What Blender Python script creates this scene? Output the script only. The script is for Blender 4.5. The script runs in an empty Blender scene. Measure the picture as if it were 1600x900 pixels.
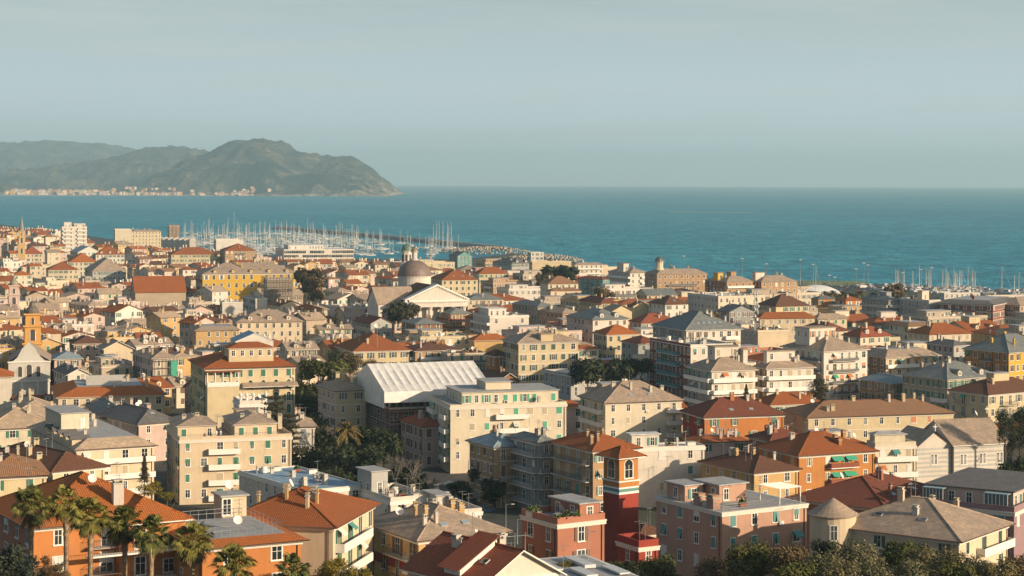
import bpy, math, random
from mathutils import Vector, noise
R = math.radians
random.seed(7)
scn = bpy.context.scene
col = scn.collection
F = 3000.0; H = 70.0; Y0 = 284.0; SL = 0.003
def y0(x): return Y0 + SL*(x-800)
def at(x, y, Y):                      # pixel of the photograph at distance Y -> world point
    return Vector(((x-800)/F*Y, Y, H-(y-y0(x))/F*Y))
def gpt(x, y, z=0.0):                 # pixel -> point at height z
    return at(x, y, F*(H-z)/(y-y0(x)))
PSI0 = 18
# ---------------------------------------------------------------- materials
_m = {}
def _new(name):
    m = bpy.data.materials.new(name); m.use_nodes = True
    nt = m.node_tree; b = nt.nodes['Principled BSDF']
    return m, nt, b
def N(nt, t, **kw):
    n = nt.nodes.new(t)
    for k, v in kw.items():
        if k.startswith('i_'):
            n.inputs[k[2:].replace('_', ' ')].default_value = v
        else: setattr(n, k, v)
    return n
def mixc(nt, fac, a, b, mode='MIX'):
    n = nt.nodes.new('ShaderNodeMix'); n.data_type = 'RGBA'; n.blend_type = mode
    for sock, v in ((n.inputs[0], fac), (n.inputs[6], a), (n.inputs[7], b)):
        if hasattr(v, 'links'): nt.links.new(v, sock)
        elif isinstance(v, (tuple, list)): sock.default_value = (*v[:3], 1)
        else: sock.default_value = v
    return n.outputs[2]
def ramp(nt, src, p0, p1, v0=0.0, v1=1.0):
    n = nt.nodes.new('ShaderNodeMapRange'); n.inputs[1].default_value = p0; n.inputs[2].default_value = p1
    n.inputs[3].default_value = v0; n.inputs[4].default_value = v1
    nt.links.new(src, n.inputs[0]); return n.outputs[0]
def mapping(nt, src, scale):
    n = nt.nodes.new('ShaderNodeMapping'); n.inputs['Scale'].default_value = scale
    nt.links.new(src, n.inputs[0]); return n.outputs[0]
def nz(nt, vec, scale, detail=3, rough=.55):
    n = N(nt, 'ShaderNodeTexNoise', i_Scale=scale, i_Detail=detail, i_Roughness=rough)
    nt.links.new(vec, n.inputs['Vector']); return n.outputs[0]
def bump(nt, b, h, s, d):
    n = N(nt, 'ShaderNodeBump', i_Strength=s, i_Distance=d); nt.links.new(h, n.inputs['Height'])
    nt.links.new(n.outputs[0], b.inputs['Normal'])
def dk(c, k): return tuple(x*k for x in c)
def plaster(c, rough=.9):
    key = ('p', c)
    if key in _m: return _m[key]
    m, nt, b = _new('plaster'); L = nt.links
    co = nt.nodes.new('ShaderNodeTexCoord').outputs['Object']
    oi = nt.nodes.new('ShaderNodeObjectInfo')
    a = ramp(nt, nz(nt, co, .22, 4), .3, .7)
    s = ramp(nt, nz(nt, mapping(nt, co, (1.1, 1.1, .2)), 1.0, 4, .65), .5, .85, 0, .7)
    g = ramp(nt, nz(nt, co, 5, 3), .2, .8)
    rb_ = ramp(nt, nz(nt, mapping(nt, co, (.5, .5, .35)), 1.0, 5, .7), .5, .68, 0, .55)
    c1 = mixc(nt, a, dk(c, .84), dk(c, 1.06))
    c2 = mixc(nt, s, c1, dk((c[0]*.80, c[1]*.78, c[2]*.76), .8))
    c3 = mixc(nt, g, dk(c, .93), c2)
    c4 = mixc(nt, .5, c2, c3); c4 = mixc(nt, rb_, c4, dk((c[0]*.9+.03, c[1]*.9+.03, c[2]*.95+.03), .76))
    c4 = mixc(nt, ramp(nt, oi.outputs['Random'], 0, 1, 0, .26), c4, dk((c[0], c[1]*.92, c[2]*.85), .62))
    L.new(c4, b.inputs['Base Color'])
    b.inputs['Roughness'].default_value = rough; b.inputs['Specular IOR Level'].default_value = .2
    bump(nt, b, nz(nt, co, 9, 3), .25, .02)
    _m[key] = m; return m
def tiles(c):
    key = ('t', c)
    if key in _m: return _m[key]
    m, nt, b = _new('clay_tiles'); L = nt.links
    uv = nt.nodes.new('ShaderNodeTexCoord').outputs['UV']
    ob = nt.nodes.new('ShaderNodeTexCoord').outputs['Object']
    br = N(nt, 'ShaderNodeTexBrick', i_Scale=1.0, i_Mortar_Size=.05, i_Mortar_Smooth=.3, offset=0.0)
    br.inputs['Brick Width'].default_value = .3; br.inputs['Row Height'].default_value = .4
    br.inputs['Color1'].default_value = (*dk(c, .86), 1); br.inputs['Color2'].default_value = (*dk(c, 1.14), 1)
    br.inputs['Mortar'].default_value = (*dk(c, .35), 1)
    L.new(uv, br.inputs['Vector'])
    pa = ramp(nt, nz(nt, ob, .25, 5, .6), .38, .68)
    moss = ramp(nt, nz(nt, ob, 1.1, 5, .7), .56, .74, 0, .8)
    c1 = mixc(nt, pa, br.outputs[0], dk((c[0]*.74, c[1]*.85, c[2]*.95), .8))
    c1 = mixc(nt, .8, br.outputs[0], c1); oi = nt.nodes.new('ShaderNodeObjectInfo'); c1 = mixc(nt, ramp(nt, oi.outputs['Random'], 0, 1, 0, .35), c1, dk((c[0]*.9, c[1]*1.1, c[2]*1.3), .62))
    c2 = mixc(nt, moss, c1, ((c[0]+.1)*.42, (c[1]+.1)*.62, (c[2]+.1)*.6))
    L.new(c2, b.inputs['Base Color']); b.inputs['Roughness'].default_value = .88
    b.inputs['Specular IOR Level'].default_value = .15
    w = N(nt, 'ShaderNodeTexWave', i_Scale=1.047*1.0, wave_type='BANDS', bands_direction='X'); w.inputs['Scale'].default_value = 1.047
    L.new(uv, w.inputs['Vector'])
    ad = N(nt, 'ShaderNodeMath', operation='SUBTRACT'); L.new(w.outputs['Fac'], ad.inputs[0]); L.new(br.outputs['Fac'], ad.inputs[1])
    bump(nt, b, ad.outputs[0], .6, .05)
    _m[key] = m; return m
def slate(c):
    key = ('s', c)
    if key in _m: return _m[key]
    m, nt, b = _new('slate_tiles'); L = nt.links
    uv = nt.nodes.new('ShaderNodeTexCoord').outputs['UV']; ob = nt.nodes.new('ShaderNodeTexCoord').outputs['Object']
    br = N(nt, 'ShaderNodeTexBrick', i_Scale=1.0, i_Mortar_Size=.02, i_Mortar_Smooth=.2, offset=.5)
    br.inputs['Brick Width'].default_value = .55; br.inputs['Row Height'].default_value = .38
    br.inputs['Color1'].default_value = (*dk(c, .78), 1); br.inputs['Color2'].default_value = (*dk(c, 1.22), 1)
    br.inputs['Mortar'].default_value = (*dk(c, .45), 1); L.new(uv, br.inputs['Vector'])
    pa = ramp(nt, nz(nt, ob, .35, 5, .7), .4, .7)
    st = ramp(nt, nz(nt, mapping(nt, uv, (2.2, .35, 1)), 1, 4, .7), .5, .8, 0, .6)
    c1 = mixc(nt, pa, br.outputs[0], dk((c[0]*.85, c[1]*.92, c[2]), .75))
    c2 = mixc(nt, st, c1, dk((c[0]*1.1, c[1]*.95, c[2]*.7), .8))
    L.new(c2, b.inputs['Base Color']); b.inputs['Roughness'].default_value = .8; b.inputs['Specular IOR Level'].default_value = .25
    bump(nt, b, br.outputs['Fac'], .4, -.03)
    _m[key] = m; return m
def simple(c, rough=.6, metal=0.0, name='paint', var=.15, sc=3.0):
    key = ('x', c, rough, metal, name)
    if key in _m: return _m[key]
    m, nt, b = _new(name); ob = nt.nodes.new('ShaderNodeTexCoord').outputs['Object']
    a = ramp(nt, nz(nt, ob, sc, 4, .6), .3, .7)
    nt.links.new(mixc(nt, a, dk(c, 1-var), dk(c, 1+var*.5)), b.inputs['Base Color'])
    b.inputs['Roughness'].default_value = rough; b.inputs['Metallic'].default_value = metal
    _m[key] = m; return m
def leafmat(c, c2=None, name='foliage'):
    key = ('l', c, c2)
    if key in _m: return _m[key]
    c2 = c2 or dk((c[0]*1.5, c[1]*1.3, c[2]), 1.3)
    m, nt, b = _new(name); ge = nt.nodes.new('ShaderNodeNewGeometry'); ob = nt.nodes.new('ShaderNodeTexCoord').outputs['Object']
    r = nt.nodes.new('ShaderNodeObjectInfo').outputs['Random']
    a = ramp(nt, nz(nt, ob, .8, 3), .35, .65)
    cc = mixc(nt, a, c, c2)
    cc = mixc(nt, ramp(nt, ge.outputs['Random Per Island'], 0, 1), dk(c, .7), cc) if 'Random Per Island' in ge.outputs else cc
    cc = mixc(nt, ramp(nt, r, 0, 1, 0, .35), cc, dk((c2[0]*1.2, c2[1], c2[2]*.6), .8))
    nt.links.new(cc, b.inputs['Base Color']); b.inputs['Roughness'].default_value = .75
    b.inputs['Specular IOR Level'].default_value = .2
    _m[key] = m; return m
GLASS = None
def glass():
    global GLASS
    if GLASS: return GLASS
    m, nt, b = _new('window_glass'); r = nt.nodes.new('ShaderNodeObjectInfo').outputs['Random']
    nt.links.new(mixc(nt, ramp(nt, r, .55, 1), (.02, .024, .028), (.12, .13, .12)), b.inputs['Base Color'])
    b.inputs['Roughness'].default_value = .12; b.inputs['Specular IOR Level'].default_value = .5
    GLASS = m; return m
P = dict(
 cream=(.72,.60,.42), white=(.74,.69,.60), ivory=(.74,.66,.50), ochre=(.64,.43,.19), yellow=(.70,.45,.07), paleyel=(.68,.57,.36),
 orange=(.58,.235,.075), dorange=(.55,.25,.08), amber=(.66,.36,.11), red=(.36,.065,.045), pink=(.58,.36,.26), salmon=(.46,.20,.13), palepink=(.66,.50,.43),
 beige=(.52,.43,.32), grey=(.36,.37,.36), lgrey=(.50,.50,.47), dgrey=(.20,.21,.22), olive=(.46,.42,.22), brick=(.30,.10,.06), brown=(.30,.17,.10),
 tan=(.48,.31,.17), teal=(.16,.34,.32), mauve=(.36,.24,.25))
for k_ in list(P): P[k_] = tuple(round(v*.86, 4) for v in P[k_])
RC = dict(
 terra=('t',(.44,.135,.045)), bright=('t',(.56,.17,.045)), dark=('t',(.28,.090,.052)), brown=('t',(.22,.10,.06)), red=('t',(.42,.12,.06)), pale=('t',(.42,.22,.12)),
 slate=('s',(.40,.305,.225)), dslate=('s',(.16,.15,.145)), gslate=('s',(.21,.225,.215)), blue=('s',(.26,.33,.36)), beige=('s',(.50,.375,.26)), white=('x',(.62,.62,.60)), grey=('x',(.36,.36,.35)), bluem=('x',(.24,.36,.46)))
def roofmat(k):
    t, c = RC[k]
    return tiles(c) if t == 't' else slate(c) if t == 's' else simple(c, .7, 0, 'membrane', .25, .8)
SH = dict(green=(.03,.16,.09), dgreen=(.03,.075,.05), teal=(.07,.24,.22), brown=(.14,.07,.04), grey=(.22,.24,.24), blue=(.13,.19,.24), orange=(.50,.19,.06), white=(.66,.64,.58), beige=(.42,.34,.22), bgreen=(.05,.33,.19))
def shut(k):
    key = ('sh', k)
    if key in _m: return _m[key]
    c = SH[k]; m, nt, b = _new('shutter_paint')
    ob = nt.nodes.new('ShaderNodeTexCoord').outputs['Object']
    w = N(nt, 'ShaderNodeTexWave', wave_type='BANDS', bands_direction='Z'); w.inputs['Scale'].default_value = 3.2
    nt.links.new(ob, w.inputs['Vector'])
    r = nt.nodes.new('ShaderNodeObjectInfo').outputs['Random']
    cc = mixc(nt, ramp(nt, w.outputs['Fac'], 0, 1), dk(c, .6), dk(c, 1.15))
    nt.links.new(mixc(nt, ramp(nt, r, 0, 1, 0, .3), cc, dk((c[0]+.08, c[1]+.08, c[2]+.07), 1)), b.inputs['Base Color'])
    b.inputs['Roughness'].default_value = .6
    _m[key] = m; return m
# ---------------------------------------------------------------- mesh builder
class MB:
    def __init__(s): s.v = []; s.f = []; s.mi = []; s.uv = []; s.mats = []; s.smooth = []
    def mat(s, m):
        if m not in s.mats: s.mats.append(m)
        return s.mats.index(m)
    def face(s, pts, m, uv=None, smooth=False):
        i = len(s.v); s.v += [tuple(p) for p in pts]; s.f.append(tuple(range(i, i+len(pts))))
        s.mi.append(s.mat(m)); s.uv.append(uv or [(0, 0)]*len(pts)); s.smooth.append(smooth)
    def box(s, x0, x1, y0, y1, z0, z1, m, bottom=True):
        p = [(x0,y0,z0),(x1,y0,z0),(x1,y1,z0),(x0,y1,z0),(x0,y0,z1),(x1,y0,z1),(x1,y1,z1),(x0,y1,z1)]
        fs = [(0,1,5,4),(1,2,6,5),(2,3,7,6),(3,0,4,7),(4,5,6,7)] + ([(3,2,1,0)] if bottom else [])
        for f in fs:
            q = [p[k] for k in f]
            a = 0 if abs(q[0][0]-q[1][0]) > abs(q[0][1]-q[1][1]) else 1
            s.face(q, m, [(t[a], t[2] if f != (4,5,6,7) else t[1-a]) for t in q])
    def tube(s, a, b, r0, r1, m, n=6, cap=True, smooth=True):
        a = Vector(a); b = Vector(b); d = (b-a)
        if d.length < 1e-6: return
        d.normalize(); u = d.cross(Vector((0,0,1)))
        if u.length < .01: u = Vector((1,0,0))
        u.normalize(); w = d.cross(u)
        A = [a+(u*math.cos(2*math.pi*k/n)+w*math.sin(2*math.pi*k/n))*r0 for k in range(n)]
        B = [b+(u*math.cos(2*math.pi*k/n)+w*math.sin(2*math.pi*k/n))*r1 for k in range(n)]
        i = len(s.v); s.v += [tuple(p) for p in A+B]; mi = s.mat(m)
        for k in range(n):
            s.f.append((i+(k+1)%n, i+k, i+n+k, i+n+(k+1)%n)); s.mi.append(mi); s.uv.append([(k,0),(k+1,0),(k+1,1),(k,1)]); s.smooth.append(smooth)
        if cap:
            s.f.append(tuple(i+n+k for k in range(n)));  s.mi.append(mi); s.uv.append([(0,0)]*n); s.smooth.append(False)
    def lathe(s, cx, cy, prof, m, n=16, a0=0, a1=2*math.pi, smooth=True):
        for (r0, z0), (r1, z1) in zip(prof, prof[1:]):
            for k in range(n):
                t0 = a0+(a1-a0)*k/n; t1 = a0+(a1-a0)*(k+1)/n
                q = [(cx+r0*math.cos(t0), cy+r0*math.sin(t0), z0), (cx+r0*math.cos(t1), cy+r0*math.sin(t1), z0),
                     (cx+r1*math.cos(t1), cy+r1*math.sin(t1), z1), (cx+r1*math.cos(t0), cy+r1*math.sin(t0), z1)]
                if r1 < 1e-4: q = q[:3]
                if r0 < 1e-4: q = [q[0], q[2], q[3]]
                L = math.hypot(r1-r0, z1-z0)
                s.face(q, m, [(t0*r0, 0), (t1*r0, 0), (t1*r1, L), (t0*r1, L)][:len(q)], smooth)
    def mesh(s, name):
        me = bpy.data.meshes.new(name); me.from_pydata(s.v, [], s.f)
        for m in s.mats: me.materials.append(m)
        me.polygons.foreach_set('material_index', s.mi); me.polygons.foreach_set('use_smooth', s.smooth)
        ul = me.uv_layers.new(name='UVMap'); flat = [c for f in s.uv for t in f for c in t]
        ul.data.foreach_set('uv', flat); me.update(); return me
def link(o): col.objects.link(o); return o
def part(name, mb, parent, loc=None, rz=0, label=None):
    o = link(bpy.data.objects.new(name, mb.mesh(name) if isinstance(mb, MB) else mb))
    o.parent = parent
    if loc is not None: o.location = loc
    o.rotation_euler[2] = rz
    if label: o['label'] = label
    return o
LABELS = {}
def thing(name, label, cat, loc=(0,0,0), rz=0, group=None, mb=None):
    o = link(bpy.data.objects.new(name, mb.mesh(name) if isinstance(mb, MB) else mb))
    o.location = loc; o.rotation_euler[2] = rz; o['label'] = label; o['category'] = cat
    if group: o['group'] = group
    return o
def struct(name, mb, kind='structure', label=None):
    o = link(bpy.data.objects.new(name, mb.mesh(name) if isinstance(mb, MB) else mb)); o['kind'] = kind
    o['label'] = label or name; return o
# ---------------------------------------------------------------- terrain
def gz(X, Y):
    z = 3.0
    if Y < 400: z += 18*((400-Y)/200)**1.3
    if Y > 1000: z = 3.0-1.4*min(1, (Y-1000)/500)
    return z
COAST = [(-4000,6500),(-935,3300),(-446,2192),(-320,1918),(-217,1763),(-135,1690),(-56,1690),(-34,1720),(-8,1800),(0,1850),(40,1700),(76,1540),(102,1460),(135,1360),(198,1325),(254,1275),(317,1195),(600,1000),(4000,700)]
def coast(X):
    for (a, b), (c, d) in zip(COAST, COAST[1:]):
        if a <= X <= c: return b+(d-b)*(X-a)/(c-a)
    return 700
# ---------------------------------------------------------------- camera, sun, sky
cam = bpy.data.cameras.new('camera'); co = link(bpy.data.objects.new('camera', cam))
co.location = (0, 0, H); co.rotation_euler = (math.pi/2, -SL, 0)
cam.sensor_width = 36; cam.lens = 36*F/1600; cam.shift_y = -(450-Y0)/1600; cam.clip_end = 60000; cam.clip_start = 1
scn.camera = co
SUN_AZ, SUN_EL = 60, 16            # degrees from -Y (behind the camera) towards +X ; elevation
sd = Vector((math.sin(R(SUN_AZ))*math.cos(R(SUN_EL)), -math.cos(R(SUN_AZ))*math.cos(R(SUN_EL)), math.sin(R(SUN_EL))))
su = bpy.data.lights.new('sun', 'SUN'); so = link(bpy.data.objects.new('sun', su))
so.rotation_euler = (-sd).to_track_quat('-Z', 'Y').to_euler(); so.location = (200, -200, 400)
su.energy = 5.0; su.angle = R(.5); su.color = (1.0, .775, .54)
w = bpy.data.worlds.new('World'); scn.world = w; w.use_nodes = True
nt = w.node_tree; bg = nt.nodes['Background']
sky = N(nt, 'ShaderNodeTexSky', sky_type='NISHITA', sun_disc=False, sun_elevation=R(SUN_EL), sun_rotation=math.atan2(sd.x, sd.y), air_density=1.0, dust_density=2.0, ozone_density=1.0)
tc = nt.nodes.new('ShaderNodeTexCoord').outputs['Generated']
n1 = nz(nt, mapping(nt, tc, (1.6, 1.6, 9)), 1.7, 6, .6)
c1 = mixc(nt, ramp(nt, n1, .40, .66, .0, .4), sky.outputs[0], (4.4, 4.9, 5.1))
sx = nt.nodes.new('ShaderNodeSeparateXYZ'); nt.links.new(tc, sx.inputs[0])
low = ramp(nt, sx.outputs[2], .05, .20, .95, .0)
n2 = nz(nt, mapping(nt, tc, (3.0, 3.0, 42)), 1.3, 6, .62)
up_ = mixc(nt, ramp(nt, sx.outputs[2], .0, .10), (6.3, 7.5, 8.3), (4.2, 5.15, 5.5))
lc_ = mixc(nt, ramp(nt, n2, .44, .64, 0, .8), up_, (5.6, 6.15, 6.2))
c2 = mixc(nt, low, c1, lc_)
nt.links.new(c2, bg.inputs[0]); bg.inputs[1].default_value = .080
vs = scn.view_settings; vs.view_transform = 'Standard'; vs.look = 'None'; vs.exposure = .5; vs.gamma = 1
scn.cycles.use_denoising = True; scn.cycles.max_bounces = 6; scn.cycles.diffuse_bounces = 3; scn.cycles.volume_bounces = 0
scn.cycles.transparent_max_bounces = 4
FR = simple((.62,.58,.50), .7, 0, 'stone_trim', .1)
FRW = simple((.70,.68,.62), .6, 0, 'white_trim', .08)
METAL = simple((.42,.43,.43), .5, .3, 'galvanised_metal', .1)
RAIL = simple((.10,.10,.10), .6, .2, 'iron_railing', .1)
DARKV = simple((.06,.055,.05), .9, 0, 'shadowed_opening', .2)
CONC = simple((.42,.40,.36), .85, 0, 'concrete', .2, .7)
COPPER = simple((.13,.06,.035), .7, 0, 'gutter', .1)
_wm = {}
def pane_mb(w, h, arch=False, frc=FRW):
    mb = MB(); t = .12
    mb.box(-w/2-t, w/2+t, -.03, 0, -t, h+(0 if arch else t), frc)
    mb.box(-w/2-t-.06, w/2+t+.06, -.16, -.031, -t-.06, -t+.03, frc)
    zz = 0
    if arch:
        n = 8; pts = [(w/2*math.cos(math.pi*k/n), h+w/2*math.sin(math.pi*k/n)) for k in range(n+1)]
        po = [((w/2+t)*math.cos(math.pi*k/n), h+(w/2+t)*math.sin(math.pi*k/n)) for k in range(n+1)]
        mb.face([(x, -.03, z) for x, z in reversed(po)][::-1], frc); mb.face([(x, -.036, z) for x, z in pts], glass())
        for a, b in zip(po, po[1:]): mb.face([(a[0], 0, a[1]), (b[0], 0, b[1]), (b[0], -.03, b[1]), (a[0], -.03, a[1])], frc)
    mb.box(-w/2, w/2, -.036, -.031, 0, h, glass(), False)
    mb.box(-.035, .035, -.06, -.037, 0, h, frc)
    for x in (-w/2, w/2-.06): mb.box(x, x+.06, -.06, -.037, 0, h, frc)
    mb.box(-w/2+.06, -.035, -.058, -.037, h*.62, h*.62+.05, frc); mb.box(.035, w/2-.06, -.058, -.037, h*.62, h*.62+.05, frc)
    return mb
def leaf_mb(w, h, m, mb=None, x=0, z=0, y=-.05):
    mb = mb or MB(); mb.box(x, x+w, y-.05, y, z, z+h, m)
    mb.box(x+.07, x+w-.07, y-.07, y-.051, z+.08, z+h*.47, m); mb.box(x+.07, x+w-.07, y-.07, y-.051, z+h*.53, z+h-.08, m)
    return mb
def winmesh(kind, w, h, sc, arch):
    key = (kind, w, h, sc, arch)
    if key in _wm: return _wm[key]
    frc = FR if kind == 'old' else FRW
    mb = pane_mb(w, h, arch, frc); s = shut(sc)
    if kind == 'open':
        leaf_mb(w/2, h, s, mb, -w-.12); leaf_mb(w/2, h, s, mb, w/2+.12)
    elif kind == 'closed':
        leaf_mb(w/2-.01, h, s, mb, -w/2, 0, -.065); leaf_mb(w/2-.01, h, s, mb, .01, 0, -.065)
    elif kind == 'half':
        leaf_mb(w/2-.01, h, s, mb, -w/2, 0, -.065); leaf_mb(w/2, h, s, mb, w/2+.12)
    elif kind == 'roller':
        mb.box(-w/2, w/2, -.09, -.062, h*.45, h, s)
    elif kind == 'rollerfull':
        mb.box(-w/2, w/2, -.09, -.062, 0.02, h, s)
    elif kind == 'tilt':
        leaf_mb(w/2-.01, h, s, mb, -w/2, 0, -.065); 
        mb.face([(.01,-.07,h),(w/2,-.07,h),(w/2,-.55,0.1),(.01,-.55,.1)], s); mb.face([(.01,-.55,.1),(w/2,-.55,.1),(w/2,-.08,h),(.01,-.08,h)], s)
    _wm[key] = mb.mesh('window'); return _wm[key]
_leaf = {}
def put_window(root, face, W, D, c, z, w, h, kind, sc, arch, near, rng):
    loc, rz = {'F': ((c, 0, z), 0), 'L': ((0, c, z), -math.pi/2), 'R': ((W, c, z), math.pi/2)}[face]
    if not near or kind in ('bare',):
        return part('window', winmesh(kind, w, h, sc, arch), root, loc, rz)
    o = part('window', winmesh('bare', w, h, sc, arch), root, loc, rz)
    key = (w, h, sc)
    if key not in _leaf:
        _leaf[key] = (leaf_mb(w/2-.01, h, shut(sc)).mesh('shutter'), MBroll(w, h, sc))
    lf, rl = _leaf[key]
    if kind in ('roller', 'rollerfull'):
        part('shutter', rl if kind == 'rollerfull' else MBroll(w, h, sc, .45), o, (0, 0, 0)); return o
    if kind == 'open': pos = [(-w-.12, 0, 0), (w/2+.12, 0, 0)]
    elif kind == 'half': pos = [(-w/2, -.02, 0), (w/2+.12, 0, 0)]
    else: pos = [(-w/2, -.02, 0), (.01, -.02, 0)]
    for k, p in enumerate(pos):
        s = part('shutter', lf, o, p)
        if kind == 'tilt' and k: s.rotation_euler[0] = R(-14); s.location = (.01, -.02-h*.22, .03)
    return o
_roll = {}
def MBroll(w, h, sc, f=0.0):
    key = (w, h, sc, f)
    if key not in _roll:
        mb = MB(); mb.box(-w/2, w/2, -.1, -.062, h*f+.02, h, shut(sc)); _roll[key] = mb.mesh('shutter')
    return _roll[key]
def hip_faces(mb, x0, x1, y0, y1, z, pitch, m, flat=None, flatm=None):
    w, d = x1-x0, y1-y0; i = min(w, d)/2-.0005
    if flat is not None: i = min(i, flat)
    zt = z+pitch*i; k = math.sqrt(1+pitch*pitch)
    a, b, c, e = x0+i, x1-i, y0+i, y1-i
    def q(p, u):
        mb.face(p, m, u)
    q([(x0,y0,z),(x1,y0,z),(b,c,zt),(a,c,zt)], [(x0,0),(x1,0),(b,i*k),(a,i*k)])
    q([(x1,y0,z),(x1,y1,z),(b,e,zt),(b,c,zt)], [(y0,0),(y1,0),(e,i*k),(c,i*k)])
    q([(x1,y1,z),(x0,y1,z),(a,e,zt),(b,e,zt)], [(x1,0),(x0,0),(a,i*k),(b,i*k)])
    q([(x0,y1,z),(x0,y0,z),(a,c,zt),(a,e,zt)], [(y1,0),(y0,0),(c,i*k),(e,i*k)])
    if flat is not None and (b-a > .05 and e-c > .05): mb.face([(a,c,zt),(b,c,zt),(b,e,zt),(a,e,zt)], flatm or m, [(a,c),(b,c),(b,e),(a,e)])
    return zt, (a, b, c, e)
def ridge_caps(mb, x0, x1, y0, y1, z, zt, inn, m):
    a, b, c, e = inn
    for p, q in (((x0,y0,z),(a,c,zt)), ((x1,y0,z),(b,c,zt)), ((x1,y1,z),(b,e,zt)), ((x0,y1,z),(a,e,zt))):
        mb.tube(p, q, .14, .14, m, 5)
    if b-a > .05: mb.tube((a,c,zt), (b,c,zt), .14, .14, m, 5)
    if e-c > .05: mb.tube((a,c,zt), (a,e,zt), .14, .14, m, 5)
def footprint(X, Y, psi, W, D):
    c, s = math.cos(R(psi)), math.sin(R(psi))
    return [(X+u*c-v*s, Y+u*s+v*c) for u, v in ((0,0),(W,0),(W,D),(0,D))]
FOOT = []
def overlap(A, B):
    for P, Q in ((A, B), (B, A)):
        for k in range(4):
            ax = P[(k+1)%4][0]-P[k][0]; ay = P[(k+1)%4][1]-P[k][1]; nx, ny = -ay, ax
            a = [x*nx+y*ny for x, y in A]; b = [x*nx+y*ny for x, y in B]
            if max(a) < min(b) or max(b) < min(a): return False
    return True
def fit(xl, xc, xr, ye, ze, psi, D=None, W=None):
    Y = F*(H-ze)/(ye-y0(xc)); kc = (xc-800)/F; X = kc*Y; c, s = math.cos(R(psi)), math.sin(R(psi))
    if W is None: kr = (xr-800)/F; W = (kr*Y-X)/(c-kr*s)
    kl = (xl-800)/F; den = s+kl*c
    if D is None or (den > .13 and xl < xc-4 and xl > -30):
        D = (X-kl*Y)/den if den > .03 else 14
        D = max(4, min(D, 40))
    return X, Y, W, D
def chim_mb(m, s=1.0, hh=1.3, seed=0):
    mb = MB(); a, b = .38*s, .28*s
    mb.box(-a, a, -b, b, -1.2, hh, m); mb.box(-a-.1, a+.1, -b-.1, b+.1, hh, hh+.12, CONC)
    mb.box(-a*.8, -a*.8+.08, -b, b, hh+.12, hh+.4, m); mb.box(a*.8-.08, a*.8, -b, b, hh+.12, hh+.4, m)
    mb.box(-a-.02, a+.02, -b-.05, b+.05, hh+.4, hh+.5, m)
    return mb
_ch = {}
def chimney(parent, loc, wc, s=1.0, hh=1.3, rz=0):
    key = (wc, round(s,1), round(hh,1))
    if key not in _ch: _ch[key] = chim_mb(plaster(dk(P[wc], .85)) if wc in P else wc, *key[1:]).mesh('chimney')
    return part('chimney', _ch[key], parent, loc, rz)
_ant = {}
def antenna(parent, loc, kind=0, rz=0):
    if kind not in _ant:
        mb = MB(); mb.tube((0,0,-.3), (0,0,3.2), .035, .03, METAL, 5)
        if kind == 0:
            mb.tube((-.8,0,3.0), (.8,0,3.0), .02, .02, METAL, 4)
            for k in range(7): mb.tube((-.75+.25*k,-.35+.03*k,3.0), (-.75+.25*k,.35-.03*k,3.0), .012, .012, METAL, 3)
            mb.tube((0,-.5,2.5), (0,.5,2.5), .02, .02, METAL, 4)
        _ant[kind] = mb.mesh('antenna')
        if kind == 1:
            mb = MB(); mb.tube((0,0,-.3), (0,0,1.0), .04, .04, METAL, 5)
            prof = [(0.001,0), (.2,.02), (.42,.1), (.55,.18), (.57,.19), (.42,.12), (.2,.04), (0.001,.02)]
            i0 = len(mb.v); mb.lathe(0, 0, prof, FRW, 14)
            M = __import__('mathutils').Matrix.Translation((0,-.15,1.1)) @ __import__('mathutils').Matrix.Rotation(R(62), 4, 'X')
            for k in range(i0, len(mb.v)): mb.v[k] = tuple(M @ Vector(mb.v[k]))
            mb.tube((0,-.2,1.1), (0,-.75,1.35), .02, .02, METAL, 4)
            _ant[kind] = mb.mesh('antenna')
    return part('satellite_dish' if kind == 1 else 'antenna', _ant[kind], parent, loc, rz)
_aw = {}
def awn_mesh(c, w):
    key = (c, round(w,1))
    if key not in _aw:
        m = MB(); mt = simple(SH[c],.9,0,'awning_cloth',.1); m.face([(-w/2,-1.0,-.75),(w/2,-1.0,-.75),(w/2,0,0),(-w/2,0,0)], mt); m.face([(-w/2,-1.0,-.95),(w/2,-1.0,-.95),(w/2,-1.0,-.75),(-w/2,-1.0,-.75)], mt); _aw[key] = m.mesh('awning')
    return _aw[key]
def ac_mesh():
    if 'ac' not in _aw:
        m = MB(); m.box(-.4,.4,-.36,-.04,0,.55,FRW); m.box(-.25,.15,-.37,-.361,.08,.47,METAL); m.box(-.3,-.25,-.3,-.0,-.1,-.001,METAL); m.box(.25,.3,-.3,-.0,-.1,-.001,METAL); _aw['ac'] = m.mesh('air_conditioner')
    return _aw['ac']
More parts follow.
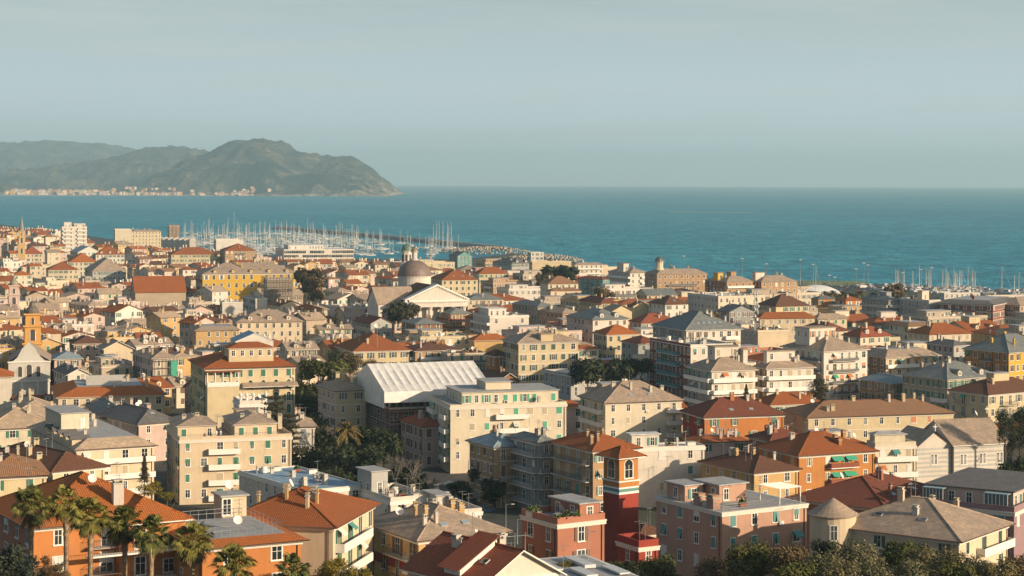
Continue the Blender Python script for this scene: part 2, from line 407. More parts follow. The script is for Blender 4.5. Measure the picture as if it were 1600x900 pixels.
def clut(k):
    if ('c', k) not in _aw:
        m = MB(); nm = ('air_unit', 'water_tank', 'planter', 'vent_pipe', 'roof_hatch')[k]
        if k == 0: m.box(-.5,.5,-.4,.4,.1,.95,METAL); m.box(-.35,.35,-.41,-.401,.2,.85,DARKV)
        elif k == 1: m.lathe(0,0,[(.55,.1),(.6,.2),(.6,1.2),(.5,1.35),(0.001,1.4)],FRW,12)
        elif k == 2:
            m.box(-.8,.8,-.25,.25,0,.45,plaster(P['brick'])); r = random.Random(3)
            for q in range(50):
                c = Vector((r.uniform(-.75,.75),r.uniform(-.25,.25),.5+abs(r.gauss(.1,.3)))); a = r.random()*6; v_ = Vector((.2*math.cos(a),.2*math.sin(a),0)); m.face([c+v_,c+Vector((0,0,.28)),c-v_],leafmat((.04,.08,.03)))
        elif k == 3: m.tube((0,0,0),(0,0,1.3),.12,.12,METAL,7); m.tube((0,0,1.3),(0,0,1.45),.22,.2,METAL,7)
        else: m.box(-.9,.9,-.7,.7,0,.7,FR); m.box(-.95,.95,-.75,.75,.701,.8,CONC)
        _aw[('c', k)] = (nm, m.mesh(nm))
    return _aw[('c', k)]
BUILT = []
def building(name, label, cat, xl, xc, xr, ye, ze, psi=PSI0, roof='H', wc='cream', rc='terra', pitch=.42, D=None, W=None, sc='green', fl=3.2,
             sp=3.4, ww=1.0, wh=1.55, kinds=('open','closed','open','bare'), near=None, bal=(), solid=True, cornice=None, ch=3, ant=0, ph=(), sky_n=0,
             wl=None, oh=.7, arch=False, rows=6, group=None, seed=None, ground=None, flat=None, course=False, top_row=None, extra=None, nowin=(), dorm=0, off=.0, maxc=30, XY=None):
    if XY: X, Y = XY
    else: X, Y, W, D = fit(xl, xc, xr, ye, ze, psi, D, W)
    rng = random.Random(seed if seed is not None else int(xc*31+ye*7)); g = gz(X, Y) if ground is None else ground
    dist = math.hypot(X, Y); near = (dist < 345) if near is None else near
    if dist > 480: sp *= .86; wh = round(wh*1.12, 2); ww = round(ww*1.08, 2)
    if dist < 480: ant += 2
    FOOT.append(footprint(X, Y, psi, W, D))
    o = thing(name, label, cat, (X, Y, g), R(psi), group)
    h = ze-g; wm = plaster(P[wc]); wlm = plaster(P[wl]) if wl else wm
    oh = oh if dist < 900 else .4
    # walls
    mb = MB(); mb.box(0, W, 0, D, -3, h, wm, False)
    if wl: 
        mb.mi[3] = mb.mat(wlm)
    rm = roofmat(rc); tr = FR if wc not in ('white', 'grey', 'lgrey') else FRW
    if roof in ('Gx', 'Gy'):
        r = (D if roof == 'Gx' else W)/2*pitch
        if roof == 'Gx':
            mb.face([(0,D,h),(0,0,h),(0,D/2,h+r)], wlm); mb.face([(W,0,h),(W,D,h),(W,D/2,h+r)], wm)
        else:
            mb.face([(0,0,h),(W,0,h),(W/2,0,h+r)], wm); mb.face([(W,D,h),(0,D,h),(W/2,D,h+r)], wm)
    part('wall', mb, o)
    # roof
    rf = MB(); th = .14
    if roof in ('H', 'T'):
        rf.box(-oh, W+oh, -oh, D+oh, h, h+th, tr if dist < 700 else rm)
        zt, inn = hip_faces(rf, -oh-.03, W+oh+.03, -oh-.03, D+oh+.03, h+th+.004, pitch, rm, (flat or 3.0) if roof == 'T' else None, roofmat('grey') if roof == 'T' else None)
        if dist < 620 and roof == 'H': ridge_caps(rf, -oh, W+oh, -oh, D+oh, h+th, zt, inn, rm)
        if dist < 500:
            rf.tube((-oh-.06,-oh-.1,h+th), (W+oh,-oh-.1,h+th), .08, .08, COPPER, 5); rf.tube((-oh-.1,-oh-.1,h+th), (-oh-.1,D+oh,h+th), .08, .08, COPPER, 5)
        def rz_(x, y):
            t = min(x+oh, W+oh-x, y+oh, D+oh-y)
            if roof == 'T': t = min(t, flat or 3.0)
            return h+th+pitch*t
    elif roof in ('Gx', 'Gy'):
        k = math.sqrt(1+pitch*pitch); S = (D if roof == 'Gx' else W); Lx = (W if roof == 'Gx' else D); zr = h+S/2*pitch+th; ze_ = h-oh*pitch+th
        def tri(p): return p if roof == 'Gx' else (p[1], p[0], p[2])
        for sgn in (0, 1):
            s0 = -oh if sgn == 0 else S+oh
            pts = [(-oh,s0,ze_),(Lx+oh,s0,ze_),(Lx+oh,S/2,zr),(-oh,S/2,zr)]
            lo = [(a,b,c-.16) for a, b, c in pts]; uv = [(-oh,0),(Lx+oh,0),(Lx+oh,(S/2+oh)*k),(-oh,(S/2+oh)*k)]
            rev = (sgn == 1) ^ (roof == 'Gy')
            def ad(p, m, u=None):
                p = [tri(t) for t in p]
                if rev: p = p[::-1]; u = u[::-1] if u else None
                rf.face(p, m, u)
            ad(pts, rm, uv); ad(lo[::-1], tr)
            for i in range(4):
                j = (i+1) % 4
                if i != 2: ad([lo[i], lo[j], pts[j], pts[i]], tr if dist < 700 else rm)
        if dist < 620: rf.tube(tri((-oh,S/2,zr)), tri((Lx+oh,S/2,zr)), .14, .14, rm, 5)
        def rz_(x, y):
            v = y if roof == 'Gx' else x
            return h+th+pitch*min(v, S-v)
    else:
        rf.box(-.25, W+.25, -.25, D+.25, h, h+.22, tr); rf.box(.25, W-.25, .25, D-.25, h+.225, h+.25, rm, False)
        def rz_(x, y): return h+.25
    roofo = part('roof', rf, o)
    if roof == 'F' and pitch > 0:
        pm = MB(); t = .2; z0, z1 = h+.22, h+.22+min(1.0, pitch*2.2)
        pm.box(-.05, W+.05, -.05, t, z0, z1, wm); pm.box(-.05, W+.05, D-t, D+.05, z0, z1, wm); pm.box(-.05, t, t, D-t, z0, z1, wlm); pm.box(W-t, W+.05, t, D-t, z0, z1, wm)
        part('parapet', pm, o)
    if cornice if cornice is not None else dist < 520:
        cm = MB(); cm.box(-.18, W+.18, -.18, -.004, h-.42, h-.004, tr); cm.box(-.18, -.004, 0, D+.1, h-.42, h-.004, tr)
        if course:
            for k in range(1, 4):
                z = h-k*fl-.15
                if z > 1: cm.box(-.06, W+.06, -.06, -.004, z, z+.16, tr); cm.box(-.06, -.004, 0, D+.06, z, z+.16, tr)
        part('cornice', cm, o)
    c_, s_ = math.cos(R(psi)), math.sin(R(psi))
    vis = ['F'] if (s_*-X - c_*-Y) > 0 else []      # outward normal (s,-c)
    if (-c_*-X - s_*-Y) > 0: vis.append('L')
    rx, ry = X+W*c_, Y+W*s_
    if (-c_*rx - s_*ry) > 0: vis.append('R')
    cnt = 0; ztop = h-(top_row if top_row is not None else .45)-wh
    nr = 0; zz = []
    while ztop-nr*fl > .5 and nr < rows: zz.append(ztop-nr*fl); nr += 1
    balspec = list(bal)
    lim = 98
    for fc in vis:
        if fc in nowin: continue
        Ln = W if fc == 'F' else D
        n = max(1, min(maxc, int((Ln-.6)/sp)))
        for r_i, z in enumerate(zz):
            for c_i in range(n):
                if cnt >= lim: break
                c = Ln*(c_i+.5+off)/n
                if fc != 'F': c = Ln-c
                fr = c/Ln if fc == 'F' else c/Ln
                onb = any(b[0] == fc and b[1] <= fr <= b[2] and (len(b) < 4 or r_i in b[3]) for b in balspec)
                if fc == 'R' and rng.random() < .4: continue
                if not onb and rng.random() < .05: continue
                kind = rng.choice(kinds); sc2 = rng.choice((sc, sc, sc, 'beige', 'white')) if kind in ('roller', 'rollerfull') else sc; w2 = ww*(rng.choice((1, 1, 1.3, .8)) if dist < 620 and not arch else 1); hh = wh+.62 if onb else wh; zb = z-.62 if onb else z
                wo_ = put_window(o, fc, W, D, c, zb, round(w2, 2), hh, kind, sc2, arch and not onb, near, rng); cnt += 1
                if dist < 620 and rng.random() < (.16 if onb else .03): part('awning', awn_mesh(rng.choice(('bgreen','orange','white','teal','beige')), ww+.5), wo_, (0, -.03, hh+.1))
                elif dist < 520 and not onb and rng.random() < .05: part('air_conditioner', ac_mesh(), o, wo_.location[:] if False else (wo_.location[0]+(.9 if fc == 'F' else 0), wo_.location[1]-(0 if fc == 'F' else .9), wo_.location[2]-.5), wo_.rotation_euler[2])
    for b in balspec:
        fc, a0, a1 = b[:3]
        if fc not in vis: continue
        Ln = W if fc == 'F' else D
        for r_i, z in enumerate(zz):
            if len(b) > 3 and r_i not in b[3]: continue
            bm = MB(); L = (a1-a0)*Ln; zb = -.18; dp = 1.25
            bm.box(0, L, -dp, -.02, zb, 0, FRW if solid else CONC)
            if solid:
                sm = FRW if solid is True else plaster(P[solid])
                bm.box(0, L, -dp, -dp+.1, .001, .95, sm); bm.box(0, .1, -dp+.1, -.02, .001, .95, sm); bm.box(L-.1, L, -dp+.1, -.02, .001, .95, sm)
            else:
                bm.box(0, L, -dp, -dp+.05, .95, 1.0, RAIL); bm.box(0, .05, -dp+.05, -.02, .95, 1.0, RAIL); bm.box(L-.05, L, -dp+.05, -.02, .95, 1.0, RAIL)
                if dist < 560:
                    for k in range(int(L/.22)+1): bm.box(k*.22, k*.22+.03, -dp+.01, -dp+.04, 0, .95, RAIL, False)
                else: bm.box(.0, L, -dp+.02, -dp+.03, .15, .8, RAIL)
            loc, rz = {'F': ((a0*Ln, 0, z-.66), 0), 'L': ((0, a1*Ln, z-.66), -math.pi/2), 'R': ((W, a0*Ln, z-.66), math.pi/2)}[fc]
            part('balcony', bm, o, loc, rz)
    if near or dist < 470:
        pm = MB()
        for (x, y) in ((W-.5, -.1), (-.1, .6 if 'L' in vis else D-.5)):
            pm.tube((x, y, -1), (x, y, h-.43), .06, .06, COPPER, 5)
        part('drainpipe', pm, o)
    # penthouses
    for p in ph:
        fx0, fx1, fy0, fy1, hh = p[:5]; x0, x1, yy0, yy1 = fx0*W, fx1*W, fy0*D, fy1*D; zb = h+(.2 if roof == 'F' else 0)
        zb2 = rz_((x0+x1)/2, (yy0+yy1)/2) if roof != 'F' else h+.24
        pmb = MB(); pmb.box(x0, x1, yy0, yy1, zb, zb2+hh, wm if len(p) < 7 else plaster(P[p[6]]))
        po = part('penthouse', pmb, o); rr = MB(); kk = p[5] if len(p) > 5 else 'F'
        if kk == 'F': rr.box(x0-.35, x1+.35, yy0-.35, yy1+.35, zb2+hh, zb2+hh+.18, roofmat(rc) if rc in ('slate','dslate','white','grey','bluem') else roofmat('grey'))
        else:
            rr.box(x0-.4, x1+.4, yy0-.4, yy1+.4, zb2+hh, zb2+hh+.1, tr); hip_faces(rr, x0-.42, x1+.42, yy0-.42, yy1+.42, zb2+hh+.105, .35, rm)
        part('roof', rr, po)
        n = int((x1-x0-.4)/2.2)
        for k in range(n):
            if hh > 2 and rng.random() < .8: part('window', winmesh(rng.choice(('open','bare','closed')) if hh > 2.2 else 'bare', .9, min(1.8, hh*.62), sc, False), po, (x0+(x1-x0)*(k+.5)/n, yy0, zb2+.35), 0)
        if 'L' in vis and hh > 2:
            n = int((yy1-yy0-.4)/2.6)
            for k in range(n): part('window', winmesh('bare', .9, min(1.6, hh*.6), sc, False), po, (x0, yy0+(yy1-yy0)*(k+.5)/n, zb2+.4), -math.pi/2)
    # chimneys and aerials
    for k in range(ch+(2 if dist < 700 and ch > 0 else 0)):
        x = W*(.12+.76*rng.random()); y = D*(.15+.7*rng.random())
        if any(p[0]*W-.6 < x < p[1]*W+.6 and p[2]*D-.6 < y < p[3]*D+.6 for p in ph): continue
        chimney(roofo, (x, y, rz_(x, y)), wc if rng.random() < .7 else 'white', rng.choice((.7, .9, 1.1, 1.3)), rng.choice((.8, 1.0, 1.4)), rng.choice((0, math.pi/2)))
    for k in range(ant):
        x = W*(.15+.7*rng.random()); y = D*(.2+.6*rng.random())
        if any(p[0]*W-.6 < x < p[1]*W+.6 and p[2]*D-.6 < y < p[3]*D+.6 for p in ph): continue
        antenna(roofo, (x, y, rz_(x, y)), rng.choice((0, 0, 0, 0, 1)), rng.random()*1.2-.3)
    if roof == 'F' and dist < 900 and (ch > 0 or ph):
        for k in range(int(W*D/38)+2):
            x = W*(.08+.84*rng.random()); y = D*(.08+.84*rng.random())
            if any(p[0]*W-.9 < x < p[1]*W+.9 and p[2]*D-.9 < y < p[3]*D+.9 for p in ph): continue
            kk, mm_ = clut(rng.randrange(5)); part(kk, mm_, roofo, (x, y, h+.25), rng.random()*.4)
    if roof in ('H', 'Gx', 'T'):
        pa = math.atan(pitch)
        for k in range(sky_n):
            x = W*(.25+.5*(k+.5)/max(1, sky_n)); y = D*.12+.4
            sm = MB(); sm.box(-.55, .55, -.4, .4, .02, .14, METAL); sm.box(-.47, .47, -.32, .32, .141, .15, simple((.25,.33,.38), .15, 0, 'skylight_glass', .1))
            so_ = part('skylight', sm, roofo, (x, y, rz_(x, y))); so_.rotation_euler = (pa, 0, 0)
        for k in range(dorm):
            x = W*(k+.7)/(dorm+.4); y = 1.6; z = rz_(x, y)-.5
            dm = MB(); dm.box(-.8, .8, -.6, 3.0, 0, 1.5, wm); dm.face([(-1.05,-.85,1.4),(0,-.85,1.95),(0,4.2,1.95),(-1.05,3.4,1.4)][::1], rm, [(0,0),(0,1),(4,1),(4,0)]); dm.face([(0,-.85,1.95),(1.05,-.85,1.4),(1.05,3.4,1.4),(0,4.2,1.95)], rm, [(0,1),(0,0),(4,0),(4,1)])
            dm.face([(-.8,-.6,1.5),(.8,-.6,1.5),(0,-.6,1.9)], wm)
            d_ = part('dormer', dm, roofo, (x, y, z)); 
            part('window', winmesh('bare', .7, .9, sc, False), d_, (0, -.6, .35))
    BUILT.append(dict(o=o, X=X, Y=Y, W=W, D=D, psi=psi, h=h, g=g, label=label, rz=rz_, roof=roofo, vis=vis))
    return BUILT[-1]
B = building
AP = 'apartment_building'; HS = 'house'; VI = 'villa'
OPN = ('open','open','closed','half','bare'); ROL = ('roller','bare','rollerfull','bare','roller')
def b(nm, lab, cat, x, **kw): 
    xl, xc, xr, ye, ze = x[:5]; psi = x[5] if len(x) > 5 else PSI0
    return B(nm, lab, cat, xl, xc, xr, ye, ze, psi, **kw)
# ---- front row
N1 = b(VI, 'large orange villa with hipped clay tile roof behind the row of fan palms', 'house', (-60,54,278,826,28.5,30), wc='orange', rc='bright', sc='white', kinds=('bare','roller'), sp=4.4, ww=1.2, bal=[('F',.36,.56,(0,1,2))], solid=False, ch=0, oh=.9, pitch=.47, wh=1.7, D=19, wl='salmon')
W1, D1, h1 = N1['W'], N1['D'], N1['h']
m = MB(); m.box(W1*.56,W1,-3.0,-.01,-3,h1-.002,plaster(P['orange'])); wg = part('wing', m, N1['o']); m = MB(); m.box(W1*.56-.9,W1+.9,-3.9,-.92,h1+.001,h1+.139,FRW); zt, inn = hip_faces(m,W1*.56-.93,W1+.92,-3.93,D1*.5,h1+.145,.47,roofmat('bright')); ridge_caps(m,W1*.56-.93,W1+.92,-3.93,D1*.5,h1+.145,zt,inn,roofmat('bright')); part('roof', m, wg)
for q in range(3):
    for c in (.68,.88): part('window', winmesh('bare',1.3,2.1 if c<.8 else 1.5,'white',False), wg, (W1*c,-3.0,h1-2.9-q*3.2))
m = MB(); 
for q in range(2): m.box(W1*.3,W1*1.06,-4.3,-3.01,h1-3.4-q*3.2,h1-3.2-q*3.2,FRW); m.box(W1*.3,W1*1.06,-4.3,-4.25,h1-2.3-q*3.2,h1-2.25-q*3.2,COPPER)
for q in range(2):
    for k in range(40): m.box(W1*.3+k*W1*.76/40,W1*.3+k*W1*.76/40+.03,-4.29,-4.26,h1-3.199-q*3.2,h1-2.301-q*3.2,COPPER,False)
part('balcony', m, wg)
chimney(N1['roof'], (11.2, 2.6, N1['rz'](11.2, 2.6)), 'white', 1.7, 2.4); antenna(N1['roof'], (11.6, 3.2, N1['rz'](11.6, 3.2)), 0); antenna(N1['roof'], (9.0, 6, N1['rz'](9, 6)), 1)
N1b = b('villa_annex', 'low orange annex with a railed roof terrace right of the palms', 'house', (317,318,472,858,27,27), wc='orange', rc='bright', roof='T', flat=2.2, pitch=.3, sc='white', kinds=('bare',), sp=4, ch=0, oh=.8, D=16)
m = MB(); W_, D_ = N1b['W'], N1b['D']; z = N1b['h']+.14+.9
for i in range(9):
    for (x, y) in ((1.9+(W_-3.8)*i/8, 1.9), (1.9+(W_-3.8)*i/8, D_-1.9), (1.9, 1.9+(D_-3.8)*i/8), (W_-1.9, 1.9+(D_-3.8)*i/8)): m.tube((x, y, z-.2), (x, y, z+1.0), .03, .03, METAL, 4)
for zz_ in (.5, 1.0):
    for p, q in (((1.9,1.9),(W_-1.9,1.9)),((W_-1.9,1.9),(W_-1.9,D_-1.9)),((W_-1.9,D_-1.9),(1.9,D_-1.9)),((1.9,D_-1.9),(1.9,1.9))): m.tube((*p, z+zz_), (*q, z+zz_), .025, .025, METAL, 4)
part('terrace_railing', m, N1b['o'])
m = MB(); m.box(W_*.60,W_*.86,D_-1.2,D_+2.2,N1b['h']-2,z+2.3,plaster(P['cream'])); sb_ = part('stair_block', m, N1b['o']); m = MB(); m.box(W_*.60-.3,W_*.86+.3,D_-1.5,D_+2.5,z+2.301,z+2.5,roofmat('grey')); part('roof', m, sb_); part('window', winmesh('bare',1.1,1.9,'white',False), sb_, (W_*.65, D_-1.2, z+.1)); antenna(sb_, (W_*.7, D_, z+2.5), 1)
N2 = b(VI, 'cream house with green shutters, curved balcony and orange hipped roof beside the orange annex', 'house', (350,522,586,825,26.5,77), wc='cream', rc='terra', sc='green', kinds=('open','open','half'), sp=4.2, bal=[('F',.05,.75,(0,1,2))], pitch=.4, ch=2, ant=1, oh=.7, D=17, nowin=('L',), wh=2.0)
for k, (x, y) in enumerate(((2.5,4),(2.2,8),(2.6,12))): chimney(N2['roof'], (x+3, y, N2['rz'](x+3, y)-.2), 'ochre', .6, 1.5)
N3 = b(HS, 'ochre house with a red painted band and dark slate roof beside the red tiled roof', 'house', (571,656,792,846,23,31), wc='ochre', rc='slate', sc='brown', kinds=('bare','open','half'), sp=3.4, bal=[('L',.05,.5,(0,1))], solid=False, pitch=.42, ch=5, ant=2, sky_n=2)
m = MB(); m.box(-.03, -.004, 0, N3['D'], N3['h']-4.6, N3['h']-3.3, plaster(P['red'])); part('painted_band', m, N3['o'])
N4 = b(HS, 'low house with dark red tiled roof, raised clerestory and white gable at the bottom edge', 'house', (640,752,838,914,25,40), wc='white', rc='red', roof='Gy', pitch=.55, ch=1, ant=1, D=21, kinds=('bare',), oh=.8, nowin=('F',), W=11.5)
W_, h_, D_ = N4['W'], N4['h'], N4['D']
m = MB(); y_0, y_1 = D_*.30, D_*.52; xa_, xb_ = .3, W_*.47; za_, zb_ = N4['rz'](xa_, 0), N4['rz'](xb_, 0)
m.face([(xa_,y_0,za_-.3),(xb_,y_0,zb_-.3),(xb_,y_0,zb_+1.1),(xa_,y_0,za_+1.1)], FRW); m.face([(xa_,y_1,za_-.3),(xb_,y_1,zb_-.3),(xb_,y_1,zb_+1.1),(xa_,y_1,za_+1.1)][::-1], FRW); m.face([(xa_,y_1,za_-.3),(xa_,y_0,za_-.3),(xa_,y_0,za_+1.1),(xa_,y_1,za_+1.1)], FRW)
cl_ = part('clerestory', m, N4['o']); m = MB(); m.face([(xa_-.8,y_0-.6,za_+.75),(xb_+.3,y_0-.6,zb_+1.3),(xb_+.3,y_1+.4,zb_+1.3),(xa_-.8,y_1+.4,za_+.75)][::1], roofmat('red'), [(0,0),(0,8),(6,8),(6,0)]); m.face([(xa_-.8,y_0-.6,za_+.62),(xb_+.3,y_0-.6,zb_+1.17),(xb_+.3,y_0-.6,zb_+1.3),(xa_-.8,y_0-.6,za_+.75)], COPPER); part('roof', m, cl_)
sm = MB(); sm.box(-.4,.4,-.55,.55,.02,.16,METAL); sm.box(-.32,.32,-.47,.47,.161,.17,glass()); q = part('skylight', sm, N4['roof'], (3.0, 2.8, N4['rz'](3.0, 0))); q.rotation_euler = (0, -math.atan(.55), 0)
N5 = b('workshop', 'low flat roofed building with white roof panels and skylights at the bottom edge', 'building', (725,800,1000,922,22.6,24), wc='lgrey', rc='grey', roof='F', pitch=0, ch=0, D=12)
for k in range(7):
    m = MB(); x = 1.5+k*N5['W']/7.6; m.box(x, x+1.5, 1+(k%2)*5, 6+(k%2)*6, N5['h']+.4, N5['h']+.62+.1*(k%3), simple((.55,.57,.57), .5, 0, 'white_sheet', .2)); part('roof_panel', m, N5['o'])
m = MB(); 
for (x, y) in ((N5['W']*.35,12),(N5['W']*.35+1.4,12),(N5['W']*.92,11)):
    m.tube((x,y,N5['h']), (x,y,N5['h']+4.2), .05, .05, METAL, 5); m.tube((x-1,y,N5['h']+3.8), (x+1,y,N5['h']+3.8), .04, .04, METAL, 4)
part('aerial_frame', m, N5['o'])
N6 = b(HS, 'salmon house with roof terrace and potted plants left of the red tower', 'house', (817,873,946,822,23.5,33), wc='salmon', rc='grey', roof='F', sc='brown', kinds=('open','bare','half'), pitch=.4, ch=0, ph=[(.55,.98,.1,.9,2.2,'F')], sp=3.6, wh=1.9)
for k in range(7):
    m = MB(); 
    for q in range(26):
        c = Vector((random.gauss(0,.35), random.gauss(0,.35), .5+abs(random.gauss(.2,.3)))); a = random.random()*6; r = .22
        m.face([c+Vector((r*math.cos(a),r*math.sin(a),0)), c+Vector((0,0,r*1.4)), c-Vector((r*math.cos(a),r*math.sin(a),0))], leafmat((.05,.09,.03)))
    m.lathe(0, 0, [(.18,0),(.26,.4),(.24,.42)], plaster(P['brick']), 8)
    part('potted_plant', m, N6['o'], (.6+k*.9 if k < 4 else .6, .6 if k < 4 else 2+k, N6['h']+.25))
# red tower
X, Y, W_, D_ = fit(944,969,999,717,27,36)
FOOT.append(footprint(X, Y, 36, W_, D_)); g = gz(X, Y); tw = thing('tower', 'red square tower with orange arched belvedere and blue white band under a tiled roof', 'tower', (X, Y, g), R(36)); h_ = 27-g
m = MB(); m.box(0,W_,0,D_,-4,h_-5.6,plaster(P['red'])); part('wall', m, tw)
m = MB(); m.box(-.06,W_+.06,-.06,D_+.06,h_-5.598,h_-5.25,FRW); m.box(-.02,W_+.02,-.02,D_+.02,h_-5.248,h_-4.75,plaster(P['teal'])); m.box(-.06,W_+.06,-.06,D_+.06,h_-4.748,h_-4.5,FRW); m.box(-.04,W_+.04,-.04,D_+.04,h_-4.498,h_-3.7,plaster(P['dorange'])); m.box(-.16,W_+.16,-.16,D_+.16,h_-3.698,h_-3.5,FRW); part('painted_band', m, tw)
m = MB(); m.box(.05,W_-.05,.05,D_-.05,h_-3.498,h_,plaster(P['dorange'])); part('belvedere', m, tw)
part('window', winmesh('bare', W_*.42, 2.0, 'white', True), tw, (W_/2, .05, h_-3.1)); part('window', winmesh('bare', D_*.4, 2.0, 'white', True), tw, (.05, D_/2, h_-3.1), -math.pi/2)
m = MB(); m.box(-.9,W_+.9,-.9,D_+.9,h_+.002,h_+.15,FRW); zt, inn = hip_faces(m, -.95,W_+.95,-.95,D_+.95,h_+.155,.5,roofmat('terra')); ridge_caps(m, -.95,W_+.95,-.95,D_+.95,h_+.155,zt,inn,roofmat('terra')); part('roof', m, tw)
b(HS, 'small red flat roofed block with grey terrace at the foot of the red tower', 'house', (966,1000,1030,858,18,30), wc='red', rc='grey', roof='F', pitch=.45, ch=0, kinds=('bare',), wl='red', D=7)
b(HS, 'low house with old brown tiled roof between the red tower and the pink house', 'house', (985,1003,1034,836,13,28), wc='palepink', rc='brown', ch=0, D=12, kinds=('bare',))
N8 = b(AP, 'pink apartment house with teal shutters and railed roof terrace behind the bushes', 'apartment building', (1027,1130,1262,803,22.6,31), wc='pink', rc='grey', roof='F', sc='teal', kinds=('bare','rollerfull','roller','bare','tilt','rollerfull'), pitch=0, sp=3.15, ph=[(.30,.62,.42,.78,2.5,'F'),(.05,.26,.62,.9,2.3,'F')], ch=0, ww=.95, wh=1.5, cornice=True, seed=5, bal=[('R',.1,.7)])
o8, h8 = N8['o'], N8['h']+.25; W8, D8 = N8['W'], N8['D']
chimney(N8['roof'], (.8, 3.2, h8), 'pink', 2.2, 1.5, 1.57); chimney(N8['roof'], (.8, 6.5, h8), 'pink', 2.0, 1.3, 1.57)
m = MB()
for q in range(19):
    x = .2+(W8-.4)*q/18; m.tube((x,.1,h8), (x,.1,h8+1.0), .02, .02, METAL, 4)
for q in range(14): y = .2+(D8-.4)*q/13; m.tube((.1,y,h8), (.1,y,h8+1.0), .02, .02, METAL, 4); m.tube((W8-.1,y,h8), (W8-.1,y,h8+1.0), .02, .02, METAL, 4)
for zz_ in (.35,.68,1.0): m.tube((.1,.1,h8+zz_), (W8-.1,.1,h8+zz_), .02, .02, METAL, 4); m.tube((.1,.1,h8+zz_), (.1,D8-.1,h8+zz_), .02, .02, METAL, 4); m.tube((W8-.1,.1,h8+zz_), (W8-.1,D8-.1,h8+zz_), .02, .02, METAL, 4)
part('terrace_railing', m, o8)
m = MB(); x0, x1, y_0, y_1 = W8*.72, W8*.97, .9, 5.5
for x in (x0, x1):
    for y in (y_0, y_1): m.box(x-.06, x+.06, y-.06, y+.06, h8, h8+2.3, FRW)
for q in range(9): yy = y_0+(y_1-y_0)*q/8; m.box(x0-.2, x1+.2, yy-.05, yy+.05, h8+2.3, h8+2.42, FRW)
part('pergola', m, o8); antenna(N8['roof'], (W8*.5, 1.2, h8), 0)
N9 = b('long_house', 'long cream house with slate roof, round turret and balcony behind the olive trees', 'house', (1300,1500,1576,847,22.5,53), wc='cream', rc='slate', sc='dgreen', kinds=('bare','closed','half'), sp=4.0, pitch=.42, ch=3, sky_n=0, bal=[('F',.35,.98,(0,1))], D=34, oh=.75, wh=1.5)
for y in (N9['D']*.35, N9['D']*.7):
    sm = MB(); sm.box(-.4,.4,-.55,.55,.02,.14,METAL); sm.box(-.32,.32,-.47,.47,.141,.15,glass()); q = part('skylight', sm, N9['roof'], (3.2, y, N9['rz'](3.2, y))); q.rotation_euler = (0, -math.atan(.42), 0)
m = MB(); m.lathe(0,0,[(3.2,-5),(3.2,N9['h'])], plaster(P['cream']), 24); tu = part('turret', m, N9['o'], (.2, N9['D']-.2, 1.7))
m = MB(); m.lathe(0,0,[(3.6,N9['h']),(3.6,N9['h']+.12),(3.4,N9['h']+.14),(0.0001,N9['h']+2.3)], roofmat('slate'), 24, smooth=False); part('roof', m, tu)
for a in (-30,): part('window', winmesh('bare', .95, 1.9, 'dgreen', False), tu, (3.2*math.sin(R(-60)), -3.2*math.cos(R(-60)), N9['h']-3.0), R(-60))
N10 = b(HS, 'house with wide dark red roof and three flush skylights behind the turreted house', 'house', (1236,1385,1482,797,18.5,52), wc='salmon', rc='dark', pitch=.36, ch=1, D=30, sky_n=3, kinds=('bare',))
N11 = b(AP, 'mauve apartment block with glazed conservatories on its set back top floor at the right edge', 'apartment building', (1430,1586,1665,803,19.5,57), wc='mauve', rc='dslate', roof='F', pitch=.4, sc='teal', kinds=('rollerfull','tilt','rollerfull','open'), sp=3.5, ph=[(.1,.9,.06,.94,2.6,'F','palepink')], ch=2, ant=2, D=32)
m = MB()
for (ya, yb) in ((N11['D']*.72,N11['D']*.92),(1.2,N11['D']*.3)):
    for q in range(7): y = ya+(yb-ya)*q/6; m.box(.4,.5,y-.05,y+.05,N11['h']+.25,N11['h']+2.7,FRW)
    m.box(.3,1.7,ya-.1,yb+.1,N11['h']+2.7,N11['h']+2.8,simple((.3,.42,.45),.3,0,'roof_glass',.1)); m.box(.42,.46,ya,yb,N11['h']+.3,N11['h']+2.69,simple((.10,.14,.15),.1,0,'conservatory_glass',.1))
    part('conservatory', m, N11['o']); m = MB()
# ---- second rows
b(HS, 'house with brown tiled roof and green shutters at the left edge', 'house', (-70,-30,74,748,23.5,20), wc='paleyel', rc='pale', sc='green', ch=1, ant=1, D=14, near=True)
b(HS, 'house with dark brown weathered tile roof behind the orange villa', 'house', (-30,84,165,738,20.5,40), wc='paleyel', rc='brown', sc='green', ch=1, ant=2, D=26)
M2 = b(AP, 'beige apartment block with slate skirt roof, dormer row and stair penthouse', 'apartment building', (42,121,242,704,15.5,27), wc='cream', rc='beige', roof='T', flat=3.6, pitch=.5, kinds=('bare','rollerfull','bare'), sc='white', bal=[('F',.0,1.0,(0,1,2))], sp=3.4, ch=1, ph=[(.08,.45,.45,.8,3.4,'F','ivory')], D=30, wh=1.7)
for k in range(5):
    m = MB(); m.box(-.6,2.4,-1.2,1.2,0,1.6,plaster(P['cream'])); m.face([(-.9,1.5,1.5),(-.9,-.1,2.3),(3.2,-.1,2.3),(3.2,1.5,1.5)], roofmat('dslate'), [(0,0),(0,2),(4,2),(4,0)]); m.face([(-.9,-.1,2.3),(-.9,-1.5,1.5),(3.2,-1.5,1.5),(3.2,-.1,2.3)], roofmat('dslate'), [(0,0),(0,2),(4,2),(4,0)])
    m.face([(-.6,1.2,1.6),(-.6,-1.2,1.6),(-.6,0,2.25)], plaster(P['cream'])); part('dormer', m, M2['roof'], (.6, 5+5*k, M2['h']+.2))
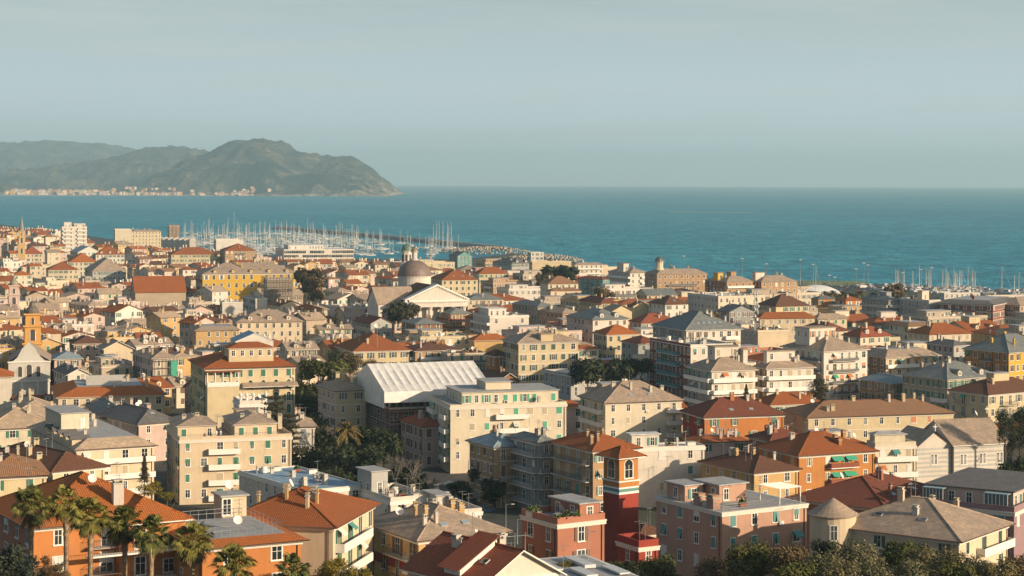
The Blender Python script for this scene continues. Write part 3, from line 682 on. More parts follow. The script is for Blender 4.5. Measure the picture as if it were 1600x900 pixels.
M3 = b(AP, 'tall cream apartment block with green shuttered penthouses and three white balconies', 'apartment building', (259,282,457,690,16.3,17), wc='cream', rc='slate', roof='F', sc='green', kinds=('rollerfull','roller','tilt','bare'), pitch=.3, sp=3.0, bal=[('F',.25,.53)], ph=[(.0,.34,.15,.8,2.4,'H'),(.5,.88,.1,.8,2.5,'H'),(.62,.8,.8,.98,3.6,'F')], ch=0, ant=2, D=22, seed=3)
for k, (x, y) in enumerate(((2,9),(5,11),(9,6),(14,7),(17,10),(20,9),(21.5,4))): chimney(M3['roof'], (min(x, M3['W']-1), y, M3['h']+2.6), 'ivory', 1.1, 1.5)
m = MB()
for i in range(int(M3['W']/.5)): m.box(.2+i*.5,.24+i*.5,.08,.11,M3['h']+.8,M3['h']+1.25,RAIL,False)
m.box(.1,M3['W']-.1,.07,.13,M3['h']+1.25,M3['h']+1.3,RAIL); part('terrace_railing', m, M3['o'])
b(HS, 'white house with slate hipped roof and blue grey shutters right of the cream block', 'house', (452,459,493,668,13.2,12), wc='white', rc='slate', sc='blue', kinds=('open','closed'), sp=3.6, ch=1, D=13, W=None)
MC = b(HS, 'white pavilion with balustrade and stone finials behind the cream block', 'house', (366,376,418,634,17,17), wc='white', rc='grey', roof='F', pitch=.5, ch=0, D=9)
for (x, y) in ((.2,.2),(MC['W']*.5,.2),(MC['W']-.2,.2),(MC['W']*.25,.2)):
    m = MB(); m.lathe(0,0,[(.3,0),(.3,.6),(.12,.7),(.4,1.1),(.42,1.5),(.1,1.8),(0.0001,2.2)], FRW, 8); part('finial', m, MC['o'], (x,y,MC['h']+1.2))
M4 = b(AP, 'yellow green apartment house with orange roof, arched windows and loggia', 'apartment building', (299,322,462,577,22,18), wc='paleyel', wl='olive', rc='terra', sc='green', kinds=('closed','rollerfull','open'), sp=3.6, ch=3, ant=1, ph=[(.28,.78,.12,.4,2.2,'H')], bal=[('F',.45,.75,(2,3)),('R',.1,.9)], D=26, arch=True, near=True, pitch=.34)
m = MB(); m.box(.15,.0+M4['W']*.36,-2.2,-.02,M4['h']-4.4,M4['h']-4.2,FRW)
for i in range(5): x = .2+(M4['W']*.36-.4)*i/4; m.box(x-.12,x+.12,-2.1,-1.9,M4['h']-4.19,M4['h']-.6,FRW)
m.box(-.3,M4['W']*.38,-2.6,-.19,M4['h']-.598,M4['h']-.43,roofmat('terra')); m.box(.15,M4['W']*.36,-2.2,-2.1,M4['h']-4.19,M4['h']-3.2,FRW); part('loggia', m, M4['o'])
m = MB(); m.box(.2,M4['W']*.36,-2.0,-.02,-3,M4['h']-4.42,plaster(P['paleyel'])); part('wall', m, M4['o'])
m = MB(); m.face([(M4['W']*.4,-2.2,M4['h']-4.6),(M4['W']+.5,-2.2,M4['h']-4.6),(M4['W']+.5,-.02,M4['h']-3.7),(M4['W']*.4,-.02,M4['h']-3.7)], roofmat('slate'), [(0,0),(15,0),(15,2),(0,2)]); m.box(M4['W']*.4,M4['W']+.5,-2.2,-.02,M4['h']-4.8,M4['h']-4.61,FR); part('skirt_roof', m, M4['o'])
M5 = b('low_building', 'wide low building with blue grey membrane roof and chimneys below the park', 'building', (375,478,572,770,13.5,33), wc='white', rc='bluem', roof='F', pitch=.12, ch=4, D=30, kinds=('bare',))
b('low_building', 'white building with a grey stair block and terraces right of the blue grey roof', 'building', (556,612,676,786,12.5,30), wc='white', rc='grey', roof='F', pitch=.35, ch=3, ph=[(.02,.42,.55,.95,4.2,'F','lgrey')], D=20, kinds=('bare','roller'), sc='grey', ant=1)
b(HS, 'low white house with cluttered chimneys between the slate roof and the bare trees', 'house', (640,690,754,806,11.5,25), wc='white', rc='grey', roof='F', pitch=.3, ch=9, ph=[(.3,.6,.5,.9,2.0,'F')], D=14, seed=4)
# tent over building
X, Y, W_, D_ = fit(556,603,757,612,19.5,20); g = gz(X,Y); FOOT.append(footprint(X,Y,20,W_,D_)); W_ = min(W_, 30)
tb = thing(AP, 'brick palazzo in scaffolding under a white tent roof beside the dark park', 'apartment building', (X+.8,Y+1.2,g), R(20)); h_ = 19.5-g; hb = h_-4
m = MB(); m.box(.5,W_-.5,.5,D_-.5,-3,hb,plaster(P['brick'])); part('wall', m, tb)
for f_, Ln in (('F',W_-1),('L',D_-1)):
    n = int(Ln/2.6)
    for r_ in range(3):
        for k in range(n):
            c = .5+Ln*(k+.5)/n; put_window(tb, f_, W_, D_, c, hb-3.2-r_*3.6, 1.0, 2.0, 'bare' if k%3 else 'closed', 'dgreen', False, False, random)
            col_o = tb.children[-1]; col_o.location[1 if f_ == 'F' else 0] += .5
m = MB(); m.box(.3,W_-.3,.3,.48,hb-.5,hb-.1,FR); m.box(.3,.48,.5,D_-.3,hb-.5,hb-.1,FR); m.box(.3,W_-.3,.3,.48,hb-4.1,hb-3.9,FR); m.box(.3,.48,.5,D_-.3,hb-4.1,hb-3.9,FR); part('cornice', m, tb)
scf = thing('scaffolding', 'steel scaffolding frame around the tented brick palazzo', 'scaffolding', (X+.8,Y+1.2,g), R(20)); m = MB()
for i in range(15):
    for off_ in (-.9,.1): m.tube((W_*i/14,off_,0), (W_*i/14,off_,h_-1), .06, .06, METAL, 4)
for i in range(11):
    for off_ in (-.9,.1): m.tube((off_,D_*i/10,0), (off_,D_*i/10,h_-1), .06, .06, METAL, 4)
for k in range(1,8):
    z = k*2.1
    if z < h_-1: m.tube((0,-.9,z),(W_,-.9,z),.05,.05,METAL,4); m.tube((-.9,0,z),(-.9,D_,z),.05,.05,METAL,4); m.box(0,W_,-.85,.05,z-1.06,z-1.0,simple((.30,.24,.17),.8,0,'planks',.2)); m.box(-.85,.05,.06,D_,z-1.06,z-1.0,simple((.30,.24,.17),.8,0,'planks',.2))
scf.data if False else None
o_ = part('frame', m, scf)
tarp = simple((.70,.69,.65), .55, 0, 'tarpaulin', .18, .6)
tn = thing('tent_roof', 'huge white ribbed tarpaulin tent over the scaffolded palazzo', 'tent', (X+.8,Y+1.2,g), R(20)); m = MB(); rz_h = h_+5.4; sg = 14
a0, a1, b0, b1 = -1.6, W_+1.0, -1.6, D_+1.6; bm_ = (b0+b1)/2
for i in range(sg*3):
    x0, x1 = a0+(a1-a0)*i/(sg*3), a0+(a1-a0)*(i+1)/(sg*3); d0 = .0 if i%3 == 0 else .28; d1 = .0 if (i+1)%3 == 0 else .28
    for (ya, za, yb, zb) in ((b0,h_,bm_,rz_h),(bm_,rz_h,b1,h_)):
        for j in range(4):
            t0, t1 = j/4, (j+1)/4; s0, s1 = math.sin(math.pi*t0), math.sin(math.pi*t1)
            m.face([(x0,ya+(yb-ya)*t0,za+(zb-za)*t0-d0*s0),(x1,ya+(yb-ya)*t0,za+(zb-za)*t0-d1*s0),(x1,ya+(yb-ya)*t1,za+(zb-za)*t1-d1*s1),(x0,ya+(yb-ya)*t1,za+(zb-za)*t1-d0*s1)], tarp, None, True)
m.face([(a0,b0,h_-4),(a0,b0,h_),(a0,bm_,rz_h),(a0,b1,h_),(a0,b1,h_-4)], tarp); m.face([(a1,b0,h_-4),(a1,b0,h_),(a1,bm_,rz_h),(a1,b1,h_),(a1,b1,h_-4)][::-1], tarp)
m.face([(a0,b0,h_-2.6),(a1,b0,h_-3.0),(a1,b0,h_),(a0,b0,h_)], tarp); m.face([(a0,b1,h_-3),(a1,b1,h_-3),(a1,b1,h_),(a0,b1,h_)][::-1], tarp); part('cover', m, tn)
b(HS, 'villa with slate roof, pink side and pale yellow front left of the white tent', 'house', (498,525,557,612,18,24), wc='paleyel', wl='palepink', rc='slate', sc='dgreen', kinds=('open','bare'), sp=3.2, ch=2, course=True, D=18, W=8)
b(HS, 'narrow beige house, red tiled roof, tall brown shutters, left of the green shuttered block', 'house', (628,662,690,668,12.5,24), wc='palepink', rc='red', sc='brown', kinds=('closed','half'), sp=2.4, wh=1.9, ch=1, D=22, W=6)
M9 = b(AP, 'tall pale cream apartment block with bright green roller shutters and set back penthouse', 'apartment building', (672,705,886,638,18,16), wc='ivory', rc='grey', roof='F', sc='bgreen', kinds=('rollerfull','roller','rollerfull','bare'), sp=3.05, bal=[('L',.05,.3),('L',.6,.9),('F',.38,.66,(0,1,2))], pitch=.25, ph=[(.14,.98,.22,.95,2.7,'F'),(.38,.6,.4,.8,4.6,'F')], ch=3, ant=2, D=20, seed=11)
b(AP, 'shaded beige palazzo with blue grey roof between the cream and the grey balcony blocks', 'apartment building', (735,774,799,700,15.8,28), wc='tan', rc='blue', sc='brown', kinds=('closed','bare'), sp=2.6, ch=1, sky_n=1, bal=[('F',.1,.8)], solid=False, D=24, W=8, course=True)
b(AP, 'grey apartment block wrapped in grey balconies with slate roof', 'apartment building', (800,842,868,693,17.5,30), wc='grey', rc='gslate', sc='grey', kinds=('bare','bare','roller'), sp=3, bal=[('L',0,1.0),('F',0,.45)], solid='grey', ch=1, ant=1, D=20)
b(AP, 'beige apartment block with brown tiled roof and dark iron balconies left of the red tower', 'apartment building', (866,928,998,706,18,29), wc='tan', rc='terra', sc='teal', kinds=('open','bare','rollerfull'), sp=3, bal=[('L',.05,.95)], solid=False, ch=2, ant=1, D=24)
b(AP, 'plain white building with flat roof and corner stair block right of the red tower', 'apartment building', (955,968,1102,704,15.2,14), wc='white', rc='white', roof='F', sc='teal', kinds=('bare','rollerfull'), pitch=.15, ph=[(.18,.5,.3,.8,2.6,'F')], ch=4, ant=2, D=15, sp=5.0)
b(AP, 'cream palazzo with wide grey slate hipped roof and corner balconies', 'apartment building', (908,947,1066,631,15,20), wc='ivory', rc='slate', sc='orange', kinds=('bare','rollerfull','bare'), sp=3.6, bal=[('F',.8,1.0),('L',.1,.9)], fl=3.1, ch=3, sky_n=2, pitch=.5)
b(HS, 'small house with orange tiled roof squeezed behind the green shuttered block', 'house', (860,873,914,638,11,22), wc='palepink', rc='terra', sc='beige', ch=0, kinds=('bare',), D=10)
b(HS, 'red and orange house with dark tiled roof and green shutters', 'house', (1068,1102,1226,653,13,17), wc='orange', wl='red', rc='dark', sc='green', kinds=('open','closed','open'), sp=4.6, ch=2, sky_n=2, pitch=.5)
b(HS, 'cream house with terracotta hipped roof behind the red and orange house', 'house', (1180,1206,1284,634,11,20), wc='ivory', rc='terra', ch=2, pitch=.5, D=14)
b('long_house', 'long pale yellow building with terracotta roof and orange shutters', 'house', (1226,1264,1491,653,12.5,15), wc='paleyel', rc='pale', sc='orange', kinds=('rollerfull','bare'), sp=4.2, ch=5, ant=2, pitch=.36, course=True, D=15)
b(HS, 'big orange house with terracotta hipped roof and green awnings', 'house', (1188,1250,1368,713,15.2,24), wc='dorange', wl='orange', rc='terra', sc='beige', kinds=('bare','rollerfull','half'), sp=3.8, ch=3, ant=2, D=18, bal=[('F',.38,.75,(0,1))], solid='brick', seed=21)
m = MB(); W_ = BUILT[-1]['W']; h_ = BUILT[-1]['h']
for k in (0, 1):
    for c in (.42, .60): m.face([(W_*c,-1.3,h_-1.25-3.2*k),(W_*(c+.14),-1.3,h_-1.25-3.2*k),(W_*(c+.14),-.02,h_-.5-3.2*k),(W_*c,-.02,h_-.5-3.2*k)], simple((.05,.36,.24),.8,0,'awning_cloth',.1))
part('awning', m, BUILT[-1]['o'])
b(HS, 'house with dark tiled roof and clustered chimneys just behind the orange house', 'house', (1172,1205,1262,690,13.6,26), wc='salmon', rc='dark', ch=6, ant=2, D=14, near=False)
b(HS, 'ochre house with brown tiled roof between the white building and the orange house', 'house', (1098,1180,1248,740,13,30), wc='ochre', rc='brown', sc='white', kinds=('bare',), ch=2, sky_n=0, ant=1, pitch=.38, D=20, seed=2)
b(HS, 'low cluster house with terracotta roofs, parasols and chimneys right of the cream palazzo', 'house', (1070,1090,1172,692,11.5,15), wc='palepink', rc='terra', roof='T', flat=4, ch=7, ant=3, pitch=.25, D=16, seed=9)
b(AP, 'cream apartment house with long white balconies and mansard penthouse', 'apartment building', (1358,1369,1432,700,15.8,14), wc='ivory', rc='grey', roof='F', sc='beige', kinds=('rollerfull','bare','rollerfull'), bal=[('F',0,1.0)], pitch=.4, sp=2.6, ch=2, ph=[(.05,.8,.3,.95,2.2,'H')], D=14)
# chapel
CHP = b('chapel', 'white and grey striped chapel with long slate roof and a projecting gable', 'chapel', (1436,1492,1573,694,12,20), wc='white', rc='slate', roof='Gx', pitch=.6, ch=0, nowin=('F','L','R'), D=14, cornice=False)
W_, D_, h_ = CHP['W'], CHP['D'], CHP['h']
m = MB(); m.box(-9.0,-.02,1,10,-3,h_-.3,plaster(P['white'])); m.face([(-9,1,h_-.3),(-.02,1,h_-.3),(-4.5,1,h_+2.8)], plaster(P['white'])); tr_ = part('transept', m, CHP['o'])
m = MB(); rmm = roofmat('slate'); m.face([(-9.6,.4,h_-.7),(-4.5,.4,h_+3.0),(-4.5,12,h_+3.0),(-9.6,12,h_-.7)][::-1], rmm, [(0,0),(0,6),(11,6),(11,0)][::-1]); m.face([(-4.5,.4,h_+3.0),(.6,.4,h_-.7),(.6,12,h_-.7),(-4.5,12,h_+3.0)][::-1], rmm, [(0,6),(0,0),(11,0),(11,6)][::-1]); part('roof', m, tr_)
m = MB()
for k in range(7): z = h_-1.2-k*1.0; m.box(-.03,W_+.03,-.03,-.004,z,z+.45,plaster(P['lgrey'])); m.box(-9.03,-.1,.97,.996,z,z+.45,plaster(P['lgrey'])); m.box(-9.03,-9.004,1,10,z,z+.45,plaster(P['lgrey']))
part('stone_bands', m, CHP['o'])
for c in (.18,.55,.88): 
    for dx in (-.45,.45): part('window', winmesh('bare', .6, 1.9, 'grey', True), CHP['o'], (W_*c+dx, -.03, h_-4.6))
for dx in (-.45,.45): part('window', winmesh('bare', .6, 1.9, 'grey', True), tr_, (-4.5+dx, .97, h_-4.4))
m = MB(); m.box(-.08,.08,-.08,.08,0,1.6,FRW); m.box(-.5,.5,-.07,.07,.9,1.1,FRW)
part('cross', m, CHP['o'], (-4.5,.6,h_+3.0)); part('cross', m, CHP['o'], (W_-.1,D_/2,h_+D_/2*.75))
b(HS, 'large cream house with brown tiled hipped roof and iron balconies left of the cypresses', 'house', (1484,1545,1640,618,14.8,34), wc='paleyel', rc='brown', sc='grey', kinds=('open','closed','bare'), sp=3.4, bal=[('F',.2,.45),('L',.55,.8)], solid=False, ch=1, ph=[(.35,.6,.4,.6,1.4,'F')], D=22)
b(AP, 'shaded grey house with green shutters, corner loggia and slate mansard roof', 'apartment building', (1411,1481,1562,594,16,33), wc='beige', rc='gslate', sc='green', kinds=('closed','open'), sp=3.0, ch=5, ant=2, sky_n=2, dorm=2, D=24, bal=[('L',0,.3,(1,))])
b(VI, 'small grey villa with pale blue metal roof', 'house', (1345,1396,1426,600,13,30), wc='tan', rc='blue', sc='brown', kinds=('open','bare'), sp=3, ch=0, sky_n=1, D=20, bal=[('L',.2,.4),('F',.1,.5)], solid=False, course=True)
b(AP, 'tall white apartment block with slate roof and stacked dark balconies', 'apartment building', (1224,1288,1356,550,21,30), wc='white', rc='slate', sc='orange', kinds=('roller','bare','rollerfull'), sp=2.8, bal=[('F',.15,.75),('L',.05,.9)], solid=False, ch=2, ph=[(.1,.7,.45,.8,3.0,'F')], ant=2, D=22)
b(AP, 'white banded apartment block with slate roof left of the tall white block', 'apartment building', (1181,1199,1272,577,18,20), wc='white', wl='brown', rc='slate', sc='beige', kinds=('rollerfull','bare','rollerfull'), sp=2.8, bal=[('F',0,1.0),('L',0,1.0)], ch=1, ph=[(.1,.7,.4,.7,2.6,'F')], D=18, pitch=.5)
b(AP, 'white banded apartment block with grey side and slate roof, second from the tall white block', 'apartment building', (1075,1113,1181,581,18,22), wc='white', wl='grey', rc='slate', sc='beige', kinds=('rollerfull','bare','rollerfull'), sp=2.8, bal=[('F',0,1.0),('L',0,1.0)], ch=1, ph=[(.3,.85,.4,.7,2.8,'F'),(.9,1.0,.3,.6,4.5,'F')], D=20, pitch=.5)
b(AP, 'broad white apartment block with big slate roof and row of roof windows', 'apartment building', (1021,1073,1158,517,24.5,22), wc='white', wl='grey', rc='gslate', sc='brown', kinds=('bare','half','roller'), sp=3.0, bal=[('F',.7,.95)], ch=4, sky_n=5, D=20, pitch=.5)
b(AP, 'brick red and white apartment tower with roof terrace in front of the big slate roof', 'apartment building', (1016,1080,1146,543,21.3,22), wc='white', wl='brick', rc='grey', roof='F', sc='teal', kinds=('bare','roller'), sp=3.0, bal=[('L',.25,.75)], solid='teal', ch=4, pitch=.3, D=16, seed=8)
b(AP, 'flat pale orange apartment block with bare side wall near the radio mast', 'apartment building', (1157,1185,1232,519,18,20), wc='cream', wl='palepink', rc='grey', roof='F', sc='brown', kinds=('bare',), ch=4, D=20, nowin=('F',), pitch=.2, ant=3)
b(HS, 'dark slate house with grey gable left of the radio mast', 'house', (1122,1140,1180,487,16,24), wc='grey', rc='dslate', roof='Gy', sc='brown', ch=1, D=20)
b(AP, 'long flat white building with grey blank end wall', 'apartment building', (1075,1123,1196,465,19,24), wc='ivory', wl='lgrey', rc='white', roof='F', sc='brown', kinds=('bare','roller'), ch=5, pitch=.2, D=24, ant=3)
b('long_house', 'long cream building with flat toned orange tile roof right of the radio mast', 'house', (1180,1188,1274,498,14,12), wc='cream', rc='terra', sc='beige', ch=2, D=20, pitch=.6)
b(HS, 'building with dark brown hipped roof above the long orange roof', 'house', (1185,1213,1264,479,16,24), wc='paleyel', rc='brown', ch=2, pitch=.6, ant=1, D=22)
M35 = b('palazzo', 'ochre brick palazzo with slate roof and domed lookout on the seafront', 'palazzo', (1008,1027,1105,429,21,20), wc='tan', rc='slate', roof='T', flat=5, pitch=.5, sc='brown', kinds=('bare','closed','roller'), bal=[('F',.2,.8,(1,2,3))], solid=False, sp=3.6, ch=4, ant=3, D=30)
m = MB(); m.lathe(0,0,[(2.6,0),(2.6,1.0),(2.0,1.2),(2.0,4.2),(2.5,4.3),(2.5,4.6)],plaster(P['ivory']),10); cu = part('lookout', m, M35['o'], (M35['W']*.14, 6, M35['h']+2)); m = MB(); m.lathe(0,0,[(2.4,4.6),(2.2,5.8),(1.5,6.7),(.5,7.2),(.1,7.4),(0.0001,9)],simple((.10,.10,.09),.5,0,'lead'),10); part('dome', m, cu)
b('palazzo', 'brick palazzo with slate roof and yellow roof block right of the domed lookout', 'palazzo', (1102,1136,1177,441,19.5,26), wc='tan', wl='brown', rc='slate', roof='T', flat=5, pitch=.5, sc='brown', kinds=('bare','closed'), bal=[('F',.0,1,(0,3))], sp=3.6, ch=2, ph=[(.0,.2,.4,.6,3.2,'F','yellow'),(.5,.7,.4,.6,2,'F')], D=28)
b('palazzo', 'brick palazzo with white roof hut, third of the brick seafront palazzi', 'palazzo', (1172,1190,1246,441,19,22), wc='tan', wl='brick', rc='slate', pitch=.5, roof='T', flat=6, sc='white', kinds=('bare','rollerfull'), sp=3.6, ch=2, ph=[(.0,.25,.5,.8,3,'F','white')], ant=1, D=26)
b(AP, 'grey apartment block with curved balcony bands near the yacht yard', 'apartment building', (1347,1389,1408,470,18,32), wc='grey', rc='gslate', sc='grey', bal=[('L',0,1),('F',0,1)], solid='lgrey', sp=4, ch=1, ph=[(.5,.9,.3,.6,2,'F')], D=30, kinds=('bare',), roof='T', flat=5)
b(AP, 'plain grey flat roofed block with central balconies beside the brick striped block', 'apartment building', (1405,1452,1470,471,18.5,35), wc='lgrey', rc='grey', roof='F', sc='grey', bal=[('L',.35,.6)], solid='grey', kinds=('bare','rollerfull'), sp=4, ch=1, ph=[(.2,.8,.3,.45,4,'F','ivory')], D=33, pitch=.2)
b(AP, 'brick and white striped apartment block with dark slate roof', 'apartment building', (1466,1552,1590,477,18,60), wc='brick', rc='dslate', roof='T', flat=4, sc='teal', bal=[('L',.1,.3),('L',.55,.8)], solid=False, kinds=('bare','rollerfull'), sp=3.6, ch=2, D=34, course=True, cornice=True)
b(AP, 'pale beige apartment house right of the brick striped block', 'apartment building', (1552,1594,1640,478,17,40), wc='beige', rc='slate', sc='brown', bal=[('L',.2,.7)], solid=False, ch=1, D=22)
b(HS, 'cream house with ochre roof structures in front of the plain grey block', 'house', (1383,1420,1464,510,12,25), wc='ivory', rc='pale', roof='T', flat=3, sc='dgreen', ch=3, D=20)
b(HS, 'cream house with wide terracotta hipped roof below the brick striped block', 'house', (1420,1453,1518,523,13,24), wc='ivory', rc='terra', sc='beige', ch=3, D=22, pitch=.5, kinds=('closed',))
b(HS, 'white house with dark slate roof and brown cornice left of the tall orange building', 'house', (1449,1491,1513,541,14.5,32), wc='lgrey', rc='dslate', sc='brown', ch=2, D=20, kinds=('closed',), sp=2.6)
b(AP, 'tall orange and yellow apartment block with slate roof at the right edge', 'apartment building', (1508,1577,1650,552,20,36), wc='yellow', wl='dorange', rc='gslate', sc='brown', kinds=('bare','closed','half'), sp=3.0, bal=[('L',.35,.6)], solid=False, ch=3, ant=2, D=24, course=True, pitch=.5)
b(AP, 'low cream apartment block with white terrace band and slate mansard', 'apartment building', (1340,1385,1468,560,16.3,27), wc='cream', wl='brown', rc='slate', sc='brown', bal=[('F',0,1,(0,1))], kinds=('bare','roller'), ch=3, D=22, roof='T', flat=4, pitch=.55)
b(HS, 'house with bright red hipped roof and long white dormer in the middle right', 'house', (1318,1345,1392,527,13,30), wc='ivory', rc='red', ch=2, D=20, pitch=.6, dorm=2)
b(HS, 'house with red roof and chimneys left of the white dormer', 'house', (1250,1292,1326,518,13,28), wc='ivory', rc='dark', ch=4, D=18, pitch=.5)
b(HS, 'low house with pale grey slate pyramid roof near the yacht yard', 'house', (1268,1278,1324,499,12,20), wc='cream', rc='slate', ch=1, D=16, pitch=.6)
b(HS, 'orange house with dark roof in front of the white storage tent', 'house', (1268,1279,1306,468,14,22), wc='dorange', rc='dslate', ch=1, D=12)
b(HS, 'red and orange house with terracotta roof left of the grey curved balconies', 'house', (1306,1322,1347,470,14,24), wc='dorange', wl='brick', rc='terra', sc='white', ch=1, D=16)
b(AP, 'low white quay clubhouse under the masts at the right', 'building', (1468,1476,1532,459,6,14), wc='white', rc='white', roof='F', ch=1, D=12, pitch=.1, kinds=('bare',))
b(AP, 'low pale quay building at the right edge under the masts', 'building', (1538,1545,1610,463,6.5,14), wc='ivory', rc='white', roof='F', ch=2, D=12, pitch=.1, kinds=('bare',))
# ---- middle
b('palazzo', 'four storey cream palazzo with slate roof and dark green shutters', 'palazzo', (787,811,904,537,19,20), wc='paleyel', rc='slate', sc='dgreen', kinds=('open','open','bare','closed'), sp=3.6, ch=4, ph=[(.38,.58,.02,.25,1.5,'F')], course=True, D=20, cornice=True)
b(HS, 'small white house with orange tiled roof tucked behind the four storey palazzo', 'house', (893,903,936,547,12.5,22), wc='ivory', rc='terra', ch=0, D=14)
VB = b(VI, 'grey classical villa with balustrade, arched windows and low slate roof', 'villa', (851,893,956,589,12,30), wc='lgrey', rc='grey', roof='F', sc='grey', kinds=('bare',), arch=True, sp=3.2, ch=0, D=18, wh=1.8, pitch=.3, ph=[(.2,.8,.2,.8,.3,'H')])
b(HS, 'pink house with red roof and white balustrade', 'house', (905,925,984,571,13,22), wc='pink', rc='red', sc='dgreen', kinds=('closed',), ch=0, D=14, roof='T', flat=3)
b(HS, 'yellow green shuttered house with bright orange hipped roof', 'house', (928,949,999,524,16,22), wc='paleyel', rc='bright', sc='dgreen', kinds=('open','closed'), ch=0, D=14, pitch=.5, cornice=True)
b(HS, 'grey villa with dark brown hipped roof right of the yellow shuttered house', 'house', (972,998,1034,538,14.5,25), wc='grey', rc='dark', sc='dgreen', kinds=('closed',), ch=0, D=18)
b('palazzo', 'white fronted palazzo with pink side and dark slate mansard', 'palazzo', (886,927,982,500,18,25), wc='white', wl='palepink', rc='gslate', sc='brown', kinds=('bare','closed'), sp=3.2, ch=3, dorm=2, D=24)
b('palazzo', 'long olive grey palazzo with dark slate roof and rows of windows', 'palazzo', (801,841,866,480,17.5,26), wc='beige', rc='gslate', sc='dgreen', kinds=('closed','bare'), sp=3.2, ch=1, D=30)
b('palazzo', 'dusky pink palazzo with brown roof', 'palazzo', (842,880,904,490,16,30), wc='pink', rc='slate', sc='brown', kinds=('closed','bare'), sp=3.2, ch=2, D=26)
b(AP, 'white modernist block with stepped roof terraces', 'apartment building', (740,766,827,497,15.5,22), wc='white', rc='white', roof='F', sc='white', kinds=('bare',), sp=5, ch=1, pitch=.3, ph=[(.1,.55,.3,.9,3,'F')], D=16, bal=[('L',0,1)])
b(AP, 'brown banded apartment block with green grey hipped roof below the white pediment', 'apartment building', (677,705,736,491,14.8,26), wc='tan', rc='gslate', sc='brown', bal=[('L',0,1),('F',0,1)], solid='brick', kinds=('bare',), sp=3, ch=0, D=22)
b(AP, 'brown banded apartment block with red gable right of the green grey roof', 'apartment building', (727,737,760,497,14,24), wc='tan', rc='red', sc='brown', bal=[('F',0,1)], solid='brick', kinds=('bare',), ch=1, D=18)
b(HS, 'ochre house with bright orange roof left of the four storey palazzo', 'house', (733,742,796,533,12.5,18), wc='ochre', rc='bright', ch=2, D=16, nowin=('F',), pitch=.5)
b(HS, 'low grey beige building with balconies behind the white tent', 'building', (690,700,760,554,13,16), wc='beige', rc='brown', roof='F', ch=3, pitch=.1, bal=[('F',.5,1)], solid=False, D=16, ant=2)
b('pavilion', 'ornate orange pavilion with arched windows and tiled gables', 'pavilion', (761,775,793,557,14,28), wc='dorange', rc='brown', arch=True, kinds=('bare',), sp=2.2, ch=0, D=8, wh=2.2, ww=.9, sc='brown', rows=1, pitch=.6, cornice=True)
b(HS, 'brown timbered chalet with dark roofs below the orange pavilion', 'house', (748,780,812,595,9,28), wc='brown', rc='brown', ch=1, D=16, roof='Gy', pitch=.6)
b(VI, 'yellow villa with terracotta hipped roof and green shutters above the white tent', 'villa', (525,554,641,550,13.5,20), wc='paleyel', rc='terra', sc='dgreen', kinds=('open',), sp=3.8, ch=2, pitch=.5, D=15, cornice=True, ant=1)
b(HS, 'pale grey gabled house with brown roof above the yellow villa', 'house', (556,580,613,505,13,24), wc='lgrey', rc='dark', roof='Gy', sc='dgreen', kinds=('closed','open'), ch=1, D=18, pitch=.5, ant=1)
b(HS, 'pale pink flat house with chimneys left of the grey gabled house', 'house', (538,551,579,482,15,22), wc='palepink', rc='grey', roof='F', sc='brown', ch=6, D=16, pitch=.1, kinds=('closed',))
b(AP, 'yellow apartment house with orange roof and solar panels behind the domed church', 'apartment building', (672,691,747,438,17.5,18), wc='paleyel', rc='terra', sc='dgreen', kinds=('open','closed'), ch=3, D=22, sky_n=2, pitch=.5)
b(HS, 'yellow house with orange roof and window row right of the solar panels', 'house', (740,749,795,428,14.5,18), wc='paleyel', rc='terra', ch=1, D=20, pitch=.6)
b(HS, 'cream upper house with brown roof behind its lower twin', 'house', (853,857,904,444,17,16), wc='ivory', rc='pale', ch=1, D=14, kinds=('bare',), pitch=.5)
b(HS, 'cream lower house with red shuttered windows and pale brown roof', 'house', (855,861,909,455,14.2,16), wc='ivory', rc='pale', sc='orange', kinds=('closed',), sp=5, ch=1, D=14, pitch=.4)
b(AP, 'teal painted apartment house with dark red roof near the sea', 'apartment building', (903,942,953,437,17.5,45), wc='teal', rc='dark', sc='white', kinds=('bare',), sp=4, ch=0, D=26, bal=[('L',.4,.7)], solid=False)
b(AP, 'white apartment block with grey side balconies right of the teal house', 'apartment building', (951,985,1013,427,19.5,28), wc='white', wl='lgrey', rc='slate', sc='brown', bal=[('L',0,1),('F',.6,1)], ch=2, ph=[(.0,.3,.3,.6,4,'F')], D=24, ant=3, kinds=('bare',))
b(AP, 'plain yellow block with flat roof close to the shore', 'building', (827,832,893,410,17,14), wc='paleyel', rc='slate', roof='F', ch=2, D=26, pitch=.2, nowin=('F',))
b(AP, 'cream seafront block with small dark roof and terraces right of the yellow block', 'apartment building', (893,899,943,414,15,14), wc='ivory', rc='slate', roof='T', sc='bgreen', ch=3, D=20, bal=[('F',.1,.9)], kinds=('bare',))
b(AP, 'slate grey seafront house with mansard roof left of the yellow block', 'apartment building', (770,800,833,412,15,26), wc='lgrey', rc='dslate', ch=4, D=26, dorm=2)
b(HS, 'blue grey boatyard hall with dark gable roof beside the breakwater root', 'building', (702,715,738,400,12,30), wc='teal', rc='dslate', roof='Gy', ch=0, D=30, pitch=.5)
b(HS, 'house with dark red roof and pale skylight strip left of the brown hipped roof', 'house', (905,940,966,474,14,24), wc='ochre', rc='dark', ch=2, D=22, sky_n=1, pitch=.5)
b(HS, 'yellow gable ended house with brown roof, second left of the brown hipped roof', 'house', (942,957,988,486,14,24), wc='paleyel', rc='slate', roof='Gy', ch=1, D=20, pitch=.5, nowin=('F',))
b(HS, 'pale yellow gable house immediately left of the white walled brown roof', 'house', (984,990,1014,478,14.5,22), wc='paleyel', rc='dark', roof='Gy', ch=1, D=18, pitch=.5, nowin=('F',))
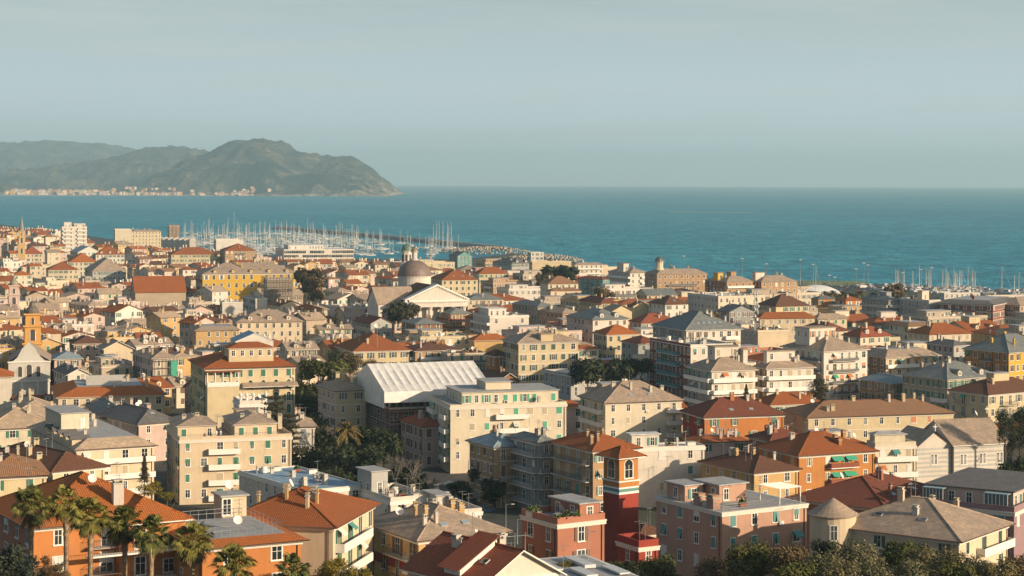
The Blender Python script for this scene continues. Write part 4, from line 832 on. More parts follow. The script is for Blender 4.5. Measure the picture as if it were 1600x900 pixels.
b(HS, 'white walled school with brown hipped roof and pale roof light', 'building', (1014,1040,1076,476,16,26), wc='white', rc='brown', ch=2, D=22, sky_n=1, pitch=.5, kinds=('open','bare'), sc='dgreen')
b(HS, 'cream house with red hipped roof behind the broad white block', 'house', (984,1003,1062,505,14,20), wc='ivory', rc='red', ch=2, D=20, pitch=.5)
b(HS, 'dark red brown house with arched loggia under the white temple front', 'house', (628,650,692,507,14,24), wc='brown', rc='gslate', sc='brown', kinds=('bare','closed'), ch=2, D=14, arch=True, pitch=.3)
# ---- old town, left
b('hall', 'great barn like hall with plain red tiled roof in the old town', 'building', (200,212,291,457,14,16), wc='beige', rc='terra', roof='Gx', ch=1, D=24, pitch=.62, nowin=('F','L'))
b('palazzo', 'long bright yellow palazzo with white framed windows and slate roof', 'palazzo', (290,317,469,429,21.5,17), wc='yellow', wl='brown', rc='slate', sc='white', kinds=('old','bare','open'), sp=4.2, ch=7, D=26, pitch=.4, cornice=True, dorm=5, ww=1.2, wh=2.0, fl=4.2)
b(HS, 'white stepped block, left of two beneath the yellow palazzo', 'house', (344,348,380,474,13.5,14), wc='white', rc='grey', roof='F', ch=2, D=12, pitch=.2, nowin=('F',))
b(HS, 'white stepped block, right of two beneath the yellow palazzo', 'house', (380,400,418,468,14,24), wc='white', wl='lgrey', rc='grey', roof='F', ch=1, D=10, pitch=.2, nowin=('F',))
b(HS, 'old beige palazzo with greenish scaffold netting below the white blocks', 'palazzo', (300,307,374,517,13.5,14), wc='ochre', rc='slate', sc='brown', ch=4, D=18, kinds=('bare',), roof='T')
b('palazzo', 'long beige palazzo with slate roof beneath the scaffolded tower', 'palazzo', (362,371,473,504,15.5,14), wc='cream', rc='slate', sc='brown', ch=4, D=18, kinds=('bare','old'), dorm=3)
TT = b(HS, 'house with a white gable and bright blue sheet roof in the old town', 'house', (345,369,428,534,13,16), wc='white', rc='bluem', roof='Gy', ch=0, D=14, pitch=.42, nowin=('F',), oh=.2)
b(HS, 'small white house with windows just left of the blue sheet roof', 'house', (332,336,374,540,11,16), wc='white', rc='grey', roof='F', ch=0, D=8, pitch=.1, sp=2.6)
LS = b(AP, 'scaffolded grey house draped with green netting beside the market roof', 'apartment building', (209,240,276,561,16,27), wc='beige', wl='palepink', rc='slate', sc='dgreen', ch=2, D=20, sp=3, kinds=('bare','closed'))
m = MB(); W_, h_ = LS['W'], LS['h']
for i in range(7): m.tube((W_*i/6,-1.1,0),(W_*i/6,-1.1,h_+.8),.06,.06,METAL,4)
for k in range(6): m.tube((0,-1.1,1.5+k*2.2),(W_,-1.1,1.5+k*2.2),.05,.05,METAL,4); m.box(0,W_,-1.1,-.3,1.4+k*2.2,1.45+k*2.2,simple((.3,.24,.17),.8,0,'planks',.2))
m.box(W_*.72,W_,-1.2,-1.16,h_*.35,h_*.95,simple((.05,.30,.20),.8,0,'netting',.3)); part('scaffold', m, LS['o'])
MK = b('market_hall', 'market hall with bright orange roof and two long pale skylights', 'building', (70,92,258,622,12.5,16), wc='cream', rc='bright', roof='T', flat=6, ch=4, D=30, pitch=.35, kinds=('bare',))
for k, (x0, x1, y) in enumerate(((.28,.62,8),(.3,.68,16))):
    m = MB(); W_ = MK['W']; z = MK['h']+2.3; m.face([(W_*x0,y,z),(W_*x1,y,z),(W_*x1,y+3,z+1.6),(W_*x0,y+3,z+1.6)], simple((.5,.47,.4),.4,0,'translucent_sheet',.2)); m.face([(W_*x0,y+3.01,z),(W_*x0,y+3.01,z+1.6),(W_*x1,y+3.01,z+1.6),(W_*x1,y+3.01,z)], FRW)
    for s_ in (x0, x1): m.face([(W_*s_,y,z),(W_*s_,y+3,z+1.6),(W_*s_,y+3,z)], FRW)
    part('skylight', m, MK['roof'])
b('market_annex', 'lower lean to wing with dark orange roof in front of the market hall', 'building', (60,84,152,640,9,16), wc='white', rc='red', ch=1, D=6, pitch=.3, W=20)
b(HS, 'wide house with dark slate roof and sunlit patch below the market hall', 'house', (152,218,278,664,12,36), wc='palepink', rc='dslate', sc='beige', ch=3, D=24, pitch=.5, kinds=('rollerfull','bare'), sky_n=1)
b(HS, 'house with dark slate roof left of the sunlit slate patch', 'house', (140,165,212,655,11.5,20), wc='ivory', rc='gslate', ch=2, D=14, pitch=.5, kinds=('rollerfull',))
b(HS, 'house with pale brown slate roof at the left edge below the church', 'house', (-60,-20,88,672,12.5,22), wc='ivory', rc='beige', ch=1, D=18, pitch=.45)
b(HS, 'house with pale slate gable roof between the church and the slate roofs', 'house', (0,14,104,655,11.5,20), wc='cream', rc='beige', ch=3, D=26, pitch=.45)
b(HS, 'white house cut by the left edge beside the church front', 'house', (-40,-20,19,590,13,14), wc='white', rc='bright', ch=0, D=12)
b(HS, 'white house with dark slate gable and tall green shutter in the shade of the church', 'house', (86,107,140,585,12,26), wc='white', rc='dslate', roof='Gy', sc='dgreen', ch=1, D=20, pitch=.5, kinds=('closed',))
b(HS, 'pink house with blue grey roof behind the shaded gable', 'house', (80,86,128,562,13,18), wc='palepink', rc='blue', sc='dgreen', ch=1, D=14)
b(HS, 'pink orange house with brown roof below the orange bell tower', 'house', (108,116,160,538,13,18), wc='palepink', rc='brown', sc='dgreen', ch=2, D=16, kinds=('open','closed'))
b(HS, 'blank cream gable house in the old town right of the brown roof', 'house', (155,163,208,545,13,20), wc='cream', rc='slate', roof='Gy', ch=1, D=18, pitch=.5, nowin=('F',))
b(HS, 'red roofed house right of the pale yellow facade in the far old town', 'house', (70,76,123,422,13,18), wc='cream', rc='terra', ch=1, D=18, pitch=.5)
b(HS, 'house with steep orange pyramid roof in the far old town', 'house', (106,109,153,410,13,18), wc='ivory', rc='bright', ch=0, D=24, pitch=.6)
b(HS, 'cream house with red pyramid roof and three windows far left', 'house', (30,35,67,397,13,18), wc='cream', rc='red', ch=0, D=20, pitch=.7)
b(HS, 'white gable fronted building below the white tower block', 'building', (110,122,157,394,14,26), wc='white', rc='bluem', roof='Gy', ch=0, D=30, pitch=.5)
b(HS, 'white house with terracotta roof and dormer row right of the white gable', 'house', (146,150,195,398,12,18), wc='white', rc='terra', ch=1, D=20, dorm=3, pitch=.6)
b(HS, 'house with big pale slate pyramid roof below the dormer row', 'house', (133,145,198,424,12,20), wc='lgrey', rc='slate', ch=1, D=26, pitch=.7)
b('tower_block', 'white tower block with stacked balconies near the far left shore', 'apartment building', (91,97,136,356,32,16), wc='white', rc='white', roof='F', sc='beige', bal=[('F',.05,.4),('F',.6,1)], ch=3, D=20, kinds=('bare',), ph=[(.1,.4,.3,.8,4,'F'),(.5,.95,.2,.8,3,'F')], sp=4.5, ant=3, rows=9)
b(AP, 'cream block with slate roof and window rows right of the tower block', 'apartment building', (196,206,252,362,21,20), wc='paleyel', rc='slate', sc='brown', ch=3, D=24, kinds=('bare',), roof='T', ant=1)
b(AP, 'white flat block close to the sea left of the marina', 'apartment building', (176,180,206,360,24,16), wc='ivory', rc='white', roof='F', ch=1, D=16, nowin=('F',))
b('watch_tower', 'square brick tower among the masts left of the marina', 'tower', (261,264,281,353,22,18), wc='brown', rc='slate', roof='F', ch=0, D=9, pitch=.3, ant=3, XY=None)
b(AP, 'square brick apartment block in front of the marina', 'apartment building', (344,352,401,392,17,18), wc='tan', rc='terra', sc='white', ch=1, D=18, kinds=('bare','rollerfull'), bal=[('F',.35,.65)], solid=False)
b('office_building', 'long white modern office building with glazed bands by the marina', 'building', (427,444,553,391,17.5,16), wc='white', rc='white', roof='F', sc='white', ch=0, D=26, pitch=.15, kinds=('bare',), ph=[(.1,.6,.3,.8,3.2,'F')], ww=2.6, wh=1.8, sp=3.2)
b('long_house', 'long yellow house with terracotta roof far behind the yellow palazzo', 'house', (256,268,340,398,14,16), wc='paleyel', rc='terra', ch=4, D=22, pitch=.45)
b(AP, 'flat white building with pale base between the brick block and the marina', 'building', (335,338,380,376,12,14), wc='white', rc='white', roof='F', ch=0, D=24, nowin=('F',))
for k in range(8):   # arched boat sheds
    x = 237+k*8.5
    X, Y, W_, D_ = fit(x, x, x+8.5, 373+.3*k, 11, 8, 22); g = gz(X,Y)
    m = MB(); m.box(0,W_,0,D_,-2,11-g,plaster(P['white']))
    r_ = thing('boat_shed', 'white boat shed with curved roof in the row left of the marina', 'shed', (X,Y,g), R(8), 'curved white sheds in a row'); part('wall', m, r_)
    m = MB(); n = 8
    for q in range(n):
        a, c = math.pi*q/n, math.pi*(q+1)/n; f_ = lambda t: (W_/2-W_/2*math.cos(t), 11-g+1.8*math.sin(t))
        (xa, za), (xb, zb) = f_(a), f_(c); m.face([(xa,0,za),(xb,0,zb),(xb,D_,zb),(xa,D_,za)][::1], simple((.6,.58,.54),.6,0,'sheet'), None, True); m.face([(xa,0,11-g),(xb,0,11-g),(xb,0,zb),(xa,0,za)], plaster(P['white']))
    part('roof', m, r_)
    if k == 0: FOOT.append(footprint(X,Y,8,W_*8,D_))
# ---------------- churches and towers
def lath(parent, name, x, y, prof, m, n=16, smooth=True): 
    mb = MB(); mb.lathe(0,0,prof,m,n,smooth=smooth); return part(name, mb, parent, (x,y,0))
# domed cathedral
PS = 22; Yc = 800; c0 = at(640, 480, Yc); zb = c0.z; g = gz(c0.x, Yc); Wc = 27.5
cr = thing('cathedral', 'white cathedral with temple front, brown dome and twin bell turrets', 'church', (c0.x-1.5, Yc, g), R(PS)); hb = zb-g
FOOT.append(footprint(c0.x-9, Yc, PS, Wc+8, 60))
wm = plaster(P['white'])
m = MB(); m.box(1.5,Wc-1.5,3.5,27,-3,hb+.2,wm); part('nave_wall', m, cr)
m = MB(); m.box(0,Wc,-.3,3.4,hb-.2,hb+2.0,wm); m.box(-.5,Wc+.5,-.8,3.5,hb+2.0,hb+2.5,FRW)
pk = hb+9.2
m.face([(0,-.2,hb+2.5),(Wc,-.2,hb+2.5),(Wc/2,-.2,pk-.6)], wm)
for s in (0,1):
    x0 = -.6 if s == 0 else Wc+.6
    q = [(x0,-.9,hb+2.5),(x0,-.9,hb+3.1),(Wc/2,-.9,pk+.2),(Wc/2,-.9,pk-.4)]
    m.face(q if s else q[::-1], FRW); q2 = [(x0,-.9,hb+3.1),(Wc/2,-.9,pk+.2),(Wc/2,3.4,pk+.2),(x0,3.4,hb+3.1)]; m.face(q2[::-1] if s else q2[::-1], FRW)
    q3 = [(x0,-.9,hb+2.5),(Wc/2,-.9,pk-.4),(Wc/2,-.2,pk-.4),(x0,-.2,hb+2.5)]; m.face(q3, FRW)
ped = part('pediment', m, cr)
m = MB()
for k in range(26): m.box(.4+k*(Wc-.8)/26,.4+k*(Wc-.8)/26+.5,-.6,-.31,hb+1.5,hb+1.95,FR)
for k in range(14):
    t = (k+.5)/14; 
    for s in (0,1):
        x = (Wc/2)*t if s == 0 else Wc-(Wc/2)*t; z = hb+2.4+(pk-.8-hb-2.4)*t; m.box(x-.28,x+.28,-.7,-.25,z-.1,z+.45,FR)
part('dentils', m, ped)
for k in range(6):
    x = 1.2+k*(Wc-2.4)/5; m = MB(); m.lathe(0,0,[(1.2,-3),(1.2,-.2),(.95,0),(.8,hb-1.2),(1.15,hb-.7),(1.15,hb-.2)],wm,12); part('column', m, cr, (x,1.2,0))
m = MB(); rmb = roofmat('brown')
m.face([(.8,3.5,hb+2.0),(Wc/2,3.5,pk-.3),(Wc/2,27,pk-.3),(.8,27,hb+2.0)][::-1], rmb, [(0,0),(0,12),(24,12),(24,0)]); m.face([(Wc-.8,3.5,hb+2.0),(Wc/2,3.5,pk-.3),(Wc/2,27,pk-.3),(Wc-.8,27,hb+2.0)], rmb, [(0,0),(0,12),(24,12),(24,0)]); part('roof', m, cr)
m = MB(); m.box(-9,1.4,9,24,-3,hb+1,wm); m.face([(-9,24,hb+1),(-9,9,hb+1),(-9,16.5,hb+7.5)], wm); tr_ = part('transept', m, cr)
m = MB(); sl = roofmat('slate'); m.face([(-9.5,8.6,hb+.7),(8,8.6,hb+.7),(8,16.5,hb+7.7),(-9.5,16.5,hb+7.7)], sl, [(0,0),(17,0),(17,10),(0,10)]); m.face([(8,24.4,hb+.7),(-9.5,24.4,hb+.7),(-9.5,16.5,hb+7.7),(8,16.5,hb+7.7)], sl, [(0,0),(17,0),(17,10),(0,10)]); part('roof', m, tr_)
part('window', winmesh('bare',1.2,3.5,'grey',True), tr_, (-9,16.5,hb-2), -math.pi/2)
Dc = at(648, 431, 836); lc = cr.matrix_world.inverted() if False else None
c_, s_ = math.cos(R(PS)), math.sin(R(PS)); dx, dy = Dc.x-(c0.x-1.5), 836-Yc; lx, ly = dx*c_+dy*s_, -dx*s_+dy*c_
zd = Dc.z-g
lath(cr, 'drum', lx, ly, [(7.6,zd-6.5),(7.6,zd-5.8),(7.2,zd-5.7),(7.2,zd-.5),(7.6,zd-.4),(7.6,zd)], wm, 32)
dm_ = lath(cr, 'dome', lx, ly, [(7.4*math.cos(t*math.pi/2/10), zd+7.0*math.sin(t*math.pi/2/10)) for t in range(10)], simple((.17,.125,.105),.6,0,'lead_sheet',.25,.5), 32)
ln = lath(dm_, 'lantern', 0, 0, [(1.7,zd+6.6),(1.7,zd+7.4),(1.2,zd+7.5),(1.2,zd+10.2),(1.7,zd+10.3),(1.7,zd+10.6)], wm, 12); lath(ln, 'cap', 0, 0, [(1.6,zd+10.6),(1.3,zd+11.6),(.6,zd+12.2),(.1,zd+12.5),(0.0001,zd+14)], simple((.22,.17,.11),.6,0,'bronze'), 12)
def turret(x, y, Y, w, htop, cap, label):
    p = at(x, y, Y); g = gz(p.x, Y); r = thing('bell_tower', label, 'bell tower', (p.x, Y, g), R(PS)); h = p.z-g
    m = MB(); m.box(-w,w,-w,w,-2,h-6,wm); m.box(-w-.3,w+.3,-w-.3,w+.3,h-6,h-5.6,FRW)
    part('shaft', m, r); m = MB(); m.lathe(0,0,[(w*.95,h-5.6),(w*.95,h-.4),(w*1.15,h-.3),(w*1.15,h)],wm,8,smooth=False); bf = part('belfry', m, r)
    for a in range(8): part('opening', opn, bf, (w*.9*math.sin(R(a*45+22.5)), -w*.9*math.cos(R(a*45+22.5)), h-4.6), R(a*45+22.5))
    lath(r, 'cap', 0, 0, [(w*1.0,h),(w*.85,h+w*.7),(w*.4,h+w*1.1),(.15,h+w*1.3),(0.0001,h+w*2)], cap, 12); return r
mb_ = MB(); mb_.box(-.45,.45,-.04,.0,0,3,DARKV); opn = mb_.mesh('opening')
turret(636,392,868,2.6,0,simple((.10,.16,.12),.6,0,'copper_green'), 'white bell turret with green copper cap just behind the brown dome')
# campaniles
def campanile(x, yt, Y, w, wc, label, capm, spire, psi=18, ybase=None):
    p = at(x, yt, Y); g = gz(p.x, Y); r = thing('bell_tower', label, 'bell tower', (p.x, Y, g), R(psi)); h = p.z-g; pm = plaster(P[wc]); tm = plaster(dk(P[wc],1.12))
    FOOT.append(footprint(p.x-w, Y-w, 0, 2*w, 2*w))
    m = MB(); m.box(-w,w,-w,w,-2,h-10,pm); m.box(-w*.9,w*.9,-w*.9,w*.9,h-10,h-4,pm); m.box(-w*.8,w*.8,-w*.8,w*.8,h-4,h,pm); part('shaft', m, r)
    m = MB()
    for z, k in ((h-10,1.18),(h-4.2,1.1),(h-.3,1.0)): m.box(-w*k,w*k,-w*k,w*k,z,z+.45,tm)
    for a in (-1,1):
        for b_ in (-1,1): m.box(a*w-.35*(a>0)-.05,a*w+.35*(a<0)+.05,b_*w-.35*(b_>0)-.05,b_*w+.35*(b_<0)+.05,-2,h-10.2,tm)
    part('cornice', m, r)
    for rz, (dx, dy) in ((0,(0,-1)),(-math.pi/2,(-1,0)),(math.pi/2,(1,0))):
        part('opening', archo, r, (dx*w*.91, dy*w*.91, h-8.8), rz); q = part('opening', archo, r, (dx*w*.81, dy*w*.81, h-3.5), rz); q.scale = (.6,1,.6); q = part('opening', archo, r, (dx*(w+.02), dy*(w+.02), h-16.5), rz)
    if spire == 'cone': lath(r, 'spire', 0, 0, [(w*.95,h+.15),(w*.75,h+.6),(.05,h+w*4.6)], capm, 8, False)
    else: lath(r, 'cupola', 0, 0, [(w*.75,h+.15),(w*.8,h+.9),(w*.6,h+1.9),(w*.28,h+2.6),(w*.22,h+3.6),(w*.3,h+3.7),(.06,h+4.4),(.05,h+6)], capm, 12)
    return r
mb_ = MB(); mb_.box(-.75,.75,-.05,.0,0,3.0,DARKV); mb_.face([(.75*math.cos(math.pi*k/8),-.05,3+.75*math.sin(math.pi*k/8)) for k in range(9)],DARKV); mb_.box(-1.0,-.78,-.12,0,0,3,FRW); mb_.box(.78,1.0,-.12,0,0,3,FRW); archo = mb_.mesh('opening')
campanile(51,490,640,2.9,'amber','slender orange bell tower with dark cupola beside the white church front',simple((.13,.11,.09),.6,0,'lead'),'cup')
campanile(22,446,840,2.5,'palepink','pale cream bell tower with green grey cupola at the far left of the old town',simple((.24,.23,.17),.6,0,'lead_green'),'cup')
campanile(34,361,1420,2.5,'ochre','distant bell tower with tall pointed grey spire at the far left',simple((.22,.21,.2),.7,0,'slate_spire'),'cone')
# scaffolded tower
st = b('tower', 'square beige tower with its top wrapped in scaffolding beside the yellow palazzo', 'tower', (412,418,457,437,23,18), wc='beige', rc='slate', roof='F', pitch=.1, ch=0, D=10, nowin=('F','L'))
sf = thing('scaffolding', 'scaffolding cage around the top of the beige tower', 'scaffolding', st['o'].location[:], R(18)); m = MB(); W_, D_, h_ = st['W'], st['D'], st['h']
for i in range(9):
    for y in (-1.0,-.3): m.tube((W_*i/8,y,h_-11),(W_*i/8,y,h_+1.5),.1,.1,METAL,4)
for i in range(6): m.tube((-1.0,D_*i/5,h_-11),(-1.0,D_*i/5,h_+1.5),.1,.1,METAL,4)
for k in range(6): z = h_-10+k*2.2; m.box(-1.0,W_+.3,-1.1,-.2,z,z+.12,simple((.3,.24,.17),.8,0,'planks',.2)); m.box(-1.1,-.2,0,D_,z,z+.12,simple((.3,.24,.17),.8,0,'planks',.2)); m.tube((-1,-1,z+1.1),(W_+.3,-1,z+1.1),.08,.08,METAL,4)
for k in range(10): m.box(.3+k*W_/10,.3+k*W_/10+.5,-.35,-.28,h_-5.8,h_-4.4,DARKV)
part('frame', m, sf)
# white church front
X, Y, W_, D_ = fit(8,14,79,566,13.5,13,26); g = gz(X,Y); FOOT.append(footprint(X,Y,13,W_,D_)); ch = thing('church', 'tall pale grey baroque church front with curved gable and three dark windows', 'church', (X,Y,g), R(13)); h_ = 13.5-g
m = MB(); lg = plaster((.56,.55,.50)); m.box(0,W_,0,D_,-3,h_,lg)
prof = [(0,h_),(W_*.12,h_+.4),(W_*.22,h_+1.5),(W_*.3,h_+3.4),(W_*.32,h_+4.0),(W_*.5,h_+6.3),(W_*.68,h_+4.0),(W_*.7,h_+3.4),(W_*.78,h_+1.5),(W_*.88,h_+.4),(W_,h_)]
m.face([(x,0,z) for x, z in prof][::-1], lg); m.face([(x,.8,z) for x, z in prof], lg)
for (xa, za), (xb, zb_) in zip(prof, prof[1:]): m.face([(xa,-.15,za),(xb,-.15,zb_),(xb,.8,zb_),(xa,.8,za)], FRW)
part('facade', m, ch); m = MB()
for z in (h_-.2, h_-6.2): m.box(-.25,W_+.25,-.3,-.004,z,z+.4,FRW)
for x in (.1,W_*.3,W_*.68,W_-.7): m.box(x,x+.6,-.14,-.004,-3,h_-6.2,FRW)
part('cornice', m, ch)
m = MB(); m.face([(-.3,1,h_),(W_/2,1,h_+4),(W_/2,D_,h_+4),(-.3,D_,h_)][::-1], roofmat('slate'), [(0,0),(0,8),(20,8),(20,0)]); m.face([(W_+.3,1,h_),(W_/2,1,h_+4),(W_/2,D_,h_+4),(W_+.3,D_,h_)], roofmat('slate'), [(0,0),(0,8),(20,8),(20,0)]); part('roof', m, ch)
part('window', archo, ch, (W_*.5,-.02,h_-4.6)); q = part('window', archo, ch, (W_*.28,-.02,h_-4.6)); q.scale = (.8,1,.85); q = part('window', archo, ch, (W_*.72,-.02,h_-4.6)); q.scale = (.8,1,.85)
# radio mast with dishes
p = at(1181, 522, 668); ms = thing('radio_mast', 'tall white telecom mast crowded with dishes in the middle right', 'mast', (p.x, 668, p.z)); m = MB()
for a in range(3): m.tube((.5*math.cos(a*2.1),.5*math.sin(a*2.1),0),(.35*math.cos(a*2.1),.35*math.sin(a*2.1),15.5),.09,.07,METAL,5)
for k in range(15): m.tube((.5,0,k),(-.25,.43,k+1),.04,.04,METAL,4); m.tube((-.25,-.43,k),(.5,0,k+1),.04,.04,METAL,4)
part('lattice', m, ms)
for k in range(9):
    m = MB(); m.box(-.14,.14,-.1,.1,0,1.9,FRW); part('aerial_panel', m, ms, (.75*math.cos(k*2.1),.75*math.sin(k*2.1),12.9-2.6*(k//3)), k)
for k in range(8):
    m = MB(); m.lathe(0,0,[(0.001,0),(.35,.05),(.6,.2),(.61,.5)],FRW,12); q = part('dish', m, ms, (-.5+1.0*(k%2),-.7,2+k*1.1)); q.rotation_euler = (R(90),0,R(-40+25*k))
# satellite lamp
p = at(590, 533, 640); lm = thing('satellite_pole', 'white round dish on a pole above the yellow villa', 'dish', p); m = MB(); m.tube((0,0,-3),(0,0,5),.09,.09,METAL,6); part('pole', m, lm); m = MB(); m.lathe(0,0,[(0.001,0),(.6,.1),(.9,.3)],FRW,14); q = part('dish', m, lm, (0,-.2,5.2)); q.rotation_euler = (R(75),0,0)
# ---------------- marina
mt_w = simple((.55,.54,.52),.4,0,'gelcoat',.05); mast_m = simple((.74,.71,.64),.4,0,'mast_alloy',.05)
def boat_meshes(L, mh):
    hb_ = MB(); n = 8; B_ = L*.15; st_ = []
    for k in range(n+1):
        t = k/n; w = B_*(1-max(0,(t-.45)/.55)**2.2)*(.8+.2*min(1,t*4)); st_.append((L*(t-.5), w, 1.0+.5*t))
    for (x0,w0,z0),(x1,w1,z1) in zip(st_, st_[1:]):
        for s in (1,-1):
            q = [(x0,s*w0*.55,-.2),(x1,s*w1*.55,-.2),(x1,s*w1,z1),(x0,s*w0,z0)]; hb_.face(q if s < 0 else q[::-1], mt_w)
        hb_.face([(x0,-w0,z0),(x1,-w1,z1),(x1,w1,z1),(x0,w0,z0)], simple((.5,.44,.34),.6,0,'deck',.1))
    x0,w0,z0 = st_[0]; hb_.face([(x0,-w0*.55,-.2),(x0,-w0,z0),(x0,w0,z0),(x0,w0*.55,-.2)], mt_w)
    cb = MB(); cb.box(-L*.12,L*.2,-B_*.5,B_*.5,1.1,1.9,mt_w); cb.box(-L*.1,L*.17,-B_*.52,B_*.52,1.4,1.7,glass())
    ma = MB(); ma.tube((L*.08,0,1.2),(L*.08,0,mh),.21,.16,mast_m,5); ma.tube((L*.08,0,2.6),(-L*.38,0,2.7),.16,.16,simple((.10,.16,.26),.7,0,'sail_cover',.2),5)
    for s in (1,-1): ma.tube((L*.08,-.9*s,mh*.6),(L*.08,.9*s,mh*.6),.05,.05,mast_m,3)
    ma.tube((L*.49,0,1.5),(L*.08,0,mh*.97),.04,.04,mast_m,3); ma.tube((-L*.48,0,1.2),(L*.08,0,mh),.03,.03,mast_m,3)
    return hb_.mesh('hull'), cb.mesh('cabin'), ma.mesh('mast')
BM = [boat_meshes(9,12.5), boat_meshes(11,15.5), boat_meshes(13,18.5), boat_meshes(15,22)]
def boat(loc, rz, k, label='white sailing boat with bare mast moored among many in the marina', group='sailing boats moored in the marina', meshes=None):
    r = thing('sailing_boat', label, 'sailing boat', loc, rz, group); h_, c_, m_ = meshes or BM[k]
    part('hull', h_, r); part('cabin', c_, r); part('mast', m_, r)
rb = random.Random(3); nb = 0
def brk(x): return 357+(390-357)*(x-440)/(775-440)
for row in range(16):
    for q in range(30):
        x = 292+q*15+rb.uniform(-6,6)+(row%2)*7; y = 365+row*2.3+rb.uniform(-.7,.7)
        if x > 728 or nb >= 255: continue
        if x > 430 and y < brk(x)+4.5: continue
        if y > 408: continue
        if rb.random() < (.12 if x < 560 else .4): continue
        p = gpt(x, y, 0); 
        if p.y < coast(p.x)+10: continue
        boat((p.x,p.y,0), rb.uniform(-.35,.2)+rb.choice((0,math.pi)), rb.choice((0,0,1,1,2,2,3)) if x < 600 else rb.choice((0,1))); nb += 1
for x, y, mh in ((682,391,29),(686,391,30),(692,390,29),(699,390,28),(701,391,26),(705,391,29),(677,390,25)):
    p = gpt(x, y, 0); L = 22; k = round(mh)
    boat((p.x,p.y,0), 1.45, 0, 'long dark yacht with very tall mast in the close group at the breakwater end', 'tall yachts close together at the breakwater end', BIG.setdefault(k, boat_meshes(22,mh)) if 'BIG' in globals() else (globals().__setitem__('BIG', {k: boat_meshes(22,mh)}) or BIG[k]))
p = gpt(363, 379, 0); boat((p.x,p.y,0), .3, 0, 'yacht with the tallest white mast, left half of the marina', None, boat_meshes(26,35))
# motor boats
mm = MB(); L = 9
for s in (1,-1): q = [(-4.5,s*1.0,-.2),(3,s*.8,-.2),(4.8,0,1.5),(-4.5,s*1.5,1.1)]; mm.face(q if s < 0 else q[::-1], mt_w)
mm.face([(-4.5,-1.5,1.1),(4.8,0,1.5),(-4.5,1.5,1.1)], mt_w); mm.face([(-4.5,-1,-.2),(-4.5,-1.5,1.1),(-4.5,1.5,1.1),(-4.5,1,-.2)], mt_w); mo_h = mm.mesh('hull')
mm = MB(); mm.box(-2.5,1,-1,1,1.15,2.4,mt_w); mm.box(-2.2,1.04,-1.03,1.03,1.7,2.2,glass()); mo_c = mm.mesh('cabin')
for k in range(60):
    x = rb.uniform(300,725); y = rb.uniform(368,404)
    if x > 430 and y < brk(x)+5: continue
    p = gpt(x, y, 0)
    if p.y < coast(p.x)+8: continue
    r = thing('motor_boat', 'small white motor boat moored among the masts', 'motor boat', (p.x,p.y,0), rb.uniform(-.4,.3)+rb.choice((0,math.pi)), 'small motor boats in the marina'); part('hull', mo_h, r); part('cabin', mo_c, r)
# breakwater
A = gpt(430,358,0); A2 = gpt(560,369,0); C_ = gpt(780,391,0); m = MB(); rk = simple((.15,.14,.13),.9,0,'boulders',.5,.25); pts_ = [A, (A+A2)/2, A2, (A2+C_)/2, C_]
for p, q in zip(pts_, pts_[1:]):
    d = (q-p).normalized(); n_ = Vector((-d.y, d.x, 0)); n_ = n_ if n_.y > 0 else -n_
    prof = [(-9,-1),(-5,1.8),(0,2.6),(0,4.6),(2.5,4.8),(12,-1)]
    for i, ((o0, z0), (o1, z1)) in enumerate(zip(prof, prof[1:])):
        m.face([p+n_*o0+Vector((0,0,z0)), q+n_*o0+Vector((0,0,z0)), q+n_*o1+Vector((0,0,z1)), p+n_*o1+Vector((0,0,z1))], CONC if i in (2,3) else rk)
thing('breakwater', 'long stone breakwater sheltering the marina', 'breakwater', (0,0,0), 0, None, m)
# rocky mound on the shore and boulders
rr = random.Random(5)
def rock_mesh(n, sx, sy, sz, r0, r1):
    m = MB()
    for k in range(n):
        a = rr.random()*6.28; t = math.sqrt(rr.random()); x, y = sx*t*math.cos(a), sy*t*math.sin(a); z = sz*(1-t*t); r = rr.uniform(r0,r1)
        vs_ = [Vector((rr.uniform(.6,1)*r*math.cos(b_)*math.cos(c_),rr.uniform(.6,1)*r*math.sin(b_)*math.cos(c_),r*.8*math.sin(c_)+z)) + Vector((x,y,0)) for c_ in (-.6,.6) for b_ in (0,1.57,3.14,4.71)]
        for f in ((0,1,5,4),(1,2,6,5),(2,3,7,6),(3,0,4,7),(4,5,6,7)): m.face([vs_[i] for i in f], simple((.40,.33,.25),.9,0,'boulders',.5,.2))
    return m
p = gpt(767,391,1.6); thing('rock_mound', 'pale boulder mound where the breakwater meets the shore', 'rocks', (p.x-4,p.y-25,1), 0, None, rock_mesh(420,44,55,5,.5,1.7))['kind'] = 'stuff'
p = gpt(845,405,1.6); thing('rock_mound', 'smaller boulder heap on the shore right of the mound', 'rocks', (p.x,p.y,1), 0, None, rock_mesh(300,38,45,5,.5,1.7))['kind'] = 'stuff'
b('beach_building', 'low white beach building on the rocky shore point', 'building', (828,830,850,395,13,12), wc='white', rc='white', roof='F', ch=0, D=12, pitch=.1)
